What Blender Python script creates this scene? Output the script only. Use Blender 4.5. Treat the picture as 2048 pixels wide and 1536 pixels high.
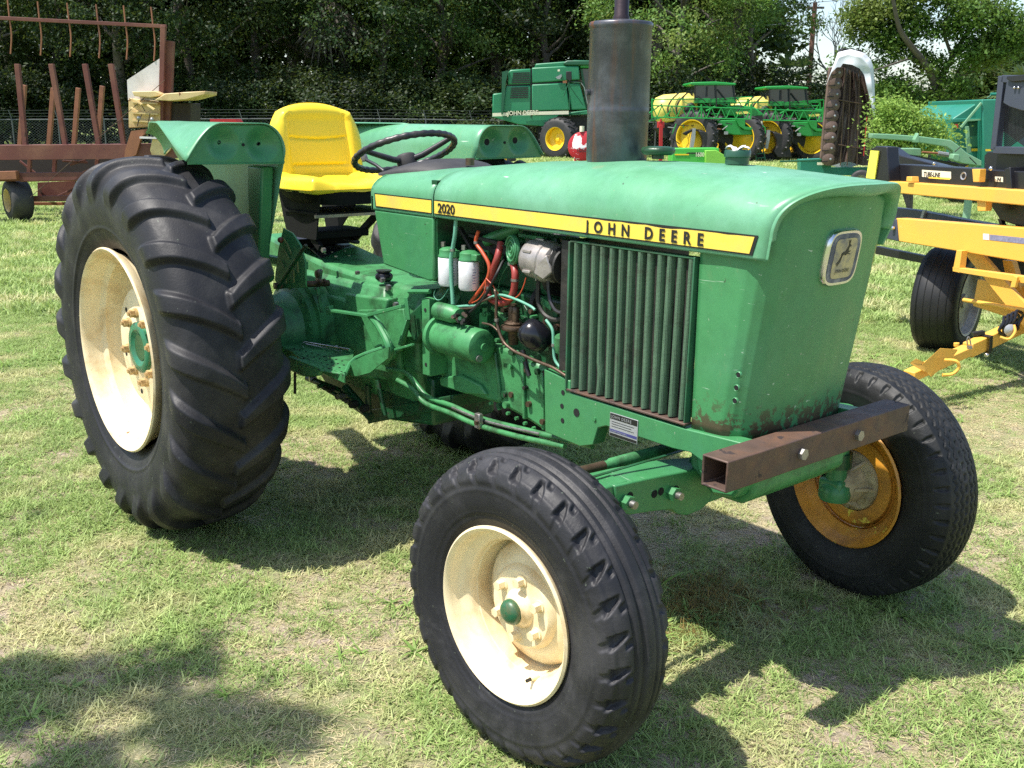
import bpy, math, random
from math import sin, cos, pi, radians, sqrt, atan2, exp
from mathutils import Vector, Matrix, noise
random.seed(7)
sc = bpy.context.scene
COL = sc.collection
for o in list(bpy.data.objects): bpy.data.objects.remove(o)

# ------------------------------------------------------------------ camera
CAM_POS = Vector((3.798, -2.277, 1.560)); FPX = 2034.7; YAW, PITCH, ROLL = 2.444, 0.2545, 0.010
Fv = Vector((cos(YAW)*cos(PITCH), sin(YAW)*cos(PITCH), -sin(PITCH)))
_R = Fv.cross(Vector((0, 0, 1))).normalized(); _U = _R.cross(Fv)
Rv = cos(ROLL)*_R + sin(ROLL)*_U; Uv = -sin(ROLL)*_R + cos(ROLL)*_U
cd = bpy.data.cameras.new('camera'); cam = bpy.data.objects.new('camera', cd); COL.objects.link(cam)
M = Matrix((( Rv.x, Uv.x, -Fv.x, CAM_POS.x), (Rv.y, Uv.y, -Fv.y, CAM_POS.y), (Rv.z, Uv.z, -Fv.z, CAM_POS.z), (0, 0, 0, 1)))
cam.matrix_world = M
cd.sensor_width = 36; cd.lens = FPX/2048*36; cd.clip_end = 3000; cd.clip_start = .05
sc.camera = cam

# ------------------------------------------------------------------ sky, sun, exposure
SUN_DIR = Vector((-0.17, -0.48, 1.0)).normalized()      # towards the sun
world = bpy.data.worlds.new('World'); sc.world = world; world.use_nodes = True
wn = world.node_tree; wn.nodes.clear()
wo = wn.nodes.new('ShaderNodeOutputWorld'); wb = wn.nodes.new('ShaderNodeBackground')
ws = wn.nodes.new('ShaderNodeTexSky'); ws.sky_type = 'NISHITA'; ws.sun_disc = False
ws.sun_elevation = math.asin(SUN_DIR.z); ws.sun_rotation = atan2(SUN_DIR.x, SUN_DIR.y)
ws.air_density = 1.0; ws.dust_density = 1.2; ws.ozone_density = 1.0
wn.links.new(ws.outputs[0], wb.inputs[0]); wb.inputs[1].default_value = 0.15
wn.links.new(wb.outputs[0], wo.inputs[0])
sd = bpy.data.lights.new('sun', 'SUN'); sd.energy = 5.0; sd.angle = radians(0.55); sd.color = (1.0, 0.955, 0.88)
so = bpy.data.objects.new('sun', sd); COL.objects.link(so)
so.rotation_euler = SUN_DIR.to_track_quat('Z', 'Y').to_euler(); so.location = (0, 0, 30)
sc.view_settings.view_transform = 'Standard'; sc.view_settings.look = 'None'
sc.view_settings.exposure = 0.66; sc.view_settings.gamma = 1.0; sc.view_settings.use_curve_mapping = False
sc.render.engine = 'CYCLES'; sc.cycles.use_denoising = False; sc.cycles.sample_clamp_indirect = 4
sc.cycles.max_bounces = 6; sc.cycles.diffuse_bounces = 3; sc.cycles.transparent_max_bounces = 8

# ------------------------------------------------------------------ measuring helpers (survey of the place from the photo)
def ray(px, py): return Fv + Rv*((px-1024)/FPX) - Uv*((py-768)/FPX)
def A(px, py, **k):
    """world point seen at a photo pixel on the plane x=, y= or z="""
    (a, v), = k.items(); i = 'xyz'.index(a); d = ray(px, py)
    return CAM_POS + d*((v-CAM_POS[i])/d[i])
FH = Vector((Fv.x, Fv.y, 0)).normalized(); RH = FH.cross(Vector((0, 0, 1)))
def P(px, py, D):
    """world point seen at a photo pixel, D metres ahead"""
    d = ray(px, py); return CAM_POS + d*(D/d.dot(FH))
def G(px, D):
    """ground point in the column px, D metres ahead"""
    p = P(px, 500, D); return Vector((p.x, p.y, 0))

# ------------------------------------------------------------------ mesh builder
class MB:
    def __init__(s): s.v = []; s.f = []; s.m = []; s.mi = 0
    def add(s, vs, fs):
        o = len(s.v); s.v += [tuple(v) for v in vs]; s.f += [tuple(i+o for i in f) for f in fs]; s.m += [s.mi]*len(fs); return s
    def box(s, a, b, rot=None, org=None):
        x0, y0, z0 = a; x1, y1, z1 = b
        vs = [Vector(p) for p in ((x0,y0,z0),(x1,y0,z0),(x1,y1,z0),(x0,y1,z0),(x0,y0,z1),(x1,y0,z1),(x1,y1,z1),(x0,y1,z1))]
        if rot is not None:
            c = Vector(org) if org is not None else sum(vs, Vector())/8
            vs = [rot @ (v-c) + c for v in vs]
        return s.add(vs, [(0,3,2,1),(4,5,6,7),(0,1,5,4),(1,2,6,5),(2,3,7,6),(3,0,4,7)])
    def bar(s, p, q, w, h, up=(0, 0, 1)):
        """rectangular bar from p to q, w across, h along up"""
        p = Vector(p); q = Vector(q); d = (q-p).normalized(); up = Vector(up)
        sd = d.cross(up)
        if sd.length < 1e-4: sd = d.cross(Vector((1, 0, 0)))
        sd.normalize(); u = sd.cross(d).normalized(); sd = sd*(w/2); u = u*(h/2)
        vs = [p-sd-u, p+sd-u, p+sd+u, p-sd+u, q-sd-u, q+sd-u, q+sd+u, q-sd+u]
        return s.add(vs, [(0,3,2,1),(4,5,6,7),(0,1,5,4),(1,2,6,5),(2,3,7,6),(3,0,4,7)])
    def prism(s, poly, ext):
        """poly: 3-D points, ext: extrusion vector"""
        n = len(poly); poly = [Vector(p) for p in poly]; ext = Vector(ext)
        nr = Vector()
        for i in range(n): nr += poly[i].cross(poly[(i+1) % n])
        if nr.dot(ext) > 0: poly = poly[::-1]
        vs = poly + [p+ext for p in poly]
        fs = [tuple(range(n)), tuple(range(2*n-1, n-1, -1))] + [(i, i+n, (i+1) % n+n, (i+1) % n) for i in range(n)]
        return s.add(vs, fs)
    def tube(s, pts, r, n=8, cap=True, smooth=0):
        pts = [Vector(p) for p in pts]
        if smooth:
            out = []
            m = len(pts)
            for i in range(m-1):
                a = pts[max(i-1, 0)]; b = pts[i]; c = pts[i+1]; d = pts[min(i+2, m-1)]
                for k in range(smooth):
                    t = k/smooth
                    out.append(.5*((2*b)+(c-a)*t+(2*a-5*b+4*c-d)*t*t+(3*b-a-3*c+d)*t**3))
            rr = r
            if isinstance(r, (list, tuple)):
                rr = []
                for i in range(m-1):
                    for k in range(smooth): rr.append(r[i]+(r[i+1]-r[i])*k/smooth)
                rr.append(r[-1])
            out.append(pts[-1]); pts = out; r = rr
        m = len(pts); rs = r if isinstance(r, (list, tuple)) else [r]*m
        ref = None; vs = []
        for i in range(m):
            t = (pts[min(i+1, m-1)]-pts[max(i-1, 0)]).normalized()
            if ref is None:
                ref = t.orthogonal().normalized()
            ref = (ref - t*ref.dot(t)); ref = ref.normalized() if ref.length > 1e-6 else t.orthogonal().normalized()
            b = t.cross(ref)
            for k in range(n):
                a = 2*pi*k/n; vs.append(pts[i] + (ref*cos(a)+b*sin(a))*rs[i])
        fs = [(i*n+k, i*n+(k+1) % n, (i+1)*n+(k+1) % n, (i+1)*n+k) for i in range(m-1) for k in range(n)]
        if cap: fs += [tuple(range(n-1, -1, -1)), tuple(range((m-1)*n, m*n))]
        return s.add(vs, fs)
    def cyl(s, p, q, r, r2=None, n=20):
        return s.tube([p, q], [r, r if r2 is None else r2], n)
    def lathe(s, prof, c, ax, n=48, close=False):
        """prof: (radius, offset along ax) list"""
        c = Vector(c); ax = Vector(ax).normalized(); e = ax.orthogonal().normalized(); g = ax.cross(e); vs = []
        for r, h in prof:
            for k in range(n):
                a = 2*pi*k/n; vs.append(c + ax*h + (e*cos(a)+g*sin(a))*max(r, 1e-5))
        m = len(prof)
        fs = [(i*n+k, i*n+(k+1) % n, (i+1)*n+(k+1) % n, (i+1)*n+k) for i in range(m-1) for k in range(n)]
        return s.add(vs, fs)
    def hexn(s, c, ax, r, h):
        c = Vector(c); ax = Vector(ax).normalized(); return s.tube([c, c+ax*h], r, 6)
    def ball(s, c, r, n=12, sz=(1, 1, 1)):
        c = Vector(c); vs = []; m = n//2
        for i in range(m+1):
            th = pi*i/m
            for k in range(n):
                a = 2*pi*k/n; vs.append(c + Vector((sin(th)*cos(a)*r*sz[0], sin(th)*sin(a)*r*sz[1], cos(th)*r*sz[2])))
        fs = [(i*n+k, (i+1)*n+k, (i+1)*n+(k+1) % n, i*n+(k+1) % n) for i in range(m) for k in range(n)]
        return s.add(vs, fs)
    def grid(s, fn, nu, nv, closeu=False):
        vs = [fn(i/(nu-(0 if closeu else 1)), j/(nv-1)) for j in range(nv) for i in range(nu)]
        fs = []
        for j in range(nv-1):
            for i in range(nu if closeu else nu-1):
                i2 = (i+1) % nu; fs.append((j*nu+i, j*nu+i2, (j+1)*nu+i2, (j+1)*nu+i))
        return s.add(vs, fs)
    def mesh(s, name, mats, smooth=True, angle=38):
        me = bpy.data.meshes.new(name); me.from_pydata(s.v, [], s.f)
        for m in (mats if isinstance(mats, (list, tuple)) else [mats]): me.materials.append(m)
        if max(s.m, default=0): me.polygons.foreach_set('material_index', s.m)
        if smooth:
            me.polygons.foreach_set('use_smooth', [True]*len(me.polygons))
            me.set_sharp_from_angle(angle=radians(angle))
        me.update(); return me
    def build(s, name, mats, parent=None, smooth=True, bevel=0, angle=38, solid=0, seg=2):
        me = s.mesh(name, mats, smooth, angle)
        o = bpy.data.objects.new(name, me); COL.objects.link(o)
        if parent is not None: o.parent = parent
        if solid:
            md = o.modifiers.new('solid', 'SOLIDIFY'); md.thickness = abs(solid); md.offset = -1 if solid > 0 else 1
        if bevel:
            md = o.modifiers.new('bevel', 'BEVEL'); md.width = bevel; md.segments = seg; md.limit_method = 'ANGLE'; md.angle_limit = radians(35)
        return o
def tag(o, label=None, cat=None, group=None, kind=None):
    if label: o['label'] = label
    if cat: o['category'] = cat
    if group: o['group'] = group
    if kind: o['kind'] = kind
    return o
def empty(name, loc=(0, 0, 0), label=None, cat=None, group=None):
    o = bpy.data.objects.new(name, None); COL.objects.link(o); o.location = loc; o.empty_display_size = .2
    tag(o, label, cat, group); return o
def part(o, parent):
    """re-parent keeping world coordinates (meshes are made in world space)"""
    o.parent = parent; o.matrix_parent_inverse = parent.matrix_world.inverted() if parent.type != 'EMPTY' else Matrix.Translation(-Vector(parent.location))
    return o
def copy_tree(o, parent=None):
    c = o.copy(); COL.objects.link(c)
    if parent is not None: c.parent = parent
    for ch in [x for x in o.children]: copy_tree(ch, c)
    return c
class Thing:
    """a top-level thing whose parts are modelled in world coordinates and kept as children of an Empty at its base"""
    def __init__(s, name, base, label, cat, group=None):
        s.e = empty(name, base, label, cat, group); s.inv = Matrix.Translation(-Vector(base))
    def part(s, mb, name, mats, sub=None, **k):
        o = mb.build(name, mats, **k)
        if sub is None: o.parent = s.e; o.matrix_parent_inverse = s.inv
        else: o.parent = sub
        return o

# ------------------------------------------------------------------ materials
def newmat(name):
    m = bpy.data.materials.new(name); m.use_nodes = True; nt = m.node_tree
    return m, nt, nt.nodes['Principled BSDF'], nt.nodes['Material Output']
def N(nt, t, **k):
    n = nt.nodes.new(t)
    for a, b in k.items(): setattr(n, a, b)
    return n
def noise_tex(nt, co, scale, detail=4, rough=.55, dist=0):
    n = N(nt, 'ShaderNodeTexNoise'); n.inputs['Scale'].default_value = scale; n.inputs['Detail'].default_value = detail
    n.inputs['Roughness'].default_value = rough; n.inputs['Distortion'].default_value = dist
    nt.links.new(co, n.inputs['Vector']); return n.outputs['Fac']
def ramp(nt, f, a, b, c0=0, c1=1):
    r = N(nt, 'ShaderNodeMapRange'); r.inputs[1].default_value = a; r.inputs[2].default_value = b
    r.inputs[3].default_value = c0; r.inputs[4].default_value = c1; r.interpolation_type = 'SMOOTHSTEP'
    nt.links.new(f, r.inputs[0]); return r.outputs[0]
def mixc(nt, f, c1, c2, mode='MIX'):
    m = N(nt, 'ShaderNodeMixRGB', blend_type=mode)
    for i, c in ((0, f), (1, c1), (2, c2)):
        if isinstance(c, (int, float)): m.inputs[i].default_value = c
        elif isinstance(c, tuple): m.inputs[i].default_value = (*c[:3], 1)
        else: nt.links.new(c, m.inputs[i])
    return m.outputs[0]
def mul(nt, a, b):
    m = N(nt, 'ShaderNodeMath', operation='MULTIPLY')
    for i, c in ((0, a), (1, b)):
        if isinstance(c, (int, float)): m.inputs[i].default_value = c
        else: nt.links.new(c, m.inputs[i])
    return m.outputs[0]
def mat(name, col, rough=.5, metal=0, var=.18, vs=5, dirt=None, chip=None, bump=.0, bs=60, coat=0, spec=.5, streak=None, orange=0, scr=0, speck=0, scuff=0):
    """dirt=(colour, amount, scale)  chip=(colour, threshold, scale)  streak=(colour, amount): vertical run marks"""
    m, nt, b, out = newmat(name)
    tc = N(nt, 'ShaderNodeTexCoord').outputs['Object']
    c = mixc(nt, noise_tex(nt, tc, vs, 5, .6), tuple(x*(1-var) for x in col), tuple(min(1, x*(1+var)) for x in col))
    r = ramp(nt, noise_tex(nt, tc, vs*2.3, 4), .2, .8, max(.02, rough-.08), min(1, rough+.1))
    if dirt:
        f = mul(nt, ramp(nt, noise_tex(nt, tc, dirt[2], 8, .65, .4), .42, .72), dirt[1])
        c = mixc(nt, f, c, dirt[0])
    if streak:
        mp = N(nt, 'ShaderNodeMapping'); mp.inputs['Scale'].default_value = (22, 22, 1.6); nt.links.new(tc, mp.inputs['Vector'])
        f = mul(nt, ramp(nt, noise_tex(nt, mp.outputs[0], 1.0, 6, .6, .3), .5, .75), streak[1]); c = mixc(nt, f, c, streak[0])
    if scr:
        mp = N(nt, 'ShaderNodeMapping'); mp.inputs['Scale'].default_value = (6, 40, 90); mp.inputs['Rotation'].default_value = (0, .5, .4); nt.links.new(tc, mp.inputs['Vector'])
        f = mul(nt, ramp(nt, noise_tex(nt, mp.outputs[0], 1.0, 3, .5, .8), .70, .76), scr); c = mixc(nt, f, c, (.5, .62, .5))
    if speck:
        # fine mottling, pin-prick chips and grime freckles of old paint
        c = mixc(nt, mul(nt, ramp(nt, noise_tex(nt, tc, 22, 6, .7), .35, .75), .35*speck), c, tuple(x*.55 for x in col))
        c = mixc(nt, mul(nt, ramp(nt, noise_tex(nt, tc, 58, 3, .6), .70, .73), .8*speck), c, (.30, .36, .26))
        c = mixc(nt, mul(nt, ramp(nt, noise_tex(nt, tc, 41, 3, .6, .5), .715, .74), .9*speck), c, (.035, .03, .02))
    if scuff:
        f = mul(nt, ramp(nt, noise_tex(nt, tc, 3.1, 8, .75, .9), .60, .72), scuff); c = mixc(nt, f, c, (.30, .27, .14))
    if chip:
        cf = ramp(nt, noise_tex(nt, tc, chip[2], 9, .7, .2), chip[1], chip[1]+.02)
        c = mixc(nt, cf, c, chip[0]); r = mixc(nt, cf, r, (.8, .8, .8))
    nt.links.new(c, b.inputs['Base Color']); nt.links.new(r, b.inputs['Roughness'])
    b.inputs['Metallic'].default_value = metal; b.inputs['Coat Weight'].default_value = coat; b.inputs['Coat Roughness'].default_value = .15
    b.inputs['Specular IOR Level'].default_value = spec
    if bump:
        bn = N(nt, 'ShaderNodeBump'); bn.inputs['Strength'].default_value = bump; bn.inputs['Distance'].default_value = .004
        nt.links.new(noise_tex(nt, tc, bs, 6, .6), bn.inputs['Height']); nt.links.new(bn.outputs[0], b.inputs['Normal'])
    return m
def zfade(m, z0, z1, col, amt, scale=30, thr=.45):
    """patches of rust or dirt that have collected low on a panel"""
    nt = m.node_tree; b = nt.nodes['Principled BSDF']; src = b.inputs['Base Color'].links[0].from_socket
    tc = N(nt, 'ShaderNodeTexCoord').outputs['Object']; sx = N(nt, 'ShaderNodeSeparateXYZ'); nt.links.new(tc, sx.inputs[0])
    g = ramp(nt, sx.outputs[2], z0, z1, 1, 0)
    n = N(nt, 'ShaderNodeMath', operation='MULTIPLY_ADD'); nt.links.new(g, n.inputs[0]); n.inputs[1].default_value = .22
    nt.links.new(noise_tex(nt, tc, scale, 8, .7, .3), n.inputs[2])
    f = mul(nt, mul(nt, ramp(nt, n.outputs[0], thr+.22, thr+.28), g), amt)
    nt.links.new(mixc(nt, f, src, col), b.inputs['Base Color']); return m
RUST = (.115, .045, .022)
GRN = (.052, .225, .082)
M_ = {}
M_['green'] = mat('tractor_green', GRN, .36, var=.12, dirt=((.05, .20, .10), .5, 6), chip=((.20, .23, .15), .735, 26), bump=.05, bs=14, spec=.5, scr=.5, speck=.9, scuff=.25)
M_['hood'] = mat('faded_green', (.098, .300, .150), .38, var=.14, vs=3, dirt=((.16, .385, .245), .8, 2.6), chip=((.24, .26, .17), .72, 30), bump=.11, bs=7, spec=.5, scr=.9, speck=.7, scuff=.35)
M_['shell'] = zfade(mat('shell_green', (.056, .235, .088), .40, var=.10, vs=3, dirt=((.08, .25, .13), .5, 3.5), chip=((.22, .25, .16), .715, 24), bump=.11, bs=7, scr=.9, speck=.8, scuff=.2), .775, .93, (.07, .04, .025), .95, 30, .43)
M_['cast'] = mat('cast_green', (.054, .235, .084), .44, var=.30, vs=7, dirt=((.022, .055, .022), .85, 11), chip=((.05, .045, .03), .67, 22), bump=.30, bs=42)
M_['oily'] = mat('oily_green', (.013, .080, .030), .34, var=.35, vs=10, dirt=((.02, .018, .013), .9, 8), chip=((.03, .025, .018), .62, 16), bump=.4, bs=46)
M_['fin'] = mat('fin_green', (.028, .125, .058), .55, var=.2, vs=12, dirt=((.045, .038, .026), .8, 7), chip=(RUST, .69, 20), bump=.1)
M_['grime'] = mat('grime_black', (.014, .014, .012), .6, var=.5, vs=18, dirt=((.05, .04, .03), .7, 9), bump=.5, bs=50)
M_['yellow'] = mat('decal_yellow', (.83, .60, .075), .42, var=.06, dirt=((.60, .44, .14), .55, 8), chip=((.7, .68, .5), .74, 30))
M_['black'] = mat('black_print', (.012, .012, .012), .5)
M_['blackpaint'] = mat('black_paint', (.020, .020, .024), .36, var=.25, dirt=((.10, .085, .07), .5, 7), bump=.08, bs=30)
M_['blackmatt'] = mat('black_rubber_trim', (.022, .021, .022), .62, var=.3, dirt=((.07, .065, .06), .5, 8), bump=.15, bs=60)
M_['seat'] = mat('yellow_vinyl', (.90, .66, .035), .38, var=.03, vs=9, bump=.05, bs=220, spec=.4)
M_['seatpan'] = mat('black_seat_pan', (.008, .008, .008), .75, spec=.2)
M_['cream'] = mat('cream_wheel_paint', (.83, .70, .45), .38, var=.06, vs=9, dirt=((.52, .33, .13), .75, 6), chip=((.20, .09, .03), .68, 20), bump=.06, bs=40)
M_['amber'] = mat('amber_wheel_paint', (.66, .30, .035), .42, var=.2, vs=9, dirt=((.28, .12, .03), .75, 7), chip=((.75, .62, .08), .62, 13), bump=.2, bs=40)
M_['nut'] = mat('rusty_nut', (.50, .36, .17), .45, var=.3, vs=40, dirt=((.22, .10, .03), .9, 30), bump=.2)
M_['hubcream'] = mat('dirty_cream_hub', (.48, .40, .24), .5, var=.3, vs=18, dirt=((.16, .12, .06), .8, 12), bump=.3)
M_['rust'] = mat('rusty_tube', (.098, .062, .049), .60, metal=.25, var=.4, vs=12, dirt=((.17, .085, .05), .8, 7), chip=((.045, .03, .028), .6, 15), bump=.3, bs=50)
M_['muffler'] = mat('burnt_steel', (.058, .060, .072), .36, metal=.4, var=.55, vs=8, streak=((.20, .085, .045), .9), dirt=((.17, .18, .21), .6, 6), chip=((.16, .065, .03), .66, 15), bump=.2, bs=30)
M_['pipe'] = mat('stack_steel', (.045, .032, .038), .45, metal=.6, var=.4, streak=((.10, .05, .05), .6), bump=.2, bs=40)
M_['alu'] = mat('cast_aluminium', (.42, .38, .35), .42, metal=.55, var=.25, vs=20, dirt=((.14, .12, .10), .6, 10), bump=.2)
M_['chrome'] = mat('bright_steel', (.68, .68, .70), .18, metal=1, var=.1)
M_['steel'] = mat('dull_steel', (.34, .33, .32), .38, metal=.8, var=.3, vs=30, dirt=((.12, .07, .04), .6, 15))
M_['brown'] = mat('browned_metal', (.115, .075, .050), .40, metal=.55, var=.4, vs=25, dirt=((.04, .03, .02), .6, 12), bump=.3)
M_['redhose'] = mat('red_hose', (.30, .042, .035), .42, var=.25, vs=12, dirt=((.16, .04, .03), .5, 10))
M_['orangehose'] = mat('orange_red_wire', (.46, .075, .028), .40, var=.25, vs=12)
M_['tealtube'] = mat('painted_over_tube', (.13, .36, .25), .42, var=.4, vs=20)
M_['white'] = mat('filter_white', (.72, .72, .74), .32, var=.05, dirt=((.4, .38, .36), .4, 14))
M_['darkplastic'] = mat('dark_shiny_plastic', (.012, .012, .016), .16, var=.2)
M_['badge'] = mat('badge_enamel', (.50, .41, .22), .5, var=.15, vs=30, dirt=((.10, .11, .17), .9, 16))
M_['badgeblue'] = mat('badge_field', (.055, .065, .12), .45, var=.5, vs=40, dirt=((.28, .28, .30), .8, 30))
M_['plate'] = mat('plate_alu', (.40, .41, .42), .4, metal=.4, var=.15, vs=60)
def tyremat(name, base, dusty, amt):
    m = mat(name, base, .55, var=.22, vs=9, dirt=(dusty, amt, 5), bump=.22, bs=150, spec=.35, chip=((.13, .12, .11), .735, 24), speck=.30); return m
M_['tyre'] = tyremat('rear_tyre_rubber', (.013, .013, .016), (.048, .046, .047), .8)
M_['tyref'] = tyremat('front_tyre_rubber', (.015, .015, .018), (.058, .056, .060), .85)
M_['tyreold'] = tyremat('old_tyre_rubber', (.009, .010, .011), (.042, .041, .043), .5)
# ================================================================== THE TRACTOR
import numpy as np
def sstep(a, b, x):
    t = np.clip((x-a)/(b-a), 0, 1); return t*t*(3-2*t)
def tyre_mesh(name, half, nphi, nprof, hfun, mats):
    """half: (lateral, radius) from the crown to the bead; hfun(phi, arc, R) is the tread relief"""
    pts = [(-l, r) for l, r in half[::-1]][:-1] + list(half)
    pts = np.array(pts); seg = np.r_[0, np.cumsum(np.hypot(*np.diff(pts, axis=0).T))]
    # smooth the outline
    u = np.linspace(0, seg[-1], 400); L = np.interp(u, seg, pts[:, 0]); Rr = np.interp(u, seg, pts[:, 1])
    k = np.hanning(31); k /= k.sum()
    Ls = np.convolve(np.pad(L, 15, 'edge'), k, 'valid'); Rs = np.convolve(np.pad(Rr, 15, 'edge'), k, 'valid')
    a = np.r_[0, np.cumsum(np.hypot(np.diff(Ls), np.diff(Rs)))]; a -= a[-1]/2
    q = np.linspace(a[0], a[-1], nprof); L = np.interp(q, a, Ls); Rr = np.interp(q, a, Rs)
    dl, dr = np.gradient(L, q), np.gradient(Rr, q); nl, nr = -dr, dl
    s = np.sign(nr[nprof//2]); nl *= s; nr *= s
    ph = np.linspace(0, 2*np.pi, nphi, endpoint=False)
    PH, AQ = np.meshgrid(ph, q, indexing='ij'); h = hfun(PH, AQ, Rr[None, :])
    RR = Rr[None]+nr[None]*h; LL = L[None]+nl[None]*h
    V = np.stack([RR*np.cos(PH), LL, RR*np.sin(PH)], -1).reshape(-1, 3)
    i = np.arange(nphi)[:, None]; j = np.arange(nprof-1)[None]
    i2 = (i+1) % nphi
    F = np.stack([i*nprof+j, i*nprof+j+1, i2*nprof+j+1, i2*nprof+j], -1).reshape(-1, 4)
    me = bpy.data.meshes.new(name); me.vertices.add(len(V)); me.vertices.foreach_set('co', V.ravel())
    me.loops.add(F.size); me.loops.foreach_set('vertex_index', F.ravel())
    me.polygons.add(len(F)); me.polygons.foreach_set('loop_start', np.arange(0, F.size, 4)); me.polygons.foreach_set('loop_total', [4]*len(F))
    me.polygons.foreach_set('use_smooth', [True]*len(F)); me.materials.append(mats); me.update(); me.validate()
    return me
def lugs(NL, hgt, Rc, reach, k):
    def f(ph, a, r):
        out = np.zeros_like(ph); pitch = 2*np.pi/NL
        for sgn in (-1, 1):
            aa = a*sgn
            shift = k*(np.clip(aa, 0, 1)/reach)**.85*reach/Rc      # bars sweep back towards the shoulder
            d = (ph - shift - (0.5*pitch if sgn > 0 else 0) + pitch/2) % pitch - pitch/2
            w = (.024 + .016*np.clip(aa/reach, 0, 1.2))
            x = np.abs(d)*Rc
            m = 1-sstep(w-.010, w+.014, x)
            m = m*sstep(-.018, -.006, aa)*(1-sstep(reach*.97, reach*1.36, aa))
            out = np.maximum(out, m)
        wear = 1+.0*ph
        ring = .0015*np.sin(ph*NL*2)
        return hgt*out*wear + .004*np.exp(-((np.abs(a)-reach*1.75)/.006)**2)
    return f
HR = [(0, .688), (.07, .686), (.13, .674), (.168, .650), (.190, .612), (.200, .565), (.200, .52), (.190, .47), (.172, .42), (.150, .388), (.135, .374)]
rear_tyre = tyre_mesh('rear_tyre', HR, 1040, 210, lugs(21, .025, .68, .215, .62), M_['tyre'])
def ribs(ph, a, r):
    b = np.abs(a); h = -.0
    g = 1-sstep(.0025, .006, np.abs(b-.020)); g2 = 1-sstep(.002, .006, np.abs(b-.046))
    h = -.010*np.maximum(g, g2*.7) + .004*(1-sstep(.012, .02, b))
    NN = 30; p = 2*np.pi/NN
    d = (ph + (a > 0)*p/2 + b*1.2 + p/2) % p - p/2; x = np.abs(d)*.39
    w = .003+.026*np.clip((b-.060)/.045, 0, 1)
    notch = (1-sstep(w*.55, w*.55+.005, x))*sstep(.060, .068, b)*(1-sstep(.100, .112, b))
    d2 = (ph + (a > 0)*p/2 + b*1.2 + p*.32 + p/2) % p - p/2; x2 = np.abs(d2)*.39
    n2 = (1-sstep(.006, .011, x2))*sstep(.050, .054, b)*(1-sstep(.066, .072, b))
    blk = sstep(.09, .097, b)*(1-sstep(.125, .140, b))*sstep(.006, .014, x)
    rings = .0012*(np.sin(b*1800) > 0)*(b > .205)
    return h -.014*notch -.008*n2 + .0045*blk + rings + .002*np.exp(-((b-.15)/.004)**2)
HF = [(0, .396), (.04, .394), (.07, .386), (.090, .368), (.101, .340), (.104, .31), (.102, .28), (.094, .252), (.085, .232), (.078, .220)]
front_tyre = tyre_mesh('front_tyre', HF, 900, 120, ribs, M_['tyref'])
def oldribs(ph, a, r):
    b = np.abs(a); z = .004*np.sin(ph*70)
    h = 0
    for c in (.0, .024, .048):
        h = h-.006*(1-sstep(.0015, .004, np.abs(b-c+z*(1 if c else .6))))
    NN = 44; p = 2*np.pi/NN; d = (ph+p/2) % p-p/2; x = np.abs(d)*.39
    w = .0015+.010*np.clip((.115-b)/.05, 0, 1)*np.clip((b-.06)/.03, 0, 1)
    h = h-.007*(1-sstep(w, w+.003, x))*sstep(.070, .076, b)*(1-sstep(.105, .118, b)) + .003*np.exp(-((b-.070)/.004)**2)
    return h + .002*np.exp(-((b-.15)/.004)**2)
old_tyre = tyre_mesh('front_tyre_old', HF, 800, 110, oldribs, M_['tyreold'])
old_tyre.materials[0] = M_['tyreold']

T = empty('tractor', (0, 0, 0), 'old green farm tractor with yellow stripe, black muffler stack and cream wheels on the grass', 'tractor')
def obj(mesh, name, parent, loc=(0, 0, 0), rot=0):
    o = bpy.data.objects.new(name, mesh); COL.objects.link(o); o.parent = parent; o.location = loc; o.rotation_euler = (0, 0, rot); return o
Z = (0, -1, 0)
def tp(mb, name, m, sub=None, **k):
    return mb.build(name, M_[m] if isinstance(m, str) else m, parent=sub or T, **k)

# ---- rear wheels (local: axis y, outside = -y)
rimR = MB()
rimR.lathe([(.366, .150), (.384, .176), (.386, .184), (.380, .190), (.371, .184), (.366, .170), (.362, .150), (.356, .125), (.352, .118), (.340, .112), (.332, .104),
            (.330, .045), (.322, .030), (.310, .026), (.262, .032), (.236, .060), (.228, .078), (.220, .084), (.0, .084)], (0, 0, 0), Z, 96)
rimR.lathe([(.366, .150), (.345, .10), (.336, -.10), (.366, -.15), (.384, -.176), (.370, -.182), (.352, -.12), (.330, -.03), (.318, -.02)], (0, 0, 0), Z, 64)
rimRm = rimR.mesh('wheel', M_['cream'], angle=40)
hub = MB(); hub.lathe([(.098, .084), (.098, .096), (.092, .101), (.070, .102), (.062, .096), (.048, .089), (.0, .0865)], (0, 0, 0), Z, 48)
hubm = hub.mesh('hub', mat('hub_green', (.02, .17, .085), .32, dirt=((.06, .05, .03), .5, 20)))
nutm = MB(); nutm.cyl((0, .0, 0), (0, -.010, 0), .019, n=16); nutm.hexn((0, -.010, 0), Z, .0155, .018); nutm.cyl((0, -.028, 0), (0, -.036, 0), .008, n=10)
nutm = nutm.mesh('lug_nut', M_['nut'], angle=30)
HOLE = mat('hole_dark', (.008, .008, .008), .9)
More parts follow.
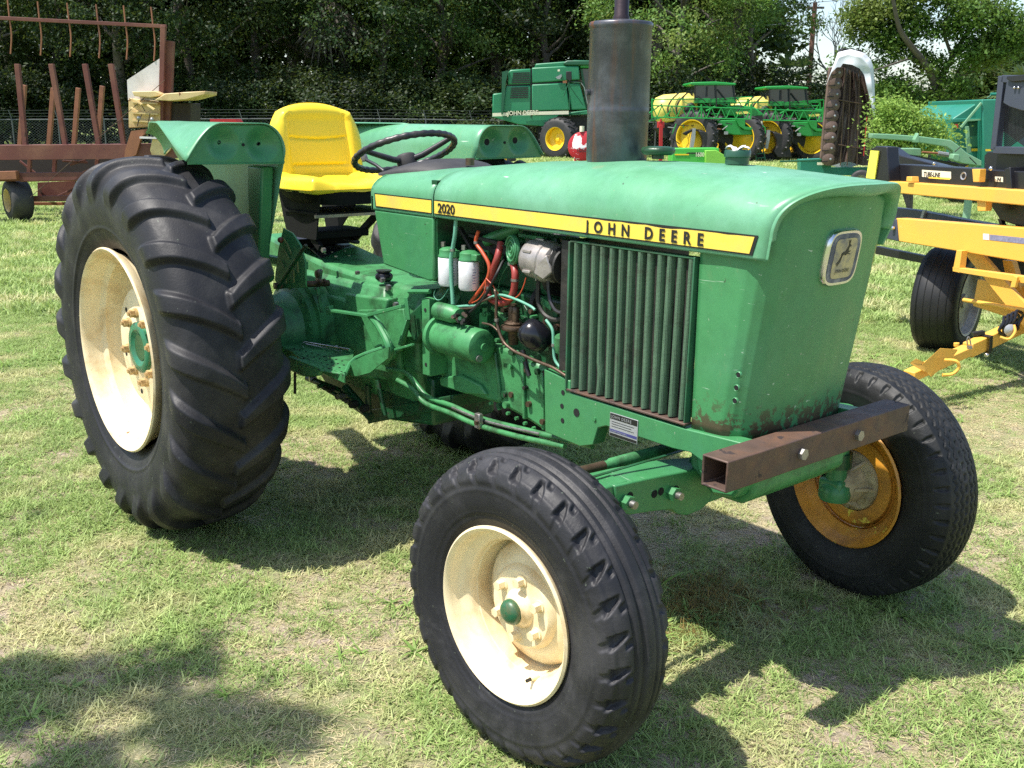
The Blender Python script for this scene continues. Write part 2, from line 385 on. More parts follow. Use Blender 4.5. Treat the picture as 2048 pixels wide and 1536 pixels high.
def rear_wheel(x, y, z, flip, off):
    w = obj(rimRm, 'wheel', T, (x, y, z), pi if flip else 0); w['label'] = 'large cream rear wheel with deep rim'
    t = obj(rear_tyre, 'tyre', w, rot=-pi if flip else 0); t.rotation_euler = (0, off, -pi if flip else 0)
    obj(hubm, 'hub', w, (0, 0, 0))
    for k in range(8):
        a = 2*pi*(k//2)/4 + (.36 if k % 2 else -.36) + .55
        obj(nutm, 'lug_nut', w, (.132*cos(a), -.084, .132*sin(a)))
    for k in range(6):
        a = 2*pi*k/6+.3; mb = MB().cyl((.185*cos(a), -.080, .185*sin(a)), (.185*cos(a), -.0855, .185*sin(a)), .010, n=12); mb.build('bolt_hole', HOLE, w)
    return w
rear_wheel(0, -.847, .707, False, .06)
rear_wheel(0, .665, .707, True, .2)

# ---- front wheels
rf = MB()
rf.lathe([(.214, .072), (.224, .084), (.226, .092), (.220, .097), (.213, .092), (.208, .080), (.204, .062), (.198, .056), (.182, .046), (.176, .036), (.172, .0), (.168, -.035), (.162, -.045)], (0, 0, 0), Z, 80)
rf.lathe([(.214, .072), (.196, .04), (.172, .02), (.168, -.04), (.196, -.06), (.214, -.075), (.224, -.088), (.218, -.094), (.204, -.07), (.180, -.04), (.166, -.03)], (0, 0, 0), Z, 56)
rfm = rf.mesh('wheel', M_['cream'], angle=40)
disc = MB(); disc.lathe([(.164, -.030), (.160, -.018), (.150, -.008), (.128, .004), (.120, .008), (.110, .010), (.104, .024), (.098, .030), (.050, .031), (.046, .026), (.040, .024), (.0, .024)], (0, 0, 0), Z, 64)
discm = disc.mesh('rim_disc', M_['cream'], angle=40)
hubf = MB(); hubf.lathe([(.052, .024), (.049, .034), (.046, .040), (.040, .046), (.036, .050), (.034, .056), (.0, .056)], (0, 0, 0), Z, 40)
hubfm = hubf.mesh('hub', M_['cream'], angle=40)
capm = MB(); capm.lathe([(.029, .052), (.032, .056), (.032, .064), (.028, .072), (.018, .078), (.0, .080)], (0, 0, 0), Z, 36)
capm = capm.mesh('hub_cap', mat('cap_green', (.012, .10, .045), .35, dirt=((.16, .10, .05), .5, 40)), angle=50)
fnut = MB().hexn((0, 0, 0), Z, .0125, .024); fnut.cyl((0, .002, 0), (0, -.004, 0), .016, n=14)
fnut = fnut.mesh('lug_nut', M_['cream'], angle=30)
valve = MB().cyl((0, 0, 0), (0, -.022, 0), .010, .006, n=12); valve.mi = 1; valve.cyl((0, -.022, 0), (0, -.036, 0), .0045, n=8)
valvem = valve.mesh('valve_stem', [M_['cream'], M_['black']])
def front_wheel(loc, steer, flip, tyre, wheelmat, hubmat, camber=0):
    rm = rfm
    if wheelmat: rm = rfm.copy(); rm.materials[0] = wheelmat
    w = obj(rm, 'wheel', T, loc, steer + (pi if flip else 0))
    t = obj(tyre, 'tyre', w); t.rotation_euler = (0, .1, 0)
    dm = discm
    if wheelmat: dm = discm.copy(); dm.materials[0] = wheelmat
    obj(dm, 'rim_disc', w)
    if not flip:
        obj(hubfm, 'hub', w); obj(capm, 'hub_cap', w)
        for k in range(6):
            a = 2*pi*k/6+.42; obj(fnut, 'lug_nut', w, (.076*cos(a), -.030, .076*sin(a)))
        a = radians(-68); obj(valvem, 'valve_stem', w, (.172*cos(a), -.030, .172*sin(a)))
    return w
wR = front_wheel((2.05, -.750, .388), .047, False, front_tyre, None, None, 0); wR['label'] = 'cream front wheel with green hub cap'
wL = front_wheel((2.05, .745, .388), -.118, True, old_tyre, M_['amber'], M_['hubcream']); wL['label'] = 'amber yellow front wheel seen from its inner side'
# inner hub of the left wheel (its inner face, local +y)
ih = MB(); ih.lathe([(.050, .150), (.056, .146), (.062, .10), (.068, .085), (.072, .06), (.100, .050), (.104, .040), (.104, .028), (.0, .028)], (0, 0, 0), (0, 1, 0), 40)
for k in range(6):
    a = 2*pi*k/6; c, s_ = cos(a), sin(a)
    ih.prism([(c*.06, .05, s_*.06), (c*.100, .052, s_*.100), (c*.064, .11, s_*.064)], (-s_*.008, 0, c*.008))
    a += .5; ih.hexn((.088*cos(a), .046, .088*sin(a)), (0, 1, 0), .009, .014)
ih.build('inner_hub', M_['hubcream'], wL)
bs = MB(); bs.lathe([(.158, .020), (.150, .040), (.120, .046), (.105, .044)], (0, 0, 0), (0, 1, 0), 56); bs.build('dish', M_['amber'], wL)

# ---- hood
def ztop(x): return np.interp(x, [.60, .98, 1.3, 1.7, 2.05, 2.45], [1.380, 1.402, 1.430, 1.446, 1.446, 1.420])
HW = .272
def xfront(y): return 2.345 + .095*(1-(abs(y)/HW)**2.2)
def hood_pt(x, th, dz=0, dw=0):
    """th 0..1 across from the near lower edge over the crown to the far one"""
    zt = float(ztop(x)); zb = 1.240; zk = 1.296
    if th < .12: y = -HW; z = zb + (zk-zb)*th/.12
    elif th > .88: y = HW; z = zb + (zk-zb)*(1-th)/.12
    else:
        a = (th-.12)/.76*pi; c, s_ = -cos(a), sin(a)
        y = HW*math.copysign(abs(c)**.70, c); z = zk + (zt-zk)*abs(s_)**.80
    y *= (1+dw/HW); return Vector((x, y, z+dz))
def rake(u): return -.030*max(0, 1-min(u, 1-u)/.16)
def hood_surf(x0, x1f, nx, nt):
    def fn(u, v):
        p0 = hood_pt(1.5, u); x1 = x1f(p0.y)+rake(u)*(1 if u > .5 else .3); x = x0 + (x1-x0)*v
        return hood_pt(x, u)
    return fn
hd = MB(); hd.grid(hood_surf(.992, xfront, 40, 73), 73, 48)
# rolled front lip: turns in and slightly forward, then back
def lip(u, v):
    p0 = hood_pt(1.5, u); x = xfront(p0.y)+rake(u)*(1 if u > .5 else .3); p = hood_pt(x, u); c = Vector((x, 0, 1.27)); d = (c-p); d.x = 0
    ins = [0, .004, .022, .034, .036][min(4, round(v*4))]; fw = [0, .006, .004, -.012, -.05][min(4, round(v*4))]
    if u < .10 or u > .90: ins *= .3
    return p + d.normalized()*ins + Vector((fw, 0, 0))
hd.grid(lip, 73, 5)
hood = tp(hd, 'hood', 'hood', solid=-.004, angle=50)
# dash cowl behind the seam
def cowl_x0(p):    # the rear edge rakes forward towards the bottom
    return .60
cw = MB(); cw.grid(lambda u, v: hood_pt(.600 + (.984-.600)*v, u, dz=-.002), 61, 12)
cowl = tp(cw, 'cowl', 'hood', solid=-.004, angle=50)
seam = MB(); seam.grid(lambda u, v: hood_pt(.984+.008*v, u, dz=-.006, dw=-.006), 61, 2); tp(seam, 'seam_strip', 'black')
for sy in (-1, 1):
    y = sy*HW
    pl = [Vector((x, y, z)) for x, z in ((.618, 1.238), (.984, 1.238), (.984, 1.026), (.955, 1.020), (.672, 1.046))]
    mb = MB().prism(pl, (0, -sy*.02, 0)); tp(mb, 'cowl_side', 'green', bevel=.006)
mb = MB().prism([Vector((.600, -.268, 1.30)), Vector((.600, .268, 1.30)), Vector((.660, .262, 1.045)), Vector((.660, -.262, 1.045))], (.02, 0, 0)); mb.prism([hood_pt(.602, t/20) for t in range(21)], (.01, 0, 0)); tp(mb, 'dash_panel', 'green')
# firewall + the dark inside
mb = MB().box((.955, -.255, 1.02), (.985, .255, 1.36)); mb.box((.99, -.262, 1.036), (.995, -.20, 1.235)); tp(mb, 'firewall', 'oily')
# black dash top
mb = MB()
def dash_fn(u, v):
    a = pi*u; r = .215*(1-.0*v); x = .565 + .30*v
    hgt = [1.375, 1.398, 1.412, 1.418, 1.420, 1.416, 1.405, 1.39][min(7, int(v*7.01))]
    return Vector((x - .03*sin(a)*(v < .01), -cos(a)*r*(1-.35*v), 1.355 + (hgt-1.355)*sin(a)**.6))
mb.grid(dash_fn, 28, 8); mb.prism([dash_fn(t/16, 0) for t in range(17)], (-.004, 0, 0)); tp(mb, 'dash_cover', 'blackmatt', angle=60)
mb = MB().cyl((.86, -.02, 1.40), (.86, -.02, 1.425), .016, n=12); tp(mb, 'fuel_cap', 'brown')

# ---- decals: yellow stripe with black outline, lettering
yS = -HW-.0045
def decal(name, mt, pts, y): return tp(MB().prism([Vector((x, y, z)) for x, z in pts], (0, .0012, 0)), name, mt, smooth=False)
z0, z1 = 1.2535, 1.2945
for sy, nm in ((-1, 'n'), (1, 'f')):
    y0 = sy*(HW+.0022) - (.0012 if sy > 0 else 0)
    decal('stripe_border', 'black', [(.632, z0-.004), (.979, z0-.004), (.979, z1+.004), (.626, z1+.004)], y0)
    decal('stripe_border', 'black', [(.997, z0-.004), (2.298, z0-.004), (2.312, z1+.004), (.997, z1+.004)], y0)
    y0 += sy*.0010
    decal('stripe', 'yellow', [(.638, z0), (.979, z0), (.979, z1), (.632, z1)], y0)
    rag = [(2.290, z0), (2.302, z1)] + [(x, z1 - abs(noise.noise(Vector((x*31, 0, 3))))*.008*(1 if x > 1.75 else 0)) for x in [2.28-i*.03 for i in range(18)]] + [(.997, z1), (.997, z0)]
    decal('stripe', 'yellow', rag, y0)
def text_mesh(s, org, ux, uy, size, mt, spacing=1.0, bold=.0, ext=.0006, name='lettering', sub=None, sx=1.0, align='LEFT', parent=None, inv=None):
    cu = bpy.data.curves.new('txt', 'FONT'); cu.body = s; cu.size = 1; cu.space_character = spacing; cu.offset = bold; cu.extrude = .0; cu.resolution_u = 3; cu.align_x = align
    o = bpy.data.objects.new('txt', cu); COL.objects.link(o); dg = bpy.context.evaluated_depsgraph_get()
    me0 = bpy.data.meshes.new_from_object(o.evaluated_get(dg)); bpy.data.objects.remove(o)
    ux = Vector(ux).normalized(); uy = Vector(uy).normalized(); n = ux.cross(uy); org = Vector(org)
    vs = [org + ux*(v.co.x*size*sx) + uy*(v.co.y*size) + n*ext for v in me0.vertices]; fs = [tuple(p.vertices) for p in me0.polygons]; bpy.data.meshes.remove(me0)
    root = list(range(len(vs)))
    def find(i):
        while root[i] != i: root[i] = root[root[i]]; i = root[i]
        return i
    for f in fs:
        for i in f[1:]: root[find(i)] = find(f[0])
    isl = {}
    for f in fs: isl.setdefault(find(f[0]), []).append(f)
    for k in isl:
        ids = sorted({i for f in isl[k] for i in f}); mp = {i: j for j, i in enumerate(ids)}; mb = MB(); mb.add([vs[i] for i in ids], [tuple(mp[i] for i in f) for f in isl[k]])
        o = mb.build('letter', M_[mt] if isinstance(mt, str) else mt, parent if parent is not None else (sub or T), smooth=False)
        if inv is not None: o.matrix_parent_inverse = inv
yt = -HW-.0046
text_mesh('JOHN DEERE', (1.728, yt, 1.2585), (1, 0, 0), (0, 0, 1), .043, 'black', spacing=2.0, bold=.036, sx=.96)
text_mesh('2020', (1.018, yt, 1.2585), (1, 0, 0), (0, 0, 1), .043, 'black', spacing=.98, bold=.026, sx=1.12)

# ---- nose shell
plan = [(2.125, -.258), (2.20, -.260), (2.262, -.259), (2.290, -.248), (2.312, -.228), (2.326, -.200), (2.338, -.14), (2.348, -.07), (2.352, 0)]
plan = plan + [(x, -y) for x, y in plan[-2::-1]]
def nose(u, v):
    k = u*(len(plan)-1); i = min(int(k), len(plan)-2); f = k-i; x = plan[i][0]*(1-f)+plan[i+1][0]*f; y = plan[i][1]*(1-f)+plan[i+1][1]*f
    z = .772 + (1.385-.772)*v; lean = min(1, max(0, (x-2.14)/.16)); x += (-.052 + .085*v)*lean
    if v > .9: y *= .97
    zb = .772 - .018*(1-(abs(y)/.26)**2)
    c_ = min(1, (abs(y)/HW))**(1/.70); ztp = 1.296 + (float(ztop(x))-1.296)*max(0, 1-c_*c_)**.40 - .022
    z = zb + (ztp-zb)*v
    return Vector((x, y*(1-.02*(1-v)), z))
ns = MB(); ns.grid(nose, 97, 26); shell = tp(ns, 'grille_shell', 'shell', solid=.004, angle=55)
for px, py in ((1477, 750), (1473, 776), (1470, 802)):
    p = A(px, py, y=-.2625); mb = MB().lathe([(.0062, 0), (.0078, .0022), (.0092, .001), (.0092, -.004)], p, Z, 16); o = tp(mb, 'grommet', 'green', sub=None)
    tp(MB().cyl(p+Vector((0, .003, 0)), p+Vector((0, -.0012, 0)), .0062, n=14), 'hole', HOLE)
# badge on the nose
bc = Vector((2.352-.052+.085*.75+.0, 0, 1.232)); bn_ = Vector((1, 0, -.14)).normalized(); bu = Vector((0, 1, 0)); bv = bn_.cross(bu)*-1
if bv.z < 0: bv = -bv
def rr_ring(w, h, off, e=4.2, n=40, taper=.0):
    out = []
    for k in range(n):
        a = 2*pi*k/n; c, s_ = cos(a), sin(a); x = w*math.copysign(abs(c)**(2/e), c); z = h*math.copysign(abs(s_)**(2/e), s_)
        out.append(bc + bu*x*(1+taper*z/h) + bv*z + bn_*off)
    return out
def ringstack(rings):
    mb = MB(); n = len(rings[0]); vs = [p for r in rings for p in r]
    fs = [(i*n+k, i*n+(k+1) % n, (i+1)*n+(k+1) % n, (i+1)*n+k) for i in range(len(rings)-1) for k in range(n)]; fs.append(tuple(range((len(rings)-1)*n, len(rings)*n)))
    return mb.add(vs, fs)
W_, H_ = .073, .073
badge = tp(ringstack([rr_ring(W_, H_, -.006), rr_ring(W_, H_, .004), rr_ring(W_*.95, H_*.95, .009), rr_ring(W_*.86, H_*.86, .0085)]), 'badge', 'chrome', angle=40)
badge['label'] = 'chrome badge with leaping deer'
tp(ringstack([rr_ring(W_*.87, H_*.87, .007), rr_ring(W_*.86, H_*.86, .0100)]), 'badge_field', 'badgeblue', sub=badge)
tp(ringstack([rr_ring(W_*.64, H_*.70, .0095, 7), rr_ring(W_*.64, H_*.70, .0113, 7)]), 'badge_shield', 'badge', sub=badge)
def bpt(x, z, off=.0121): return bc + bu*x + bv*z + bn_*off
deer = [(-.004, .004), (.004, .002), (.010, .006), (.013, .013), (.012, .020), (.016, .024), (.021, .024), (.018, .029), (.012, .030), (.008, .022), (.000, .012), (-.010, .010), (-.016, .006), (-.014, .002)]
dm = MB(); dm.prism([bpt(x-.002, z+.006) for x, z in deer], bn_*.0008)
for a, b in (((.010, .006), (.024, .004)), ((.009, .008), (.022, .012)), ((-.012, .004), (-.020, -.010)), ((-.010, .003), (-.015, -.012)), ((-.020, -.010), (-.030, -.020)), ((-.015, -.012), (-.026, -.024)), ((.012, .029), (.008, .040)), ((.013, .030), (.014, .041))):
    dm.bar(bpt(a[0]-.002, a[1]+.006), bpt(b[0]-.002, b[1]+.006), .0022, .0008, up=bn_)
tp(dm, 'deer_emblem', 'black', sub=badge, smooth=False)
text_mesh('JOHN DEERE', bpt(0, -.036), bu, bv, .0125, 'black', spacing=1.1, bold=.01, sx=.80, align='CENTER', sub=badge)

# ---- side screen: frame, ribs and dark valleys
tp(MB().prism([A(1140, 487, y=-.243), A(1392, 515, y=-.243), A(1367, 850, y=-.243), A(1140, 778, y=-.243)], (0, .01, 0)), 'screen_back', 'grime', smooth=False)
FINM = M_['fin']
m, nt, b, out = newmat('perforated_rib'); tc = N(nt, 'ShaderNodeTexCoord').outputs['Object']
vo = N(nt, 'ShaderNodeTexVoronoi'); vo.inputs['Scale'].default_value = 290; vo.inputs['Randomness'].default_value = .15; nt.links.new(tc, vo.inputs['Vector'])
base = mixc(nt, noise_tex(nt, tc, 9, 6, .65), (.050, .105, .060), (.12, .215, .125)); base = mixc(nt, mul(nt, ramp(nt, noise_tex(nt, tc, 7, 7, .7), .5, .72), .8), base, (.050, .040, .028))
nt.links.new(mixc(nt, ramp(nt, vo.outputs['Distance'], .26, .40), (.012, .018, .012), base), b.inputs['Base Color']); b.inputs['Roughness'].default_value = .55
bn = N(nt, 'ShaderNodeBump'); bn.inputs['Strength'].default_value = .5; bn.inputs['Distance'].default_value = .002; nt.links.new(vo.outputs['Distance'], bn.inputs['Height']); nt.links.new(bn.outputs[0], b.inputs['Normal'])
M_['rib'] = m
NR = 13
for k in range(NR):
    x0 = 1.672 + (2.100-1.672)*k/(NR-1); zt, zb = 1.219, .792-.002
    xs = x0 + .002*random.uniform(-1, 1)
    mb = MB(); w = .0105
    lean = -.008 if k > 9 else .0
    def rfn(u, v, xs=xs, k=k):
        a = pi*u; bend = .008*exp(-((v-.12)/.05)**2) if k == 3 else 0
        return Vector((xs - cos(a)*w + bend + lean*(1-v), -.245 - sin(a)*.020, zb + (zt-zb)*v))
    mb.grid(rfn, 9, 14); tp(mb, 'screen_rib', 'rib', angle=80)
    if k < NR-1:
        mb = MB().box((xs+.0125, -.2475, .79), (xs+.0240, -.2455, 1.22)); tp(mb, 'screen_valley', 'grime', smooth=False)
fr = MB(); fr.bar((1.655, -.258, .780), (1.655, -.258, 1.222), .007, .030, up=(0, 1, 0))
tp(fr, 'screen_frame', 'fin', bevel=.002)
tp(MB().box((1.650, -.272, .779), (2.118, -.240, .786)), 'screen_sill', 'rust', bevel=.002)
tp(MB().bar((2.112, -.256, .776), (2.116, -.256, 1.226), .005, .026, up=(0, 1, 0)), 'screen_frame', 'fin', bevel=.0015)
tp(MB().box((1.650, -.264, 1.2205), (2.118, -.240, 1.225)), 'screen_frame', 'fin')

# ---- muffler and caps on the hood
mx, my = 1.566, .0
mf = MB(); mf.lathe([(.030, 1.40), (.030, 1.43), (.088, 1.435), (.092, 1.445), (.0925, 1.58), (.0930, 1.583), (.0930, 1.592), (.0925, 1.595), (.0925, 1.600), (.0915, 1.822), (.0945, 1.826), (.0945, 1.836), (.090, 1.840), (.045, 1.846), (.0, 1.85)], (mx, my, 0), (0, 0, 1), 64)
muf = tp(mf, 'muffler', 'muffler', angle=50)
tp(MB().lathe([(.0235, 1.84), (.0245, 1.855), (.0215, 1.86), (.0215, 2.35), (.018, 2.35)], (mx, my, 0), (0, 0, 1), 32), 'exhaust_pipe', 'pipe', sub=muf)
tp(MB().cyl((mx-.04, my-.085, 1.64), (mx-.043, my-.094, 1.64), .009, n=12), 'dent_plug', 'muffler', sub=muf)
c = Vector((1.735, -.0, 1.452)); tp(MB().lathe([(.018, 0), (.018, .012), (.040, .012), (.048, .018), (.050, .026), (.046, .033), (.030, .036), (.0, .037)], c, (0, 0, 1), 36), 'fuel_filler_cap', 'oily', angle=50)
c = Vector((2.022, 0, 1.448)); tp(MB().lathe([(.032, 0), (.032, .018), (.036, .020), (.036, .034), (.033, .038), (.0, .038)], c, (0, 0, 1), 36), 'radiator_cap', mat('cap_dark_green', (.02, .075, .045), .3), angle=50)
rag = MB()
rag.grid(lambda u, v: Vector((2.022-.026+.052*u + .006*sin(9*v), -.022+.04*v, 1.4885+.012*abs(noise.noise(Vector((u*4, v*4, 1))))+.006*sin(u*7+v*3))), 12, 10)
tag(rag.build('paper_scrap', mat('white_paper', (.75, .73, .74), .7), None, solid=.0008, angle=80), 'crumpled white scrap lying on the radiator cap of the hood', 'scrap')
rb = MB(); rb.bar(A(915, 385, y=-.277), A(917, 405, y=-.279), .010, .002, up=(0, 1, 0)); 

# ---- steering wheel
sc_ = Vector((.44, -.015, 1.432)); tl = radians(22.5); nrm = Vector((-sin(tl), 0, cos(tl))); e1 = Vector((cos(tl), 0, sin(tl))); e2 = Vector((0, 1, 0)); SR = .197
def ringpt(a, r=SR): return sc_ + e1*(cos(a)*r) + e2*(sin(a)*r)
st = MB(); n1, n2 = 144, 12; vs = []
for i in range(n1):
    a = 2*pi*i/n1; c = ringpt(a); d = (c-sc_).normalized(); rr = .0125 + .0012*cos(a*36)
    for k in range(n2):
        t = 2*pi*k/n2; vs.append(c + d*cos(t)*rr + nrm*sin(t)*rr)
st.add(vs, [(i*n2+k, ((i+1) % n1)*n2+k, ((i+1) % n1)*n2+(k+1) % n2, i*n2+(k+1) % n2) for i in range(n1) for k in range(n2)])
swh = tp(st, 'steering_wheel', 'blackpaint', angle=80)
for a in (.65, .65+2*pi/3, .65-2*pi/3):
    tp(MB().tube([sc_ - nrm*.035, sc_ - nrm*.030 + (ringpt(a)-sc_)*.35, ringpt(a)], [.013, .012, .0095], 10), 'spoke', 'blackpaint', sub=swh, angle=60)
tp(MB().lathe([(.022, -.10), (.030, -.075), (.038, -.06), (.040, -.02), (.036, -.012), (.030, -.010), (.0, -.008)], sc_, nrm, 32), 'steering_hub', 'blackmatt', sub=swh, angle=50)
tp(MB().cyl(sc_-nrm*.30, sc_-nrm*.09, .024), 'steering_column', 'blackpaint')
tp(MB().tube([A(775, 348, y=-.12), A(752, 330, y=-.13), A(733, 320, y=-.13)], [.007, .007, .007], 10), 'throttle_lever', 'blackpaint')
tp(MB().lathe([(.0, -.012), (.012, -.010), (.014, 0), (.013, .018), (.0, .022)], A(729, 317, y=-.13), (-.3, -.2, 1), 16), 'throttle_knob', 'alu', angle=60)
def sstep_(a, b, x):
    t = min(1, max(0, (x-a)/(b-a))); return t*t*(3-2*t)
# ---- fenders
def fender(sy):
    yi, yo = .44, .83                       # inner plate, outer lip
    def prof(x):
        """cross-section (y, z) at station x: inner plate foot -> crown -> outer lip"""
        t = (x-.30)/(-1.16)                  # 0 at the front, 1 at the back
        drop = .05*max(0, (t-.86)/.14)**2
        zc = 1.535-drop
        foot = 1.05 + .42*max(0, (t-.35)/.65)**1.1
        lipz = zc - .125*max(0, 1-t/.60)**1.25 - .004
        return zc, foot, lipz
    def fn(u, v):
        x = .30 - 1.16*v; yo = .83 - .31*v**1.15; zc, foot, lipz = prof(x)
        x = x + (.10 if v == 0 else .10*(1-v))*(-1 if False else 0)
        if u < .35:
            a = u/.35; y = yi + .012*a; z = foot + (zc-.10-foot)*a
            x -= (.20*(1-a)) * (1-v)             # front edge of the inner plate rakes back towards the foot
        elif u < .62:
            a = (u-.35)/.27*pi/2; y = yi+.012 + .085*(1-cos(a)); z = zc-.10 + .10*sin(a)
        elif u < .82:
            a = (u-.62)/.20; y = yi+.097 + (yo-.14-yi-.097)*a; z = zc
        else:
            a = (u-.82)/.18; y = yo-.14 + .14*a; z = zc - (zc-lipz)*(1-cos(a*pi/2))*1.0
            x -= .0*a
        return Vector((x, sy*y, z))
    mb = MB(); mb.grid(fn, 60, 30)
    f = tp(mb, 'fender', 'hood', solid=.004, angle=60)
    # headlight panel closing the front end under the crown, with two pressed dishes
    top = [fn(.30+.70*i/60, 0) for i in range(61)]; ys = [abs(p.y) for p in top]; zs = [p.z for p in top]
    def pan(u, v):
        y = .447+(.822-.447)*u; zt = float(np.interp(y, ys, zs))-.004; z = 1.396+(max(zt, 1.398)-1.396)*v; x = .287
        for cy, cz, cr, dp in ((.535, 1.464, .066, .030), (.690, 1.470, .060, .026)):
            d = sqrt((y-cy)**2+((z-cz)*1.05)**2)/cr
            if d < 1.12: x -= dp*(1-sstep_(.15, 1.12, d))
        return Vector((x, sy*y, z))
    pn = MB().grid(pan, 90, 34); tp(pn, 'headlight_panel', 'green', sub=f, solid=.0015, angle=70)
    tp(MB().bar((.288, sy*.452, 1.394), (.288, sy*.79, 1.398), .012, .005, up=(0, 0, 1)), 'panel_flange', 'green', sub=f, bevel=.002)
    for cy, cz, hr, dp in ((.535, 1.464, .014, .030), (.690, 1.470, .014, .026)):
        tp(MB().cyl((.286-dp, sy*cy, cz), (.2885-dp, sy*cy, cz), hr, n=18), 'cup_hole', HOLE, sub=f)
    tp(MB().cyl((.284, sy*.61, 1.462), (.290, sy*.61, 1.462), .006, n=12), 'bolt_hole', HOLE, sub=f)
    # brace under the fender, down to the axle
    br = MB().prism([Vector((.10, sy*.46, 1.38)), Vector((.225, sy*.46, 1.38)), Vector((.13, sy*.46, .90)), Vector((.06, sy*.46, .90))], (0, sy*.05, 0)); tp(br, 'fender_brace', 'green', bevel=.008)
    return f
fender(-1); fender(1)

# ---- seat
SX, SW = -.27, .245
def seat_back(u, v):
    # u across, v: 0 bottom .. 1 top ; front surface then the back
    hw = SW*(1-.30*max(0, v-.55)**1.6/.45**1.6*.55)
    z = 1.27 + .352*v
    return hw, z
sb = MB()
def rr_outline(k, n, w, h, e):
    a = 2*pi*k/n; c, s_ = cos(a), sin(a); return w*math.copysign(abs(c)**(2/e), c), h*math.copysign(abs(s_)**(2/e), s_)
def back_fn(u, v):
    y = (u*2-1); t = v*2-1
    # squircle warp keeps the corners round
    yy = y*sqrt(max(0, 1-.44*t*t*(1 if t > 0 else .1))); zz = t*sqrt(1-.36*y*y*(1 if t > 0 else .3))
    edge = max(abs(y), abs(t)); rnd = sqrt(max(0, 1-edge**7))
    ix, iz = abs(yy)/.62, zz
    inner = 1 if abs(yy) < .60 and -.62 < zz < .70 else 0
    bol = .030*sstep_(.52, .75, abs(yy)) + .012*sstep_(.55, .85, zz)
    gz = zz + .05*(1-(yy/.6)**2)
    groove = .008*exp(-((gz-.18)/.030)**2)*(abs(yy) < .60)
    outl = .006*exp(-(((abs(yy)-.60)/.022)**2))*(zz < .74)*(zz > -.5) + .009*exp(-((zz+.48+.04*0)/.028)**2)*(abs(yy) < .58)
    x = SX + .035*rnd + bol*rnd - groove - outl + .02*(1-(y*y))*-.4
    z = 1.445 + .178*zz; x -= (z-1.30)*.10
    return Vector((x, yy*SW*(.93 if zz < 0 else .93-.03*zz), z))
def sstep_(a, b, x):
    t = min(1, max(0, (x-a)/(b-a))); return t*t*(3-2*t)
sb.grid(back_fn, 70, 70)
sb.grid(lambda u, v: (lambda p: Vector((SX-.045*sqrt(max(0, 1-max(abs(2*u-1), abs(2*v-1))**6))-(p.z-1.30)*.10, p.y, p.z)))(back_fn(1-u, v)), 30, 30)
seat = tp(sb, 'seat', 'seat', angle=75); seat['label'] = 'bright yellow moulded vinyl seat'
cu = MB()
def cush(u, v):
    y = u*2-1; t = v*2-1     # t -1 rear, +1 front
    yy = y*sqrt(max(0, 1-.22*t*t)); xx = t*sqrt(1-.22*y*y); edge = max(abs(y), abs(t)); rnd = sqrt(max(0, 1-edge**8))
    z = 1.272 + .034*rnd + .030*sstep_(.45, .85, abs(yy))*rnd + .030*sstep_(-.5, -1, xx)
    z -= .004*exp(-((abs(yy)-.5)/.03)**2) + .010*exp(-(yy/.25)**2)*(xx > .3)*sstep_(.3, .9, xx)
    x = -.10 + .195*xx + (.012*(1-yy*yy))
    return Vector((x, yy*SW*1.02, z))
cu.grid(cush, 60, 60)
cu.grid(lambda u, v: (lambda p, e: Vector((p.x*(1)-0, p.y, 1.275-.024*sqrt(max(0, 1-e**8)))))(cush(1-u, v), max(abs(2*u-1), abs(2*v-1))), 40, 40)
tp(cu, 'seat_cushion', 'seat', angle=75)
mb = MB(); mb.grid(lambda u, v: (lambda p: Vector((p.x, p.y*(.99-.25*v), 1.266-.055*v)))(cush(.5+.5*0, 0) if False else Vector((-.10+.198*cos(2*pi*u)*abs(cos(2*pi*u))**-.35 if abs(cos(2*pi*u)) > 1e-3 else -.10, SW*1.0*math.copysign(abs(sin(2*pi*u))**.65, sin(2*pi*u)), 0))), 48, 6, closeu=True)
tp(mb, 'seat_pan', 'seatpan', angle=60)
tp(MB().box((-.24, -.19, 1.168), (.05, .20, 1.178)), 'seat_plate', 'seatpan')
tp(MB().bar((.052, -.20, 1.165), (.052, .20, 1.165), .006, .012), 'seat_rail', 'steel')
def plate(name, pts, ext, m, **k): return tp(MB().prism(pts, ext), name, m, **k)
plate('seat_bracket', [A(556, 378, y=-.18), A(640, 385, y=-.18), A(632, 480, y=-.18), A(600, 475, y=-.18), A(575, 470, y=-.18), A(566, 430, y=-.18)], (0, .006, 0), 'seatpan')
plate('seat_bracket', [A(640, 392, y=.10), A(720, 392, y=.10), A(672, 470, y=.10), A(655, 470, y=.10)], (0, .006, 0), 'seatpan')
mb = MB().bar((-.20, -.16, 1.165), (.02, -.16, 1.03), .02, .03); mb.bar((.03, .12, 1.165), (-.18, .12, 1.03), .02, .03); mb.bar((-.20, -.17, 1.03), (-.20, .15, 1.03), .03, .03); mb.box((-.24, -.15, 1.06), (-.05, .12, 1.09))
tp(mb, 'seat_suspension', 'seatpan', bevel=.003)
zp = 1.035
sp = MB().prism([A(572, 462, y=-.10), A(655, 452, y=.14), A(702, 490, y=.12), A(620, 496, y=-.12)], (0, 0, -.008)); tp(sp, 'seat_mount_plate', 'blackpaint', bevel=.002)
sp = MB().prism([A(622, 497, y=-.12), A(700, 490, y=.12), A(717, 512, y=.10), A(650, 522, y=-.12)], (0, 0, -.008)); tp(sp, 'seat_mount_plate', 'blackpaint', bevel=.002)
for q in ((664, 505), (672, 514), (690, 503), (698, 512), (650, 508)):
    p = A(*q, z=.998); tp(MB().cyl(p, p+Vector((0, 0, .004)), .006, n=8), 'bolt', 'steel')
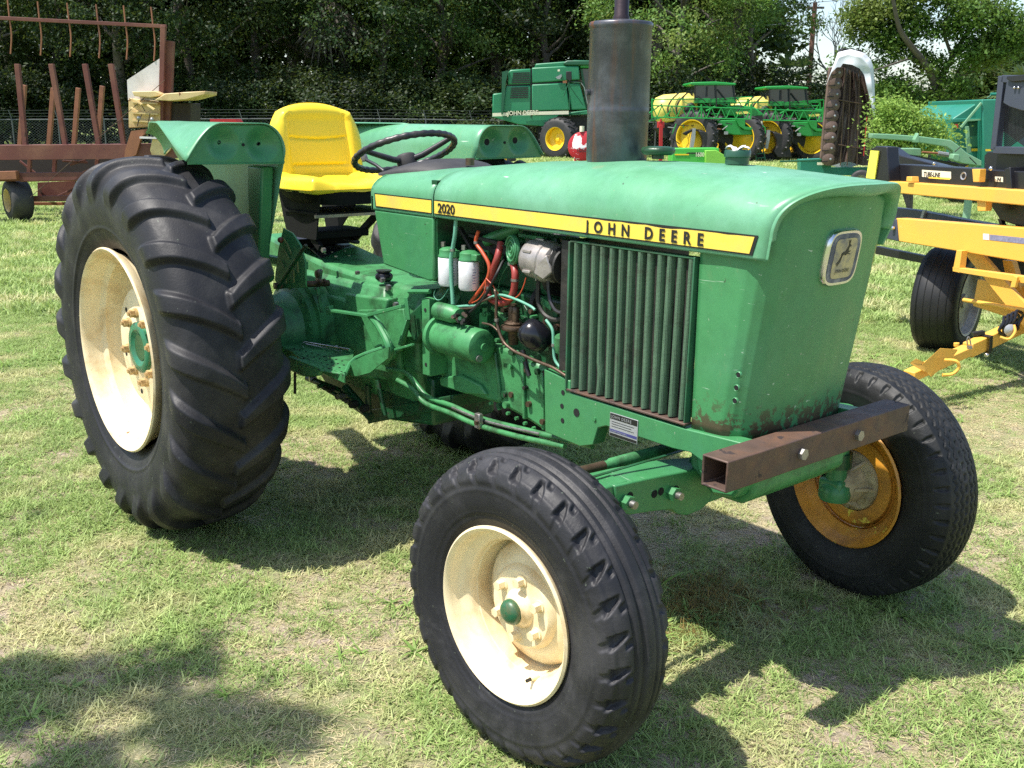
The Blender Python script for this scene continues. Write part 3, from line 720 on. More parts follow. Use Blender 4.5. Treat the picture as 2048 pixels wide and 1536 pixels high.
tp(MB().tube([A(690, 480, y=0), A(705, 484, y=-.02), A(716, 484, y=-.03)], [.006, .007, .009], 8), 'seat_lever', 'black')

# ---- transmission, rear axle
mb = MB()
mb.prism([Vector((-.28, 0, z_)) + Vector((0, y_, 0)) for y_, z_ in ((-.17, .48), (.17, .48), (.20, .62), (.20, .86), (.16, .93), (-.16, .93), (-.20, .86), (-.20, .62))], (.72, 0, 0))
tp(mb, 'transmission_case', 'cast', bevel=.02)
mb = MB().prism([Vector((.42, y_, z_)) for y_, z_ in ((-.15, .50), (.15, .50), (.19, .66), (.19, .88), (.15, .950), (-.15, .950), (-.19, .88), (-.19, .66))], (.34, 0, 0)); tp(mb, 'clutch_housing', 'cast', bevel=.015)
tp(MB().prism([Vector((x, -.155, z)) for x, z in ((-.52, .90), (-.52, 1.045), (-.20, 1.0), (.0, .972), (.36, .952), (.60, .945), (.60, .90))], (0, .31, 0)), 'rockshaft_cover', 'cast', bevel=.018)
tp(MB().prism([A(640, 524, y=-.13), A(716, 510, y=.10), A(757, 545, y=-.06), A(727, 556, y=-.13)], (0, 0, -.008)), 'inspection_cover', 'cast', bevel=.004)
p = A(703, 537, y=-.03); tp(MB().cyl(p, p+Vector((0, 0, .03)), .012, .008), 'breather', 'cast')
mb = MB().lathe([(.11, -.62), (.11, -.50), (.13, -.40), (.155, -.32), (.19, -.305), (.19, -.28), (.21, -.275), (.21, -.20)], (0, 0, .707), (0, 1, 0), 40); tp(mb, 'axle_housing', 'cast', angle=45)
mb = MB().lathe([(.11, .62), (.11, .50), (.13, .40), (.155, .32), (.19, .305), (.19, .28), (.21, .275), (.21, .20)], (0, 0, .707), (0, 1, 0), 40); tp(mb, 'axle_housing', 'cast', angle=45)
tp(MB().lathe([(.165, -.46), (.165, -.44), (.11, -.44)], (0, 0, .707), (0, 1, 0), 32), 'brake_drum', 'cast')
for k in range(10):
    a = 2*pi*k/10+.2; tp(MB().hexn((.176*cos(a), -.304, .707+.176*sin(a)), Z, .011, .012), 'bolt', 'cast')
tp(MB().cyl((0, -.94, .707), (0, -.60, .707), .05), 'axle_shaft', 'oily'); tp(MB().cyl((0, .94, .707), (0, .60, .707), .05), 'axle_shaft', 'oily')
# side bulges of the case, seen between wheel and engine
tp(MB().prism([A(612, 580, y=-.215), A(700, 600, y=-.215), A(790, 620, y=-.215), A(800, 760, y=-.215), A(700, 760, y=-.215), A(612, 740, y=-.215)], (0, .03, 0)), 'case_side', 'cast', bevel=.012)
tp(MB().prism([A(688, 585, y=-.235), A(775, 598, y=-.235), A(768, 640, y=-.235), A(690, 632, y=-.235)], (0, .05, 0)), 'case_cover', 'cast', bevel=.010)
tp(MB().prism([A(706, 560, y=-.19), A(770, 573, y=-.19), A(768, 600, y=-.22), A(694, 590, y=-.22)], (0, .10, .0)), 'case_shoulder', 'cast', bevel=.010)
mb = MB().box((.30, -.232, .80), (.375, -.20, .86)); tp(mb, 'case_boss', 'cast', bevel=.01)
for q, r in (((650, 500), .010), ((718, 545), .008), ((768, 560), .010), ((610, 620), .009), ((780, 575), .012), ((795, 610), .012), ((610, 700), .010)):
    p = A(*q, y=-.20); tp(MB().hexn(p, Z, r, .014), 'bolt', 'steel')
# lower drawbar / PTO clutter under the case
mb = MB().prism([Vector((x, -.15, z)) for x, z in ((-.10, .50), (.05, .40), (.30, .36), (.80, .44), (.80, .62), (-.10, .62))], (0, .30, 0)); tp(mb, 'lower_case', 'oily', bevel=.012)
tp(MB().prism([A(735, 820, y=-.16), A(905, 790, y=-.16), A(905, 815, y=-.16), A(735, 848, y=-.16)], (0, .3, 0)), 'guard_rail', 'oily', bevel=.004)
for k in range(11):
    q = (625+k*11+random.uniform(-4, 4), 752+k*6.5+random.uniform(-5, 8)); p = A(*q, y=-.24+.06*random.random())
    tp(MB().hexn(p, (random.uniform(-.3, .3), -1, random.uniform(-.3, .3)), random.uniform(.008, .016), .03), 'bolt', random.choice(['oily', 'cast', 'steel', 'grime']))
for a, b, r in (((615, 756), (700, 790), .014), ((690, 775), (742, 835), .018), ((640, 770), (690, 800), .010), ((735, 770), (738, 830), .012), ((755, 760), (770, 830), .010)):
    tp(MB().tube([A(*a, y=-.22), A(*b, y=-.21)], r, 10), 'linkage_rod', 'oily')
tp(MB().box((-.02, -.12, .45), (.55, .12, .50)), 'drawbar', 'oily', bevel=.006)
tp(MB().cyl(A(590, 745, y=-.42), A(590, 787, y=-.42), .006, n=8), 'hanging_rod', 'black')
# ---- foot platform
zf = .670
top = [A(558, 688, z=zf), A(640, 680, z=zf), A(708, 700, z=zf), A(706, 720, z=zf), A(692, 748, z=zf), A(640, 740, z=zf)]
pf = tp(MB().prism(top, (0, 0, -.007)), 'foot_platform', 'cast', bevel=.002)
ph = MB()
for i in range(9):
    for j in range(5):
        q = (588+i*12+j*3.5, 697+i*3.1+j*8.2)
        if q[0] < 694: p = A(*q, z=zf+.0015); ph.cyl(p, p+Vector((0, 0, .001)), .0042, n=8)
tag(tp(ph, 'tread_holes', HOLE, sub=pf), kind='stuff')
tp(MB().tube([A(690, 748, z=zf), A(699, 728, z=zf+.012), A(712, 716, z=zf+.03), A(730, 708, z=zf+.05), A(778, 692, z=zf+.075)], .008, 8), 'platform_edge', 'green', sub=pf)
plate('platform_toe', [A(692, 752, y=-.40), A(700, 725, y=-.40), A(735, 708, y=-.40), A(778, 694, y=-.40), A(776, 716, y=-.40), A(740, 745, y=-.40), A(715, 752, y=-.40)], (0, .006, 0), 'cast')
tp(MB().bar(A(560, 700, z=zf-.014), A(690, 757, z=zf-.014), .006, .035), 'platform_side', 'cast', sub=pf, bevel=.002)
tp(MB().prism([A(575, 712, y=-.50), A(640, 736, y=-.50), A(636, 752, y=-.50), A(610, 754, y=-.50), A(574, 738, y=-.50)], (0, .02, 0)), 'platform_step', 'cast', bevel=.004)
# pedals and brackets
def flatbar(name, pts, w, h, m='green', up=(0, 1, 0), **k):
    mb = MB()
    for a, b in zip(pts[:-1], pts[1:]): mb.bar(a, b, w, h, up=up)
    return tp(mb, name, m, bevel=.0015, **k)
yb = -.34
flatbar('brake_pedal', [A(657, 620, y=yb), A(740, 632, y=yb)], .022, .010, up=(0, 0, 1))
flatbar('brake_pedal', [A(738, 630, y=yb), A(806, 612, y=yb)], .018, .012, up=(0, 0, 1))
flatbar('brake_pedal', [A(658, 612, y=yb), A(661, 628, y=yb)], .03, .02)
for d in (0, .022):
    mb = MB().tube([A(738+d*200, 630, y=-.33+d), A(757+d*200, 652, y=-.34+d), A(775+d*200, 686, y=-.35+d), A(778+d*200, 706, y=-.35+d), A(766+d*200, 726, y=-.35+d)], [.010, .012, .013, .012, .010], 8, smooth=5); tp(mb, 'pedal_arm', 'green')
flatbar('platform_rail', [A(788, 700, y=-.33), A(826, 689, y=-.33)], .008, .014)
plate('pedal_bracket', [A(716, 620, y=-.26), A(806, 618, y=-.26), A(812, 650, y=-.26), A(800, 700, y=-.26), A(770, 730, y=-.26), A(745, 690, y=-.26)], (0, .02, 0), 'cast', bevel=.004)
flatbar('linkage_rod', [A(812, 605, y=-.27), A(816, 640, y=-.27), A(800, 690, y=-.28)], .008, .016)
flatbar('linkage_rod', [A(700, 738, y=-.30), A(760, 690, y=-.28)], .008, .02, 'cast')
mb = MB().tube([A(818, 583, y=-.28), A(860, 583, y=-.27)], .008, 8); tp(mb, 'linkage_rod', 'green')
flatbar('linkage_rod', [A(812, 595, y=-.28), A(818, 640, y=-.28)], .02, .006)
tp(MB().prism([A(805, 640, y=-.24), A(846, 600, y=-.24), A(850, 660, y=-.24), A(830, 690, y=-.24)], (0, .10, 0)), 'clutch_case', 'oily', bevel=.01)
# black shift boot with disc
c = A(768, 552, y=-.17); tp(MB().lathe([(.0, -.022), (.024, -.020), (.034, -.008), (.034, .004), (.024, .014), (.018, .020), (.0, .021)], c, (0, 0, 1), 28), 'shift_knob', 'darkplastic', angle=60)
tp(MB().cyl(c+Vector((0, 0, .018)), c+Vector((0, 0, .023)), .030), 'shift_plate', 'blackpaint')
# quadrant with three slots
yq = -.40
qd = [A(566, 456, y=yq), A(584, 466, y=yq), A(600, 490, y=yq), A(610, 525, y=yq), A(611, 575, y=yq), A(560, 578, y=yq), A(549, 560, y=yq), A(556, 500, y=yq)]
quad = tp(MB().prism(qd, (0, .008, 0)), 'lever_quadrant', 'green', bevel=.002)
for pts in (((568, 478), (576, 490), (583, 508)), ((567, 497), (573, 507), (578, 518)), ((561, 520), (565, 527), (568, 534)), ((587, 540), (588, 550), (588, 565)), ((572, 550), (573, 560), (573, 567)), ((594, 515), (596, 530), (597, 545))):
    tp(MB().tube([A(*q, y=yq-.001) for q in pts], .0035, 6), 'quadrant_slot', mat('slot_light', (.20, .24, .08), .8) if 'slot_light' not in bpy.data.materials else bpy.data.materials['slot_light'], sub=quad)
flatbar('control_lever', [A(556, 575, y=-.42), A(612, 490, y=-.42)], .010, .012, 'oily')
tp(MB().ball(A(561, 480, y=-.43), .012), 'lever_knob', mat('knob_rust', (.12, .03, .015), .5), sub=quad)
tp(MB().cyl(A(548, 572, y=-.43), A(658, 566, y=-.20), .013), 'rock_shaft', 'brown')
for q in ((640, 565), (650, 565), (636, 548)): p = A(*q, y=-.26); tp(MB().lathe([(.0, 0), (.016, 0), (.016, .008), (.008, .010), (.0, .010)], p, Z, 16), 'washer', 'brown')
tp(MB().bar(A(640, 540, y=-.24), A(634, 578, y=-.24), .02, .015), 'link_bracket', 'steel')
flatbar('link_rod', [A(635, 575, y=-.30), A(643, 625, y=-.30)], .010, .012, 'cast')
tp(MB().cyl((-.35, -.34, .93), (-.10, -.34, .91), .022), 'lift_arm', 'green'); tp(MB().bar((-.30, -.40, 1.0), (.25, -.36, 1.0), .03, .03), 'lift_arm', 'green', bevel=.003)
# ---- wrench lying on the foot platform
za = zf+.012
w0, w1 = A(606, 684, z=za), A(700, 700, z=za)
wr = MB().tube([w0, w0.lerp(w1, .5), w1], [.0055, .0055, .0065], 10)
wr.tube([w0, A(602, 691, z=za), A(607, 694, z=za)], .003, 6); wr.tube([A(612, 688, z=za), A(684, 703, z=za-.004)], .0035, 6); wr.lathe([(.008, 0), (.008, .012), (.0, .012)], A(672, 694, z=za), (w1-w0), 10)
tag(wr.build('hand_tool', M_['chrome'], None), 'bright chrome breaker bar tool lying on the perforated foot platform', 'tool')

# ---- engine
mb = MB().box((.985, -.165, .66), (1.66, .165, 1.02)); tp(mb, 'engine_block', 'oily', bevel=.012)
mb = MB().box((1.00, -.150, 1.02), (1.62, .15, 1.11)); tp(mb, 'cylinder_head', 'oily', bevel=.01)
mb = MB().box((1.02, -.09, 1.11), (1.60, .10, 1.18)); tp(mb, 'rocker_cover', 'cast', bevel=.02)
tp(MB().box((1.05, -.155, 1.12), (1.5, -.11, 1.17)), 'manifold', 'grime', bevel=.01)
tp(MB().prism([A(860, 660, y=-.19), A(1000, 690, y=-.19), A(1090, 735, y=-.19), A(1112, 765, y=-.19), A(1112, 880, y=-.19), A(1060, 845, y=-.19), A(1000, 810, y=-.19), A(885, 775, y=-.19)], (0, .38, 0)), 'oil_pan', 'cast', bevel=.014)
for k in range(7):
    p = A(985+k*17, 806+k*10, y=-.194); tp(MB().hexn(p, Z, .006, .012), 'bolt', 'cast')
for a, b, w in (((990, 705), (1002, 800), .012), ((1045, 720), (1050, 838), .014), ((1085, 745), (1088, 860), .012)):
    tp(MB().bar(A(*a, y=-.195), A(*b, y=-.195), .014, w, up=(0, 1, 0)), 'pan_rib', 'cast', bevel=.004)
tp(MB().prism([A(878, 755, y=-.205), A(920, 750, y=-.205), A(960, 770, y=-.205), A(972, 790, y=-.205), A(930, 788, y=-.205), A(880, 772, y=-.205)], (0, .03, 0)), 'pan_boss', 'cast', bevel=.006)
mb = MB().lathe([(.0, .0), (.205, .0), (.215, .012), (.215, .05), (.19, .065), (.17, .19), (.0, .19)], (.985, 0, .83), (-1, 0, 0), 56); tp(mb, 'flywheel_housing', 'cast', angle=40)
plate_ = tp(MB().box((.905, -.268, .68), (.950, -.19, .955)), 'frame_bracket', 'cast', bevel=.003)
for dz in (.72, .815, .915): tp(MB().cyl((.928, -.2675, dz), (.928, -.2695, dz), .007, n=14), 'bolt_hole', HOLE, sub=plate_)
# starter
mb = MB().lathe([(.060, .0), (.068, .004), (.068, .02), (.056, .022), (.056, .035), (.058, .04), (.058, .235), (.055, .245), (.040, .252), (.014, .253), (.014, .262), (.0, .262)], (.985, -.255, .835), (1, 0, 0), 40); stt = tp(mb, 'starter_motor', 'cast', angle=40)
tp(MB().lathe([(.012, 0), (.012, .006), (.0, .006)], (1.238, -.275, .80), (1, 0, 0), 14), 'starter_bolt', 'steel', sub=stt)
tp(MB().lathe([(.020, .0), (.030, .006), (.030, .10), (.024, .108), (.024, .13), (.0, .132)], (1.0, -.27, .925), (1, 0, 0), 28), 'solenoid', 'cast', sub=stt, angle=40)
for k in range(9):
    p = Vector((1.12+.012*k*.6, -.285+.02*random.random(), .905+.03*random.random())); tp(MB().hexn(p, (random.uniform(.2, 1), -1, random.random()*.5), .007, .022), 'terminal', random.choice(['grime', 'brown', 'oily']), sub=stt)
# filters
def filt(px, y):
    c0 = A(px, 580 if px > 915 else 571, y=y); r = .0345
    f = tp(MB().lathe([(.0, 0), (r*.86, .001), (r, .010), (r, .094), (r*.96, .096), (.0, .096)], c0, (0, 0, 1), 36), 'fuel_filter', 'white', angle=45)
    tp(MB().lathe([(r*.98, .098), (r*.98, .104), (r*.9, .108), (r*.9, .122), (r*.6, .130), (.0, .132)], c0, (0, 0, 1), 28), 'filter_head', 'green', sub=f, angle=40)
    tp(MB().bar(c0+Vector((.03, -.005, .112)), c0+Vector((.055, .0, .112)), .028, .022), 'filter_lug', 'green', sub=f, bevel=.003)
    for q in ((-.015, .09, .012),): tp(MB().hexn(c0+Vector((q[0], -.01, .132)), (0, 0, 1), .008, .015), 'bolt', 'steel', sub=f)
    vd = (CAM_POS-c0); vd.z = 0; vd.normalize(); rt = Vector((0, 0, 1)).cross(vd)
    for j in range(6):
        ang = .30+.06*(j % 2); w = .012 if j % 2 else .007; zz = .070-.009*j
        mbm = MB()
        for s_ in range(3):
            a0 = ang+s_*.12; d0 = vd*cos(a0)+rt*sin(a0); a1 = a0+.10; d1 = vd*cos(a1)+rt*sin(a1)
            mbm.add([c0+d0*(r+.0006)+Vector((0, 0, zz)), c0+d1*(r+.0006)+Vector((0, 0, zz)), c0+d1*(r+.0006)+Vector((0, 0, zz+.0022)), c0+d0*(r+.0006)+Vector((0, 0, zz+.0022))], [(0, 1, 2, 3)])
        mbm.build('filter_print', mat('print_grey', (.12, .16, .25), .6) if 'print_grey' not in bpy.data.materials else bpy.data.materials['print_grey'], f, smooth=False)
    return f
filt(897, -.240); filt(938, -.248)
tp(MB().box((.99, -.18, 1.06), (1.14, -.15, 1.13)), 'filter_bracket', 'oily', bevel=.005)
# alternator
ac = A(1092, 522, y=-.215); ax = Vector((1, .0, -.06)).normalized()
al = tp(MB().lathe([(.0, -.075), (.045, -.073), (.056, -.064), (.060, -.05), (.060, .0), (.064, .004), (.064, .018), (.060, .022), (.058, .05), (.040, .062), (.0, .062)], ac, ax, 40), 'alternator', 'alu', angle=40)
for k in range(12):
    a = 2*pi*k/12; d = Vector((0, cos(a), sin(a))); tp(MB().box(tuple(ac+d*.0615+Vector((-.045, -.004, -.004))), tuple(ac+d*.0615+Vector((-.010, .004, .004)))), 'cooling_slot', 'alu', sub=al, bevel=.001) if k % 2 else None
tp(MB().prism([ac+Vector((.03, -.066, .0)), ac+Vector((.065, -.060, .03)), ac+Vector((.085, -.05, -.02)), ac+Vector((.06, -.066, -.045)), ac+Vector((.02, -.068, -.03))], (0, .02, 0)), 'alternator_ear', 'alu', sub=al, bevel=.004)
tp(MB().lathe([(.020, .062), (.052, .066), (.056, .072), (.046, .080), (.056, .088), (.054, .094), (.022, .096), (.0, .096)], ac, ax, 36), 'pulley', 'grime', sub=al, angle=50)
fb = MB()
for k in range(9):
    a = 2*pi*k/9; d = Vector((0, cos(a), sin(a))); d2 = Vector((0, cos(a+.35), sin(a+.35))); fb.prism([ac+ax*.062+d*.02, ac+ax*.060+d*.054, ac+ax*.066+d2*.054, ac+ax*.068+d2*.02], ax*.003)
tp(fb, 'alternator_fan', 'steel', sub=al)
# spiral end plate
hc = A(1029, 500, y=-.225); hn = Vector((-.30, -.95, .05)).normalized()
hs = MB().lathe([(.0, 0), (.046, 0), (.048, .004), (.046, .010), (.0, .010)], hc, hn, 36)
he = hn.orthogonal().normalized(); hg = hn.cross(he)
hs.tube([hc+hn*.012+(he*cos(t*.35)+hg*sin(t*.35))*(.004+.00082*t) for t in range(52)], .0042, 8)
tp(hs, 'horn', 'green', angle=60)
tp(MB().tube([A(970, 482, y=-.17), A(1000, 470, y=-.15), A(1040, 455, y=-.12)], .019, 14), 'manifold_elbow', 'cast')
# fan, belts and pulleys
for c, r in ((A(1122, 545, y=-.16), .075), (A(1100, 615, y=-.10), .085)):
    tp(MB().lathe([(.0, -.012), (r*.6, -.012), (r, -.010), (r*.92, 0), (r, .010), (.0, .012)], c, (1, 0, 0), 36), 'belt_pulley', 'grime', angle=40)
bl = MB()
q0 = [A(x_, y_, y=-.22) for x_, y_ in ((1080, 530), (1076, 580), (1078, 610), (1092, 632), (1115, 640), (1128, 625), (1130, 570), (1125, 500))]
bl.tube(q0, .007, 6, smooth=4); tp(bl, 'fan_belt', 'grime')
tp(MB().tube([A(1096, 540, y=-.24), A(1098, 590, y=-.24), A(1110, 620, y=-.24), A(1132, 628, y=-.22)], .006, 6, smooth=4), 'adjusting_arm', 'blackpaint')
tp(MB().bar(A(1085, 600, y=-.2), A(1105, 615, y=-.2), .01, .02), 'bracket', 'green')
tp(MB().box((1.60, -.25, .83), (1.66, .25, 1.22)), 'radiator', 'grime')
# fuel pump
fp = A(1027, 655, y=-.215)
pm = MB().lathe([(.0, -.055), (.016, -.055), (.018, -.02), (.022, -.012), (.040, -.006), (.042, 0), (.040, .006), (.030, .010), (.032, .016), (.024, .022), (.0, .024)], fp, (0, 0, 1), 28)
for dx in (-.017, .017): pm.lathe([(.012, .015), (.013, .05), (.0125, .066), (.010, .070), (.0, .071)], fp+Vector((dx*.8, -dx*.2, 0)), (0, 0, 1), 16)
tp(pm, 'fuel_pump', 'brown', angle=40)
# black sediment bowl, leaning
b0, b1 = A(1066, 668, y=-.24), A(1088, 715, y=-.22)
tp(MB().lathe([(.0, -.045), (.020, -.043), (.036, -.034), (.045, -.016), (.047, .0), (.044, .03), (.034, .055), (.0, .062)], b0, (b1-b0)*1.0+Vector((.02, .04, 0)), 36), 'air_bowl', 'darkplastic', angle=70)
tp(MB().lathe([(.0, 0), (.026, 0), (.027, .022), (.024, .03), (.020, .048), (.0, .048)], A(1126, 700, y=-.22), (.1, -.3, 1), 12), 'oil_filler_cap', 'cast', angle=30)
tp(MB().cyl(A(1126, 760, y=-.2), A(1126, 690, y=-.2), .014), 'filler_neck', 'oily')
for k in range(14):
    q = (960+random.random()*150, 600+random.random()*110); p = A(*q, y=-.185); tp(MB().hexn(p, (random.uniform(-.3, .3), -1, 0), random.uniform(.006, .011), random.uniform(.012, .03)), 'bolt', random.choice(['cast', 'oily', 'brown', 'steel', 'green']))
for k in range(9):
    q = (880+random.random()*230, 455+random.random()*45+ (0)); p = A(q[0], q[1]+(q[0]-880)*.12, y=-.15); s_ = random.uniform(.012, .028)
    tp(MB().box(tuple(p-Vector((s_, .012, s_*.7))), tuple(p+Vector((s_, .012, s_*.7)))), 'casting_lug', random.choice(['cast', 'oily', 'grime']), bevel=.004)
# hoses, wires and pipes
def hose(name, pts, r, m, y=-.23, n=8):
    P_ = []
    for i, q in enumerate(pts):
        yy = q[2] if len(q) > 2 else y
        P_.append(A(q[0], q[1], y=yy))
    return tp(MB().tube(P_, r, n, smooth=6), name, m, angle=80)
hose('teal_pipe', [(912, 440), (910, 470), (905, 500), (902, 520), (903, 560), (905, 590), (906, 608)], .0072, 'tealtube', -.255)
hose('orange_wire', [(957, 462), (952, 485), (965, 505), (978, 530), (976, 555), (960, 580), (940, 606)], .0062, 'orangehose', -.245)
hose('red_hose', [(1002, 486, -.21), (995, 515), (985, 545), (976, 575), (980, 595), (1000, 606), (1018, 600), (1028, 580), (1030, 545), (1024, 520, -.21)], .0115, 'redhose', -.235, 12)
hose('black_cable', [(1012, 510, -.2), (995, 545), (980, 575), (965, 600), (948, 618), (940, 625)], .005, 'black', -.255)
hose('red_wire', [(972, 557), (985, 570), (1000, 592), (1020, 600), (1038, 590), (1048, 570), (1052, 555)], .0022, 'orangehose', -.25)
hose('red_wire', [(972, 558), (970, 580), (958, 598), (944, 606)], .0022, 'orangehose', -.255)
hose('harness', [(906, 614), (930, 612), (955, 610), (975, 598), (1000, 590), (1030, 598), (1060, 612), (1070, 620)], .0045, 'tealtube', -.25)
hose('harness', [(915, 618), (945, 616), (960, 605), (985, 595)], .004, 'brown', -.255)
hose('brown_pipe', [(998, 612, -.22), (992, 590, -.235), (990, 580), (993, 600), (993, 640), (1005, 680), (1025, 700), (1050, 712), (1080, 725), (1105, 735), (1132, 752)], .0052, 'brown', -.268)
hose('thin_wire', [(1016, 530), (1002, 555), (996, 580)], .0012, 'oily', -.24)
hose('thin_wire', [(870, 580), (868, 592), (875, 600), (885, 596), (897, 578)], .0016, 'tealtube', -.25)
hose('brown_pipe', [(965, 646), (985, 652), (1003, 672), (1006, 690)], .0035, 'brown', -.26)
hose('green_pipe', [(1092, 640), (1105, 660), (1107, 690), (1110, 720), (1125, 740)], .0048, 'tealtube', -.245)
hose('black_cable', [(1045, 700), (1052, 730), (1058, 752)], .008, 'black', -.245)
hose('green_pipe', [(1034, 702), (1048, 722)], .005, 'green', -.255)
random.seed(31)
for q, y, r in (((1002, 492), -.212, .0145), ((1024, 528), -.212, .0145), ((976, 575), -.237, .0135), ((1030, 560), -.236, .0135), ((905, 500), -.256, .0095), ((952, 485), -.246, .008), ((1107, 690), -.247, .007), ((993, 640), -.27, .0075)):
    p = A(*q, y=y); tp(MB().tube([p+Vector((0, 0, -.004)), p+Vector((0, 0, .004))], r, 14), 'hose_clamp', 'steel')
for k in range(26):
    q = (1000+random.random()*115, 700+random.random()*150) if k % 2 else (960+random.random()*160, 610+random.random()*90); p = A(*q, y=-.19)
    tp(MB().cyl(p, p+Vector((0, -random.uniform(.006, .02), 0)), random.uniform(.004, .012), n=10), 'core_plug', random.choice(['cast', 'oily', 'grime', 'brown']))
for a, b in (((985, 615), (1015, 640)), ((1050, 612), (1080, 660)), ((1000, 700), (1012, 690)), ((1035, 630), (1060, 640)), ((940, 470), (1010, 490)), ((1040, 470), (1090, 478)), ((920, 455), (945, 500))):
    tp(MB().bar(A(*a, y=-.18), A(*b, y=-.18), .016, .012), 'engine_bracket', random.choice(['oily', 'cast', 'grime']), bevel=.002)
# long bundled pipes under the engine
for dy, pts, m in ((-.235, [(775, 738), (812, 746), (838, 775), (858, 795), (905, 812), (960, 836), (1060, 862), (1145, 882), (1185, 893)], 'cast'), (-.25, [(795, 760), (825, 778), (850, 806), (900, 826), (955, 850), (1040, 874), (1130, 893)], 'cast'), (-.24, [(905, 815), (960, 838), (1010, 852), (1080, 868)], 'steel')):
    hose('hydraulic_pipe', [(a, b) for a, b in pts], .0095 if m == 'cast' else .006, m, dy)
tp(MB().box(tuple(A(956, 842, y=-.262)-Vector((.014, .006, .026))), tuple(A(956, 842, y=-.262)+Vector((.014, .012, .026)))), 'pipe_clamp', 'steel', bevel=.003)
tp(MB().hexn(A(955, 845, y=-.27), Z, .008, .01), 'bolt', 'brown')

# ---- front frame, axle and bumper
yr = -.268
rail = [(1088, 738), (1140, 762), (1140, 786), (1368, 857), (1500, 890), (1500, 920), (1420, 935), (1380, 905), (1345, 897), (1212, 852), (1196, 856), (1186, 890), (1160, 893), (1090, 864)]
rl = [A(*q, y=yr) for q in rail]
fr_ = tp(MB().prism(rl, (0, .05, 0)), 'frame_rail', 'green', bevel=.003)
tp(MB().prism([Vector((p.x, .268, p.z)) for p in rl], (0, -.05, 0)), 'frame_rail', 'green', bevel=.003)
for q, r in (((1126, 785), .0075), ((1124, 812), .0075), ((1125, 841), .0075), ((1153, 825), .0125)):
    p = A(*q, y=yr-.0005); tp(MB().cyl(p, p+Vector((0, -.001, 0)), r, n=18), 'bolt_hole', HOLE, sub=fr_)
tp(MB().hexn(A(1190, 838, y=yr), Z, .006, .004), 'rivet', 'green', sub=fr_)
# data plate
c0 = A(1221, 821, y=yr-.001); c1 = A(1277, 837, y=yr-.001); zt_ = c0.z-.004; zb_ = zt_-.070; xa, xb = c0.x, c1.x
dp = tp(MB().box((xa, yr-.0026, zb_), (xb, yr-.0008, zt_)), 'data_plate', 'plate', bevel=.0005)
tp(MB().box((xa+.002, yr-.0032, zt_-.018), (xb-.002, yr-.0024, zt_-.002)), 'plate_band', 'black', sub=dp, smooth=False)
tp(MB().box((xa+.002, yr-.0032, zb_+.002), (xb-.002, yr-.0024, zb_+.010)), 'plate_band', 'black', sub=dp, smooth=False)
tp(MB().box((xa+.002, yr-.0032, zb_+.014), (xb-.002, yr-.0024, zb_+.022)), 'plate_band', mat('plate_blue', (.05, .05, .18), .5), sub=dp, smooth=False)
text_mesh('JOHN DEERE', (xa+.007, yr-.0034, zt_-.0145), (1, 0, 0), (0, 0, 1), .0125, 'plate', spacing=1.2, sx=.95, sub=dp)
for j in range(3): tp(MB().box((xa+.008, yr-.0031, zt_-.026-.007*j), (xb-.014-.01*(j % 2), yr-.0026, zt_-.0246-.007*j)), 'plate_line', 'black', sub=dp, smooth=False)
text_mesh('JOHN DEERE DUBUQUE WORKS', (xa+.005, yr-.0034, zb_+.0155), (1, 0, 0), (0, 0, 1), .0062, 'plate', sx=.70, sub=dp)
# front support casting under the nose
mb = MB().prism([Vector((x, -.245, z)) for x, z in ((2.12, .775), (2.29, .762), (2.31, .745), (2.31, .67), (2.27, .612), (2.20, .60), (2.14, .66))], (0, .49, 0)); tp(mb, 'front_support', 'green', bevel=.014)
tp(MB().prism([Vector((x, -.20, z)) for x, z in ((2.08, .74), (2.30, .74), (2.30, .62), (2.26, .582), (2.16, .582), (2.08, .64))], (0, .42, 0)), 'front_support', 'cast', bevel=.014)
mb = MB(); mb.grid(lambda u, v: (lambda p: Vector((p.x-.004*v, p.y*1.0, .765-.05*v)))(nose(u, 0)), 60, 4); tp(mb, 'front_skirt', 'green', solid=.006, angle=60)
# axle beam: channel centre with sliding extensions
xa_ = 2.105
near = [A(*q, x=xa_) for q in ((1230, 972), (1290, 958), (1378, 941), (1440, 935))]
low = [A(*q, x=xa_) for q in ((1418, 1006), (1402, 1020), (1375, 1031), (1355, 1028), (1345, 1019), (1300, 1024), (1262, 1030), (1234, 1026))]
tp(MB().prism(near+low, (-.115, 0, 0)), 'axle_beam', 'green', bevel=.004)
zc_ = near[-1].z; far_ = [Vector((xa_, y_, z_)) for y_, z_ in ((near[-1].y, zc_), (.20, .655), (.50, .668), (.52, .60), (.22, .585), (.05, .53), (low[0].y, low[0].z))]
tp(MB().prism(far_, (-.115, 0, 0)), 'axle_beam', 'green', bevel=.004)
for sy in (-1, 1): tp(MB().box((1.998, min(sy*.46, sy*.64), .592), (2.098, max(sy*.46, sy*.64), .663)), 'axle_extension', 'green', bevel=.004)
tp(MB().box((2.035, -.60, .672), (2.045, -.12, .6745)), 'axle_seam', 'oily')
for q in ((1250, 1003), (1342, 986)):
    p = A(*q, x=xa_); tp(MB().hexn(p, (1, 0, 0), .020, .022), 'axle_nut', 'green'); tp(MB().cyl(p+Vector((.02, 0, 0)), p+Vector((.038, 0, 0)), .0105, n=14), 'axle_bolt', 'steel')
for q in ((1309, 988), (1322, 983), (1352, 979), (1260, 992)): p = A(*q, x=xa_+.0008); tp(MB().cyl(p, p+Vector((.0008, 0, 0)), .011, n=16), 'bolt_hole', HOLE)
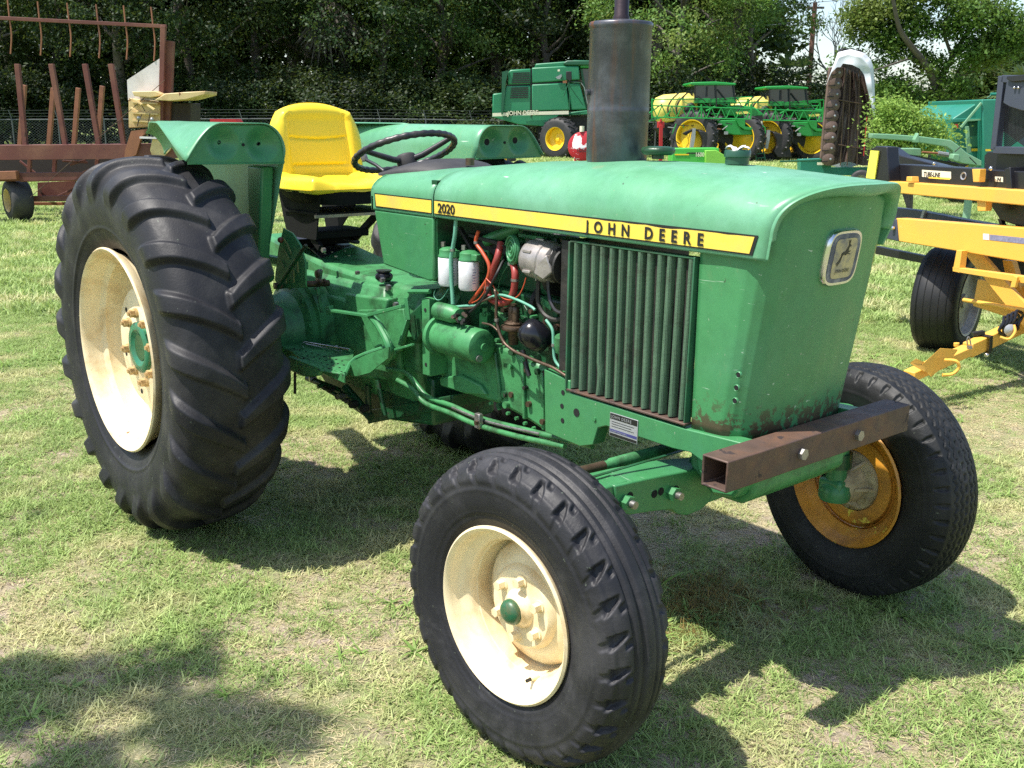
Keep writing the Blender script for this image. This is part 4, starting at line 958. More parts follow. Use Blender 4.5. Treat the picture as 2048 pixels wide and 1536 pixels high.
tp(MB().tube([(1.93, -.62, .648), (1.93, -.36, .640), (1.93, -.352, .640), (1.93, .62, .63)], [.013, .013, .017, .017], 14), 'tie_rod', 'cast'); tp(MB().cyl((1.93, -.55, .6462), (1.93, -.38, .641), .0142), 'tie_rod_sleeve', 'brown')
tp(MB().prism([Vector((2.20, y_, z_)) for y_, z_ in ((-.14, .64), (.14, .64), (.09, .56), (-.09, .56))], (-.18, 0, 0)), 'axle_pivot', 'cast', bevel=.01)
for sy in (-1, 1):
    tp(MB().cyl((2.045, sy*.60, .668), (2.045, sy*.60, .36), .034, n=20), 'kingpin', 'green')
    tp(MB().lathe([(.048, 0), (.052, .02), (.048, .05), (.038, .06), (.0, .06)], (2.045, sy*.60, .345), (0, 0, 1), 20), 'spindle', 'green')
    tp(MB().lathe([(.046, .0), (.046, .05), (.0, .05)], (2.045, sy*.60, .46), (0, 0, 1), 20), 'spindle_collar', 'oily')
    tp(MB().cyl((2.045, sy*.60, .388), (2.05, sy*.70, .388), .036, n=20), 'spindle_arm', 'grime')
    tp(MB().bar((2.045, sy*.60, .655), (1.93, sy*.60, .645), .04, .02), 'steering_arm', 'oily', bevel=.003)
    tp(MB().box((2.00, sy*.595-.032, .345), (2.085, sy*.595+.032, .42)), 'spindle_block', 'green', bevel=.012)
# bumper tube: square, open ends
bx0, bx1, bz0, bz1, by0, by1 = 2.312, 2.390, .708, .787, -.433, .382; t_ = .006
bm = MB()
def sq(y, i): return [Vector((x, y, z)) for x, z in ((bx0+i, bz0+i), (bx1-i, bz0+i), (bx1-i, bz1-i), (bx0+i, bz1-i))]
r0, r1, i0, i1 = sq(by0, 0), sq(by1, 0), sq(by0, t_), sq(by1, t_)
vs = r0+r1+i0+i1; fs = []
for k in range(4):
    k2 = (k+1) % 4
    fs += [(k, k+4, k2+4, k2), (k+8, k2+8, k2+12, k+12), (k, k2, k2+8, k+8), (k+4, k+12, k2+12, k2+4)]
bm.add(vs, fs); bump_ = tp(bm, 'bumper_tube', 'rust', bevel=.004); bump_['label'] = 'rusty square steel tube bumper with open ends'
for y_ in (-.138, .118): tp(MB().hexn((2.39, y_, .747), (1, 0, 0), .0155, .012), 'bumper_bolt', 'steel', sub=bump_)
# ================================================================== MACHINES BEHIND
Wd = lambda D: D/FPX                          # metres per photo pixel at D
M_['rustred'] = mat('rusty_red_paint', (.125, .036, .027), .65, var=.4, vs=2, dirt=((.20, .085, .05), .8, 1.5), chip=((.07, .03, .02), .62, 4), bump=.2, bs=20)
M_['rustorange'] = mat('rusty_orange_steel', (.27, .105, .048), .6, var=.4, vs=3, dirt=((.16, .06, .035), .8, 3))
M_['creamold'] = mat('peeling_cream_paint', (.62, .47, .22), .55, var=.2, vs=3, dirt=((.36, .16, .05), .8, 2.5), chip=((.14, .05, .02), .62, 5))
M_['woodwhite'] = mat('weathered_white_board', (.66, .62, .60), .7, var=.15, vs=4, dirt=((.4, .36, .32), .5, 3))
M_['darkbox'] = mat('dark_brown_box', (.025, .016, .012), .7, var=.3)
M_['cgreen'] = mat('harvester_green', (.018, .19, .085), .42, var=.06, vs=.8, dirt=((.05, .22, .12), .5, .7))
M_['cgreend'] = mat('harvester_dark_green', (.010, .085, .04), .45, var=.1)
M_['sgreen'] = mat('sprayer_green', (.018, .26, .050), .35, var=.1)
M_['syellow'] = mat('tank_yellow', (.82, .68, .16), .4, var=.05)
M_['wyellow'] = mat('rim_yellow', (.80, .52, .02), .4, var=.06)
M_['glass'] = mat('cab_glass', (.03, .045, .055), .06, var=.1, spec=.8)
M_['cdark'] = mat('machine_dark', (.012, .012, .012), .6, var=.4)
M_['stripe'] = mat('cream_stripe', (.72, .68, .52), .5, var=.04)
M_['btyre'] = mat('background_tyre', (.022, .022, .024), .65, var=.3, vs=2, dirt=((.08, .07, .06), .5, 2))
M_['lime'] = mat('lime_green_paint', (.20, .48, .06), .4, var=.08)
M_['limeb'] = mat('bright_green_paint', (.06, .40, .055), .4, var=.08)
M_['redpaint'] = mat('red_paint', (.42, .015, .018), .4, var=.15)
M_['palegreen'] = mat('faded_pale_green', (.16, .33, .19), .5, var=.15, vs=2, dirt=((.30, .40, .28), .6, 2))
M_['bluegreen'] = mat('faded_blue_green', (.018, .185, .125), .45, var=.08, vs=1.5, dirt=((.04, .22, .15), .5, 1))
M_['tarp'] = mat('white_tarp', (.62, .64, .66), .6, var=.1, vs=3, dirt=((.36, .37, .38), .5, 3))
M_['mowerbrown'] = mat('dirty_brown_guard', (.10, .065, .055), .6, var=.3, vs=3, streak=((.22, .18, .16), .6), dirt=((.035, .022, .018), .9, 2.4))
M_['disc'] = mat('cutter_bar_brown', (.15, .095, .075), .6, var=.3, vs=6, dirt=((.06, .04, .03), .7, 5))
M_['rig'] = mat('rig_yellow', (.82, .44, .07), .38, var=.05, vs=3, dirt=((.62, .36, .10), .5, 4), spec=.5)
M_['rigblack'] = mat('rig_black', (.013, .013, .016), .32, var=.2, vs=4)
M_['rigblue'] = mat('rig_slate', (.045, .052, .075), .4, var=.15)
M_['reflect'] = mat('yellow_reflector', (.92, .86, .10), .4, var=.04)
M_['galv'] = mat('galvanised', (.33, .34, .35), .45, metal=.5, var=.2)
M_['oldt'] = mat('dark_trailer_tyre', (.008, .008, .009), .55, var=.3)  # near-black because the shade on the tread is put into the colour
M_['greyrim'] = mat('grey_rim', (.40, .37, .31), .45, metal=.3, var=.3, vs=12, dirt=((.12, .09, .06), .6, 10))

def slab(th, name, D, pts, depth, m, sub=None, **k):
    return th.part(MB().prism([P(x, y, D) for x, y in pts], FH*depth), name, M_[m] if isinstance(m, str) else m, sub=sub, **k)
def rod(th, name, D, a, b, w, m, D2=None, sub=None, n=8):
    """round bar, w in photo pixels across"""
    return th.part(MB().tube([P(a[0], a[1], D), P(b[0], b[1], D2 or D)], w*Wd(D)/2, n), name, M_[m], sub=sub)
def barp(th, name, D, a, b, w, m, D2=None, sub=None, t=None, bevel=.004):
    p = P(a[0], a[1], D); q = P(b[0], b[1], D2 or D); ww = w*Wd(D)
    d = (q-p).normalized(); up = FH.cross(d).normalized()
    return th.part(MB().bar(p, q, t or ww, ww, up=up), name, M_[m], sub=sub, bevel=bevel)
def simple_wheel(th, c, ax, R, w, rimr, rimm, tyrem='btyre', lug=0, dish=.06, name='wheel'):
    """axis ax points to the visible side; rim disc sits in a tyre with a rounded shoulder"""
    ax = Vector(ax).normalized(); c = Vector(c)
    t = MB(); t.lathe([(rimr, -w/2), (rimr+.05*R, -w/2), (R*.82, -w*.52), (R*.93, -w*.47), (R*.985, -w*.36), (R, -w*.15), (R, w*.15), (R*.985, w*.36), (R*.93, w*.47), (R*.82, w*.52), (rimr+.05*R, w/2), (rimr, w/2)], c, ax, 48)
    if lug:
        e = ax.orthogonal().normalized(); g = ax.cross(e)
        for k in range(lug):
            for s in (-1, 1):
                a = 2*pi*(k+(.25 if s > 0 else -.25))/lug; a2 = a+.9*pi/lug*1.3
                p = c+(e*cos(a)+g*sin(a))*(R*1.005); q = c+(e*cos(a2)+g*sin(a2))*(R*.97)+ax*s*w*.47
                t.bar(p, q, R*.06, R*.08, up=(e*cos(a)+g*sin(a)))
    wr = MB(); wr.lathe([(rimr*1.02, w*.50), (rimr*1.03, w*.52), (rimr*.97, w*.50), (rimr*.93, w*.40), (rimr*.88, w*.40-dish), (rimr*.5, w*.40-dish*1.3), (rimr*.32, w*.40-dish), (0, w*.40-dish)], c, ax, 40)
    wr.lathe([(rimr*1.0, -w*.5), (rimr*.9, -w*.4), (rimr*.88, w*.3)], c, ax, 32)
    wo_ = th.part(wr, name, M_[rimm], angle=40)
    th.part(t, 'tyre', M_[tyrem], sub=wo_, angle=40)
    hb = MB().lathe([(rimr*.22, w*.40-dish), (rimr*.20, w*.46-dish), (0, w*.48-dish)], c, ax, 20); th.part(hb, 'hub', M_[rimm], sub=wo_, angle=40)
    return wo_
def fixsub(th):
    pass

# ---- rusty bale wagon on the left
D = 15.4
W = Thing('hay_wagon', G(150, D), 'long rusty red hay wagon with upright stakes and a high tined rack', 'wagon')
barp(W, 'main_beam', D, (-140, 306), (352, 302), 28, 'rustred'); barp(W, 'main_beam', D+1.6, (-140, 302), (352, 298), 22, 'rustred')
barp(W, 'lower_beam', D, (-140, 356), (330, 350), 16, 'rustred'); barp(W, 'lower_rail', D, (40, 362), (330, 358), 3, 'rustorange')
barp(W, 'axle_frame', D-.1, (-90, 353), (36, 350), 16, 'rustorange')
barp(W, 'step_beam', D+.2, (48, 398), (260, 394), 11, 'rustred'); barp(W, 'step_beam', D+.5, (60, 407), (250, 408), 6, 'rustorange')
for x in (60, 110, 195, 240, 300): barp(W, 'upright', D+.3, (x, 318), (x-2, 352), 7, 'rustred')
for a, b in (((40, 322), (75, 350)), ((150, 352), (200, 330)), ((100, 400), (160, 372)), ((215, 372), (180, 400)), ((140, 330), (172, 320)), ((125, 322), (175, 325))): barp(W, 'brace', D+.4, a, b, 4, random.choice(['rustred', 'rustorange', 'rustred']))
slab(W, 'deck_panel', D+.5, [(75, 365), (150, 362), (150, 396), (75, 398)], .05, 'rustred'); slab(W, 'deck_panel', D+.3, [(205, 362), (262, 360), (262, 405), (200, 400)], .05, 'rustred')
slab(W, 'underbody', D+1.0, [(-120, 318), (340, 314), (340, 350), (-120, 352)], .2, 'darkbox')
simple_wheel(W, P(36, 400, D+.15), -RH*.75-FH*.66, .30, .30, .17, 'creamold', name='wheel')
simple_wheel(W, P(-90, 398, D+.3), -RH*.93-FH*.45, .30, .30, .17, 'creamold', name='wheel')
simple_wheel(W, P(330, 392, D+1.2), -RH*.93-FH*.45, .30, .30, .17, 'creamold', name='wheel')
for a, b in (((35, 128), (51, 292)), ((103, 128), (131, 290)), ((170, 128), (198, 290)), ((222, 128), (248, 290)), ((-40, 128), (-28, 292))): barp(W, 'stake', D, a, b, 9, 'rustred')
for a, b in (((49, 170), (40, 292)), ((107, 176), (98, 292)), ((157, 176), (148, 292)), ((205, 172), (196, 292)), ((-10, 172), (-20, 292))): barp(W, 'stake', D+1.5, a, b, 8, 'rustorange')
rk = barp(W, 'rack_rail', D, (-120, 30), (333, 53), 6.5, 'rustred')
for x in (-45, 18, 78, 137, 195, 250, 305):
    y = 37+x*.048; mb = MB().tube([P(x-3, y-38, D), P(x, y-10, D), P(x+1, y, D), P(x+5, y+32, D), P(x+3, y+70, D)], 1.6*Wd(D), 6, smooth=3); W.part(mb, 'tine', M_['rustorange'])
barp(W, 'mast', D, (327, 52), (321, 300), 9, 'rustred'); barp(W, 'mast', D+.1, (340, 82), (334, 250), 15, 'rustred')
slab(W, 'white_board', D, [(254, 160), (319, 117), (319, 200), (256, 200)], .04, 'woodwhite')
rod(W, 'brace_wire', D-.1, (60, 395), (330, 160), 1.3, 'brown')
slab(W, 'cream_cabinet', D-.05, [(257, 196), (320, 204), (320, 252), (257, 256)], .5, 'creamold', bevel=.01)
for y in (203, 224, 240): slab(W, 'cabinet_shelf', D-.12, [(262, y), (315, y+3), (315, y+6), (262, y+3)], .1, 'creamold')
for q in ((278, 236), (304, 239)): W.part(MB().ball(P(q[0], q[1], D-.2), .03), 'lever_knob', M_['galv']); rod(W, 'lever', D-.18, q, (q[0]-3, q[1]+16), 2, 'darkbox')
for a, b in (((280, 205), (290, 222)), ((300, 226), (296, 248)), ((284, 228), (276, 246))): rod(W, 'lever', D-.2, a, b, 1.6, 'darkbox')
slab(W, 'cream_ledge', D-.3, [(309, 200), (330, 187), (372, 184), (411, 182), (410, 189), (372, 199), (340, 202)], .6, 'creamold', bevel=.01)
slab(W, 'cream_ledge', D-.2, [(264, 183), (310, 182), (330, 190), (300, 195), (268, 192)], .4, 'creamold', bevel=.01)
slab(W, 'dark_cabinet', D+.1, [(321, 206), (381, 206), (381, 246), (321, 246)], .5, 'darkbox', bevel=.01)
for pts in ([(250, 300), (262, 262), (310, 256), (283, 272), (272, 310), (248, 318)], [(305, 278), (345, 285), (340, 300), (310, 330), (300, 300)], [(318, 255), (350, 262), (346, 272), (316, 268)]): slab(W, 'folded_panel', D-.15, pts, .08, 'rustorange' if pts[0][0] < 300 else 'creamold')
slab(W, 'roller_guard', D-.2, [(279, 273), (313, 274), (313, 278), (279, 277)], .05, 'woodwhite')
for q in ((270, 200), (295, 210), (262, 215)): W.part(MB().bar(P(q[0], q[1], D-.2), P(q[0]+14, q[1]+9, D-.25), .03, .02), 'broken_strip', M_['creamold'])

# ---- small red tractor parts glimpsed beyond the seat
D = 22
Rt = Thing('red_baler', G(545, D), 'dark red farm implement mostly hidden behind the seat frame', 'implement')
slab(Rt, 'frame_panel', D, [(548, 382), (556, 378), (560, 430), (546, 432)], .6, 'redpaint'); slab(Rt, 'drive_box', D+.1, [(556, 384), (760, 384), (760, 412), (560, 414)], .5, 'cdark')
for x in (600, 640, 690, 735): simple_wheel(Rt, P(x, 420, D+.1), -FH*.9-RH*.3, .13, .12, .07, 'rustorange')
rod(Rt, 'draw_rod', D-.1, (560, 405), (755, 396), 3, 'rustred')
slab(Rt, 'red_hood', D+1, [(420, 238), (470, 238), (476, 246), (420, 246)], .5, 'redpaint')
barp(Rt, 'upright', D+1, (446, 244), (600, 384), 5, 'redpaint')

# ---- combine harvester
D = 43.5
def cc(X, Y): return (900+X/3.413, Y/3.413)
C_ = Thing('combine_harvester', G(1090, D), 'large green combine harvester with louvred side panels and cream stripe, parked before the woods', 'combine')
def cs(name, pts, depth, m, dd=0, **k): return slab(C_, name, D+dd, [cc(*q) for q in pts], depth, m, **k)
cs('rear_hood', [(292, 640), (362, 632), (362, 800), (288, 800)], 2.6, 'cgreen', .1, bevel=.05)
cs('rear_louvre_panel', [(400, 492), (412, 476), (552, 468), (552, 575), (395, 578)], 2.8, 'cgreen', 0, bevel=.05)
cs('engine_panel', [(385, 586), (552, 582), (552, 760), (350, 768)], 2.8, 'cgreen', 0, bevel=.05)
cs('tank_side', [(558, 462), (768, 450), (880, 452), (888, 545), (558, 568)], 2.8, 'cgreen', 0, bevel=.05)
cs('side_panel', [(558, 576), (792, 566), (820, 752), (558, 758)], 2.8, 'cgreen', -.02, bevel=.05)
cs('front_panel', [(800, 566), (885, 570), (935, 748), (828, 752)], 2.7, 'cgreen', .05, bevel=.05)
cs('lower_skirt', [(285, 792), (810, 780), (805, 768), (935, 752), (966, 756), (966, 780), (740, 790), (690, 850), (640, 862), (470, 850), (290, 800)], 2.6, 'cgreen', .02, bevel=.03)
cs('grain_tank_top', [(583, 435), (780, 420), (850, 410), (966, 412), (966, 445), (583, 462)], 2.4, 'cgreen', .1, bevel=.04)
cs('grain_tank_top', [(770, 432), (800, 412), (1080, 412), (1080, 446), (790, 446)], 1.6, 'cgreend', -.02, bevel=.04)
cs('stripe', [(290, 772), (400, 768), (400, 790), (290, 795)], .02, 'stripe', -.06)
cs('stripe', [(520, 764), (810, 756), (810, 780), (520, 786)], .02, 'stripe', -.06)
for k in range(6): cs('stripe_bar', [(372+5*k, 769), (374.5+5*k, 769), (374.5+5*k, 790), (372+5*k, 790)], .02, 'stripe', -.06); cs('stripe_bar', [(494+5*k, 766), (496.5+5*k, 766), (496.5+5*k, 788), (494+5*k, 788)], .02, 'stripe', -.06)
p0 = P(*cc(393, 787), D-.07); q0_ = P(*cc(490, 784), D-.07)
text_mesh('JOHN DEERE', p0, (q0_-p0), (0, 0, 1), .24, 'stripe', bold=.02, sx=.92, parent=C_.e, inv=C_.inv)
for Y0, X0, X1 in ((496, 430, 545), (598, 418, 533)):
    for k in range(6): cs('louvre', [(X0-k*1.5, Y0+13*k), (X1, Y0-3+13*k), (X1, Y0+4+13*k), (X0-k*1.5, Y0+7+13*k)], .03, 'cdark', -.03)
cs('panel_gap', [(552, 468), (558, 468), (556, 800), (550, 800)], .1, 'cdark', .0)
cs('panel_gap', [(395, 578), (885, 550), (885, 558), (395, 586)], .1, 'cdark', .02)
cs('rear_ladder', [(355, 490), (400, 480), (380, 560), (375, 640), (360, 780), (350, 780)], .1, 'cgreend', -.1)
cs('cab_glass', [(895, 470), (1150, 470), (1190, 748), (945, 748)], 2.0, 'glass', .3)
cs('cab_roof', [(885, 440), (1200, 436), (1200, 466), (888, 464)], 2.2, 'sgreen', .1, bevel=.04)
cs('cab_pillar', [(890, 470), (905, 470), (948, 748), (932, 748)], .1, 'cgreend', .2)
cs('mirror', [(792, 487), (830, 487), (832, 545), (818, 555), (793, 540)], .1, 'cdark', -.4, bevel=.02)
for a, b in (((812, 545), (818, 750)), ((828, 560), (890, 565)), ((895, 565), (918, 600)), ((918, 600), (945, 740)), ((812, 560), (775, 660)), ((818, 590), (910, 720))):
    rod(C_, 'handrail', D-.35, cc(*a), cc(*b), 1.6, 'galv' if a[0] > 890 else 'cgreend')
cs('side_light', [(770, 552), (798, 548), (798, 566), (772, 568)], .1, 'rustorange', -.3); cs('decal', [(735, 474), (750, 473), (750, 487), (735, 488)], .02, 'stripe', -.06)
cs('latch', [(720, 528), (760, 505), (764, 520), (750, 540), (735, 540)], .05, 'galv', -.1)
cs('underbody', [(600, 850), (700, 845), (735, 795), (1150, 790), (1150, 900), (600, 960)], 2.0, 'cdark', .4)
ce = P(*cc(745, 975), D-.2); simple_wheel(C_, Vector((ce.x, ce.y, .80)), -FH*.80-RH*.60, .84, .62, .46, 'wyellow', lug=20, dish=.15)
ce = P(*cc(340, 1010), D+.8); simple_wheel(C_, Vector((ce.x, ce.y, .55)), -FH*.80-RH*.60, .55, .35, .30, 'wyellow', lug=18)
ce = P(*cc(420, 1080), D-14); 

# ---- two self-propelled sprayers, near one built then copied
D = 41
def sp(X, Y): return (1250+X/4.096, 120+Y/4.096)
def sprayer(name, D, dx, dy, sc_, label, flip=False):
    S = Thing(name, G(1430+dx, D), label, 'sprayer', 'green crop sprayers parked side by side')
    def Q(X, Y): x, y = sp(X, Y); return (1430+dx+(x-1430)*sc_, 245+(y-245)*sc_+dy)
    def ss(nm, pts, dep, m, dd=0, **k): return slab(S, nm, D+dd, [Q(*q) for q in pts], dep, m, **k)
    def rr(nm, a, b, w, m, dd=0): return rod(S, nm, D+dd, Q(*a), Q(*b), w, m, n=6)
    ss('cab_roof', [(532, 200), (540, 182), (740, 176), (905, 190), (915, 200), (900, 208), (750, 206), (560, 208)], 1.9, 'sgreen', 0, bevel=.03)
    ss('cab_body', [(575, 208), (890, 208), (905, 330), (570, 340)], 1.7, 'glass', .1)
    for a, b in (((575, 208), (572, 335)), ((745, 206), (750, 390)), ((890, 208), (905, 335)), ((675, 215), (672, 300)), ((760, 240), (830, 330))): rr('cab_pillar', a, b, 2.4, 'cdark')
    ss('cab_base', [(570, 330), (910, 320), (910, 345), (570, 352)], 1.6, 'sgreen', .05)
    tk = MB(); c = P(*Q(410, 395), D+.9); tk.lathe([(.0, -.86), (.30, -.84), (.48, -.74), (.56, -.45), (.56, .45), (.48, .74), (.30, .84), (.0, .86)], c, RH*.98+FH*.2+Vector((0, 0, .10)), 32)
    S.part(tk, 'tank', M_['syellow'], angle=60)
    ss('tank_shoulder', [(455, 330), (470, 300), (560, 298), (610, 315), (610, 345), (470, 400)], 1.3, 'syellow', .3, bevel=.08)
    ss('tank_sump', [(320, 470), (470, 468), (468, 496), (330, 500)], .8, 'syellow', .4)
    for X in (370, 440): S.part(MB().tube([P(*Q(X, 480), D+.1), P(*Q(X-20, 400), D+.1), P(*Q(X+10, 330), D+.2), P(*Q(X+70, 270), D+.5)], .03, 6, smooth=3), 'hose', M_['cdark'])
    ss('engine_hood', [(800, 380), (930, 368), (1060, 385), (1135, 440), (1130, 460), (990, 470), (820, 450)], 1.3, 'sgreen', .2, bevel=.08)
    ss('hood_stripe', [(905, 425), (1000, 420), (1030, 440), (920, 444)], .02, 'syellow', .12)
    ss('front_grille', [(985, 462), (1130, 455), (1128, 560), (1090, 575), (1000, 560), (980, 500)], 1.2, 'cdark', .1)
    ss('white_label', [(1052, 506), (1125, 500), (1125, 538), (1052, 540)], .03, 'stripe', .05)
    ss('chassis', [(760, 495), (920, 490), (960, 570), (1110, 575), (1108, 612), (900, 615), (830, 600), (810, 540), (770, 520)], .9, 'sgreen', .0, bevel=.03)
    ss('chassis_arm', [(905, 480), (985, 480), (985, 545), (1120, 565), (1118, 580), (980, 572), (930, 540)], .2, 'sgreen', -.1, bevel=.02)
    ss('black_tank', [(490, 395), (520, 352), (560, 345), (590, 400), (570, 430), (490, 430)], .8, 'cdark', .2, bevel=.08)
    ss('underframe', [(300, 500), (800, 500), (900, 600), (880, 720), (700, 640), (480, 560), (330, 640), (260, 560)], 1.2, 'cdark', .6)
    # booms: two long lattice girders along the side
    for (ya, yb, xa, xb, dd, nb) in ((372, 470, 222, 1030, -.8, 10), (325, 400, 222, 1010, .9, 9)):
        sl = 30 if dd < 0 else -6
        rr('boom_rail', (xa, ya), (xb, ya+sl*.9), 2.2, 'sgreen', dd); rr('boom_rail', (xa, yb-2), (xb, yb+sl*.5), 2.6, 'sgreen', dd)
        for i in range(nb):
            u0 = i/nb; u1 = (i+.5)/nb; u2 = (i+1)/nb; X0, X1, X2 = (xa+(xb-xa)*u for u in (u0, u1, u2))
            yt_ = lambda u: ya+sl*.9*u
            yb__ = lambda u: yb-2+(sl*.5+2)*u
            rr('boom_lattice', (X0, yt_(u0)), (X1, yb__(u1)), 2, 'sgreen', dd); rr('boom_lattice', (X1, yb__(u1)), (X2, yt_(u2)), 2, 'sgreen', dd)
        for X in (xa, (xa+xb)/2, xb): rr('boom_post', (X, ya-10), (X, yb+10), 3, 'sgreen', dd)
    for a, b in (((220, 325), (700, 318)), ((600, 330), (1040, 300)), ((1040, 300), (1040, 480)), ((700, 360), (1000, 350)), ((760, 350), (900, 400)), ((640, 350), (700, 400)), ((870, 300), (870, 360))): rr('boom_brace', a, b, 2, 'sgreen', .1)
    for a, b in (((545, 240), (540, 290)), ((560, 250), (575, 300)), ((590, 290), (660, 340)), ((700, 430), (790, 460)), ((540, 540), (650, 530)), ((650, 560), (790, 570)), ((300, 520), (520, 540)), ((380, 640), (450, 690))): rr('hose', a, b, 1.8, 'cdark', -.2)
    rr_ = random.Random(17)
    for k in range(26):
        X = 240+rr_.random()*780; Yq = 330+rr_.random()*150; rr('boom_strut', (X, Yq), (X+rr_.uniform(-90, 90), Yq+rr_.uniform(-50, 50)), rr_.choice([1.4, 2, 2.4]), rr_.choice(['sgreen', 'sgreen', 'cdark', 'cgreend']), rr_.uniform(-.9, .3))
    for k in range(12):
        X = 300+rr_.random()*600; rr('valve_pipe', (X, 500+rr_.random()*60), (X+rr_.uniform(-60, 60), 520+rr_.random()*90), 2, rr_.choice(['cdark', 'galv', 'sgreen']), rr_.uniform(-.5, .1))
    ss('warning_light', [(750, 558), (790, 558), (790, 570), (750, 570)], .05, 'rustorange', -.3)
    ss('work_light', [(812, 585), (845, 585), (845, 610), (812, 610)], .05, 'galv', -.3)
    def wh(X, dd, yel, R=.98):
        p = P(*Q(X, 700), D+dd); simple_wheel(S, Vector((p.x, p.y, R*.98)), -FH*.78-RH*.62, R, .42, R*.66, yel, lug=22, dish=.12)
    wh(560, -.2, 'wyellow'); wh(950, .4, 'wyellow', .95); wh(760, 2.4, 'wyellow', .9); wh(1060, 3.0, 'wyellow', .9)
    ss('mudguard', [(600, 575), (640, 580), (700, 600), (745, 680), (770, 800), (640, 800), (600, 740), (640, 700), (630, 640)], .35, 'cdark', -.8, bevel=.05)
    ss('mudguard', [(480, 600), (560, 562), (640, 575), (640, 590), (560, 578), (500, 620)], .4, 'cdark', -.7, bevel=.03)
    for a, b in (((1040, 630), (1080, 830)), ((1110, 625), (1150, 820))): rr('ladder_rail', a, b, 2.6, 'cgreend', -.1)
    for k in range(5): rr('ladder_rung', (1050+k*8, 660+k*36), (1118+k*8, 655+k*36), 2.2, 'cgreend', -.1)
    S.part(MB().tube([P(*Q(1125, 540), D-.1), P(*Q(1148, 560), D-.1), P(*Q(1145, 610), D-.1), P(*Q(1120, 620), D-.1)], .03, 6, smooth=3), 'handrail', M_['sgreen'])
    ss('suspension_leg', [(535, 720), (560, 560), (580, 560), (575, 640), (560, 720)], .3, 'galv', -.9)
    return S
sprayer('crop_sprayer', 41, 0, 0, 1.0, 'green crop sprayer with yellow tank, the one nearer the muffler stack')
sprayer('crop_sprayer', 43, 147, 4, .95, 'green crop sprayer with yellow tank, the one beside the tarp covered mower')

# ---- red jack post and lime planter seen over the hood
D = 19
J = Thing('implement_jack', G(1322, D), 'red implement jack standing upright right of the muffler stack', 'jack')
barp(J, 'post', D, (1322, 250), (1321, 330), 6.5, 'redpaint'); slab(J, 'head', D, [(1316, 243), (1329, 243), (1329, 256), (1316, 256)], .14, 'redpaint', bevel=.01)
J.part(MB().cyl(P(1322, 243, D), P(1322, 238, D), .02, n=10), 'crank_pin', M_['redpaint']); g0 = P(1321, 330, D); J.part(MB().cyl((g0.x, g0.y, g0.z), (g0.x, g0.y, .05), .022, n=10), 'leg', M_['galv']); J.part(MB().cyl((g0.x, g0.y, 0), (g0.x, g0.y, .05), .09, n=14), 'foot', M_['galv'])
D = 18
L_ = Thing('mower_conditioner', G(1400, D), 'bright lime green implement with dark stripe, its top edge just over the hood', 'implement')
slab(L_, 'side_panel', D, [(1345, 297), (1438, 296), (1440, 345), (1343, 345)], .5, 'limeb', bevel=.01); slab(L_, 'nose_shield', D-.1, [(1411, 301), (1432, 300), (1452, 312), (1456, 345), (1411, 345)], .5, 'lime', bevel=.01)
slab(L_, 'stripe', D-.01, [(1350, 308), (1378, 308), (1378, 310.5), (1350, 310.5)], .01, 'wyellow'); slab(L_, 'stripe', D-.01, [(1376, 305), (1402, 305), (1402, 307.5), (1372, 307.5)], .01, 'cdark')
text_mesh('1600', P(1390, 313, D-.012), RH, (0, 0, 1), .10, 'stripe', bold=.02, parent=L_.e, sx=.8, inv=L_.inv)
for x in (1360, 1440): g0 = P(x, 345, D+.2); L_.part(MB().box((g0.x-.05, g0.y-.05, 0), (g0.x+.05, g0.y+.05, g0.z)), 'leg', M_['limeb'])
# ---- round red and white tank
D = 23
Dr = Thing('fuel_drum', G(1163, D), 'round red tank end with torn white lettering sheet, just left of the muffler stack', 'tank')
dcn = P(1163, 293, D); R_ = 28*Wd(D)
m, nt, b, out = newmat('torn_sheet'); tc = N(nt, 'ShaderNodeTexCoord').outputs['Object']
nt.links.new(mixc(nt, ramp(nt, noise_tex(nt, tc, 2.6, 5, .6, .6), .53, .56), (.42, .012, .022), (.78, .77, .78)), b.inputs['Base Color']); b.inputs['Roughness'].default_value = .5
ca = (-FH*.95-RH*.3); ca.z = 0
Dr.part(MB().lathe([(.0, .03), (R_*.85, .02), (R_*.98, 0), (R_, -.04), (R_, -1.0), (R_*.9, -1.05), (.0, -1.06)], dcn, ca, 48), 'tank_shell', m, angle=40)
Dr.part(MB().cyl(dcn+Vector((0, 0, R_)), dcn+Vector((0, 0, R_+.12)), .05, n=14), 'filler_neck', M_['stripe'])
for s_ in (-.25, .25):
    q = dcn - ca*.5 + RH*s_; Dr.part(MB().cyl((q.x, q.y, 0), (q.x, q.y, dcn.z-R_*.6), .03, n=8), 'leg', M_['redpaint'])
ux_ = ca.cross(Vector((0, 0, 1)))*-1
text_mesh('1050', dcn+ca*.045+ux_*-.10+Vector((0, 0, -.12)), ux_, (0, 0, 1), .11, 'black', bold=.02, parent=Dr.e, inv=Dr.inv)
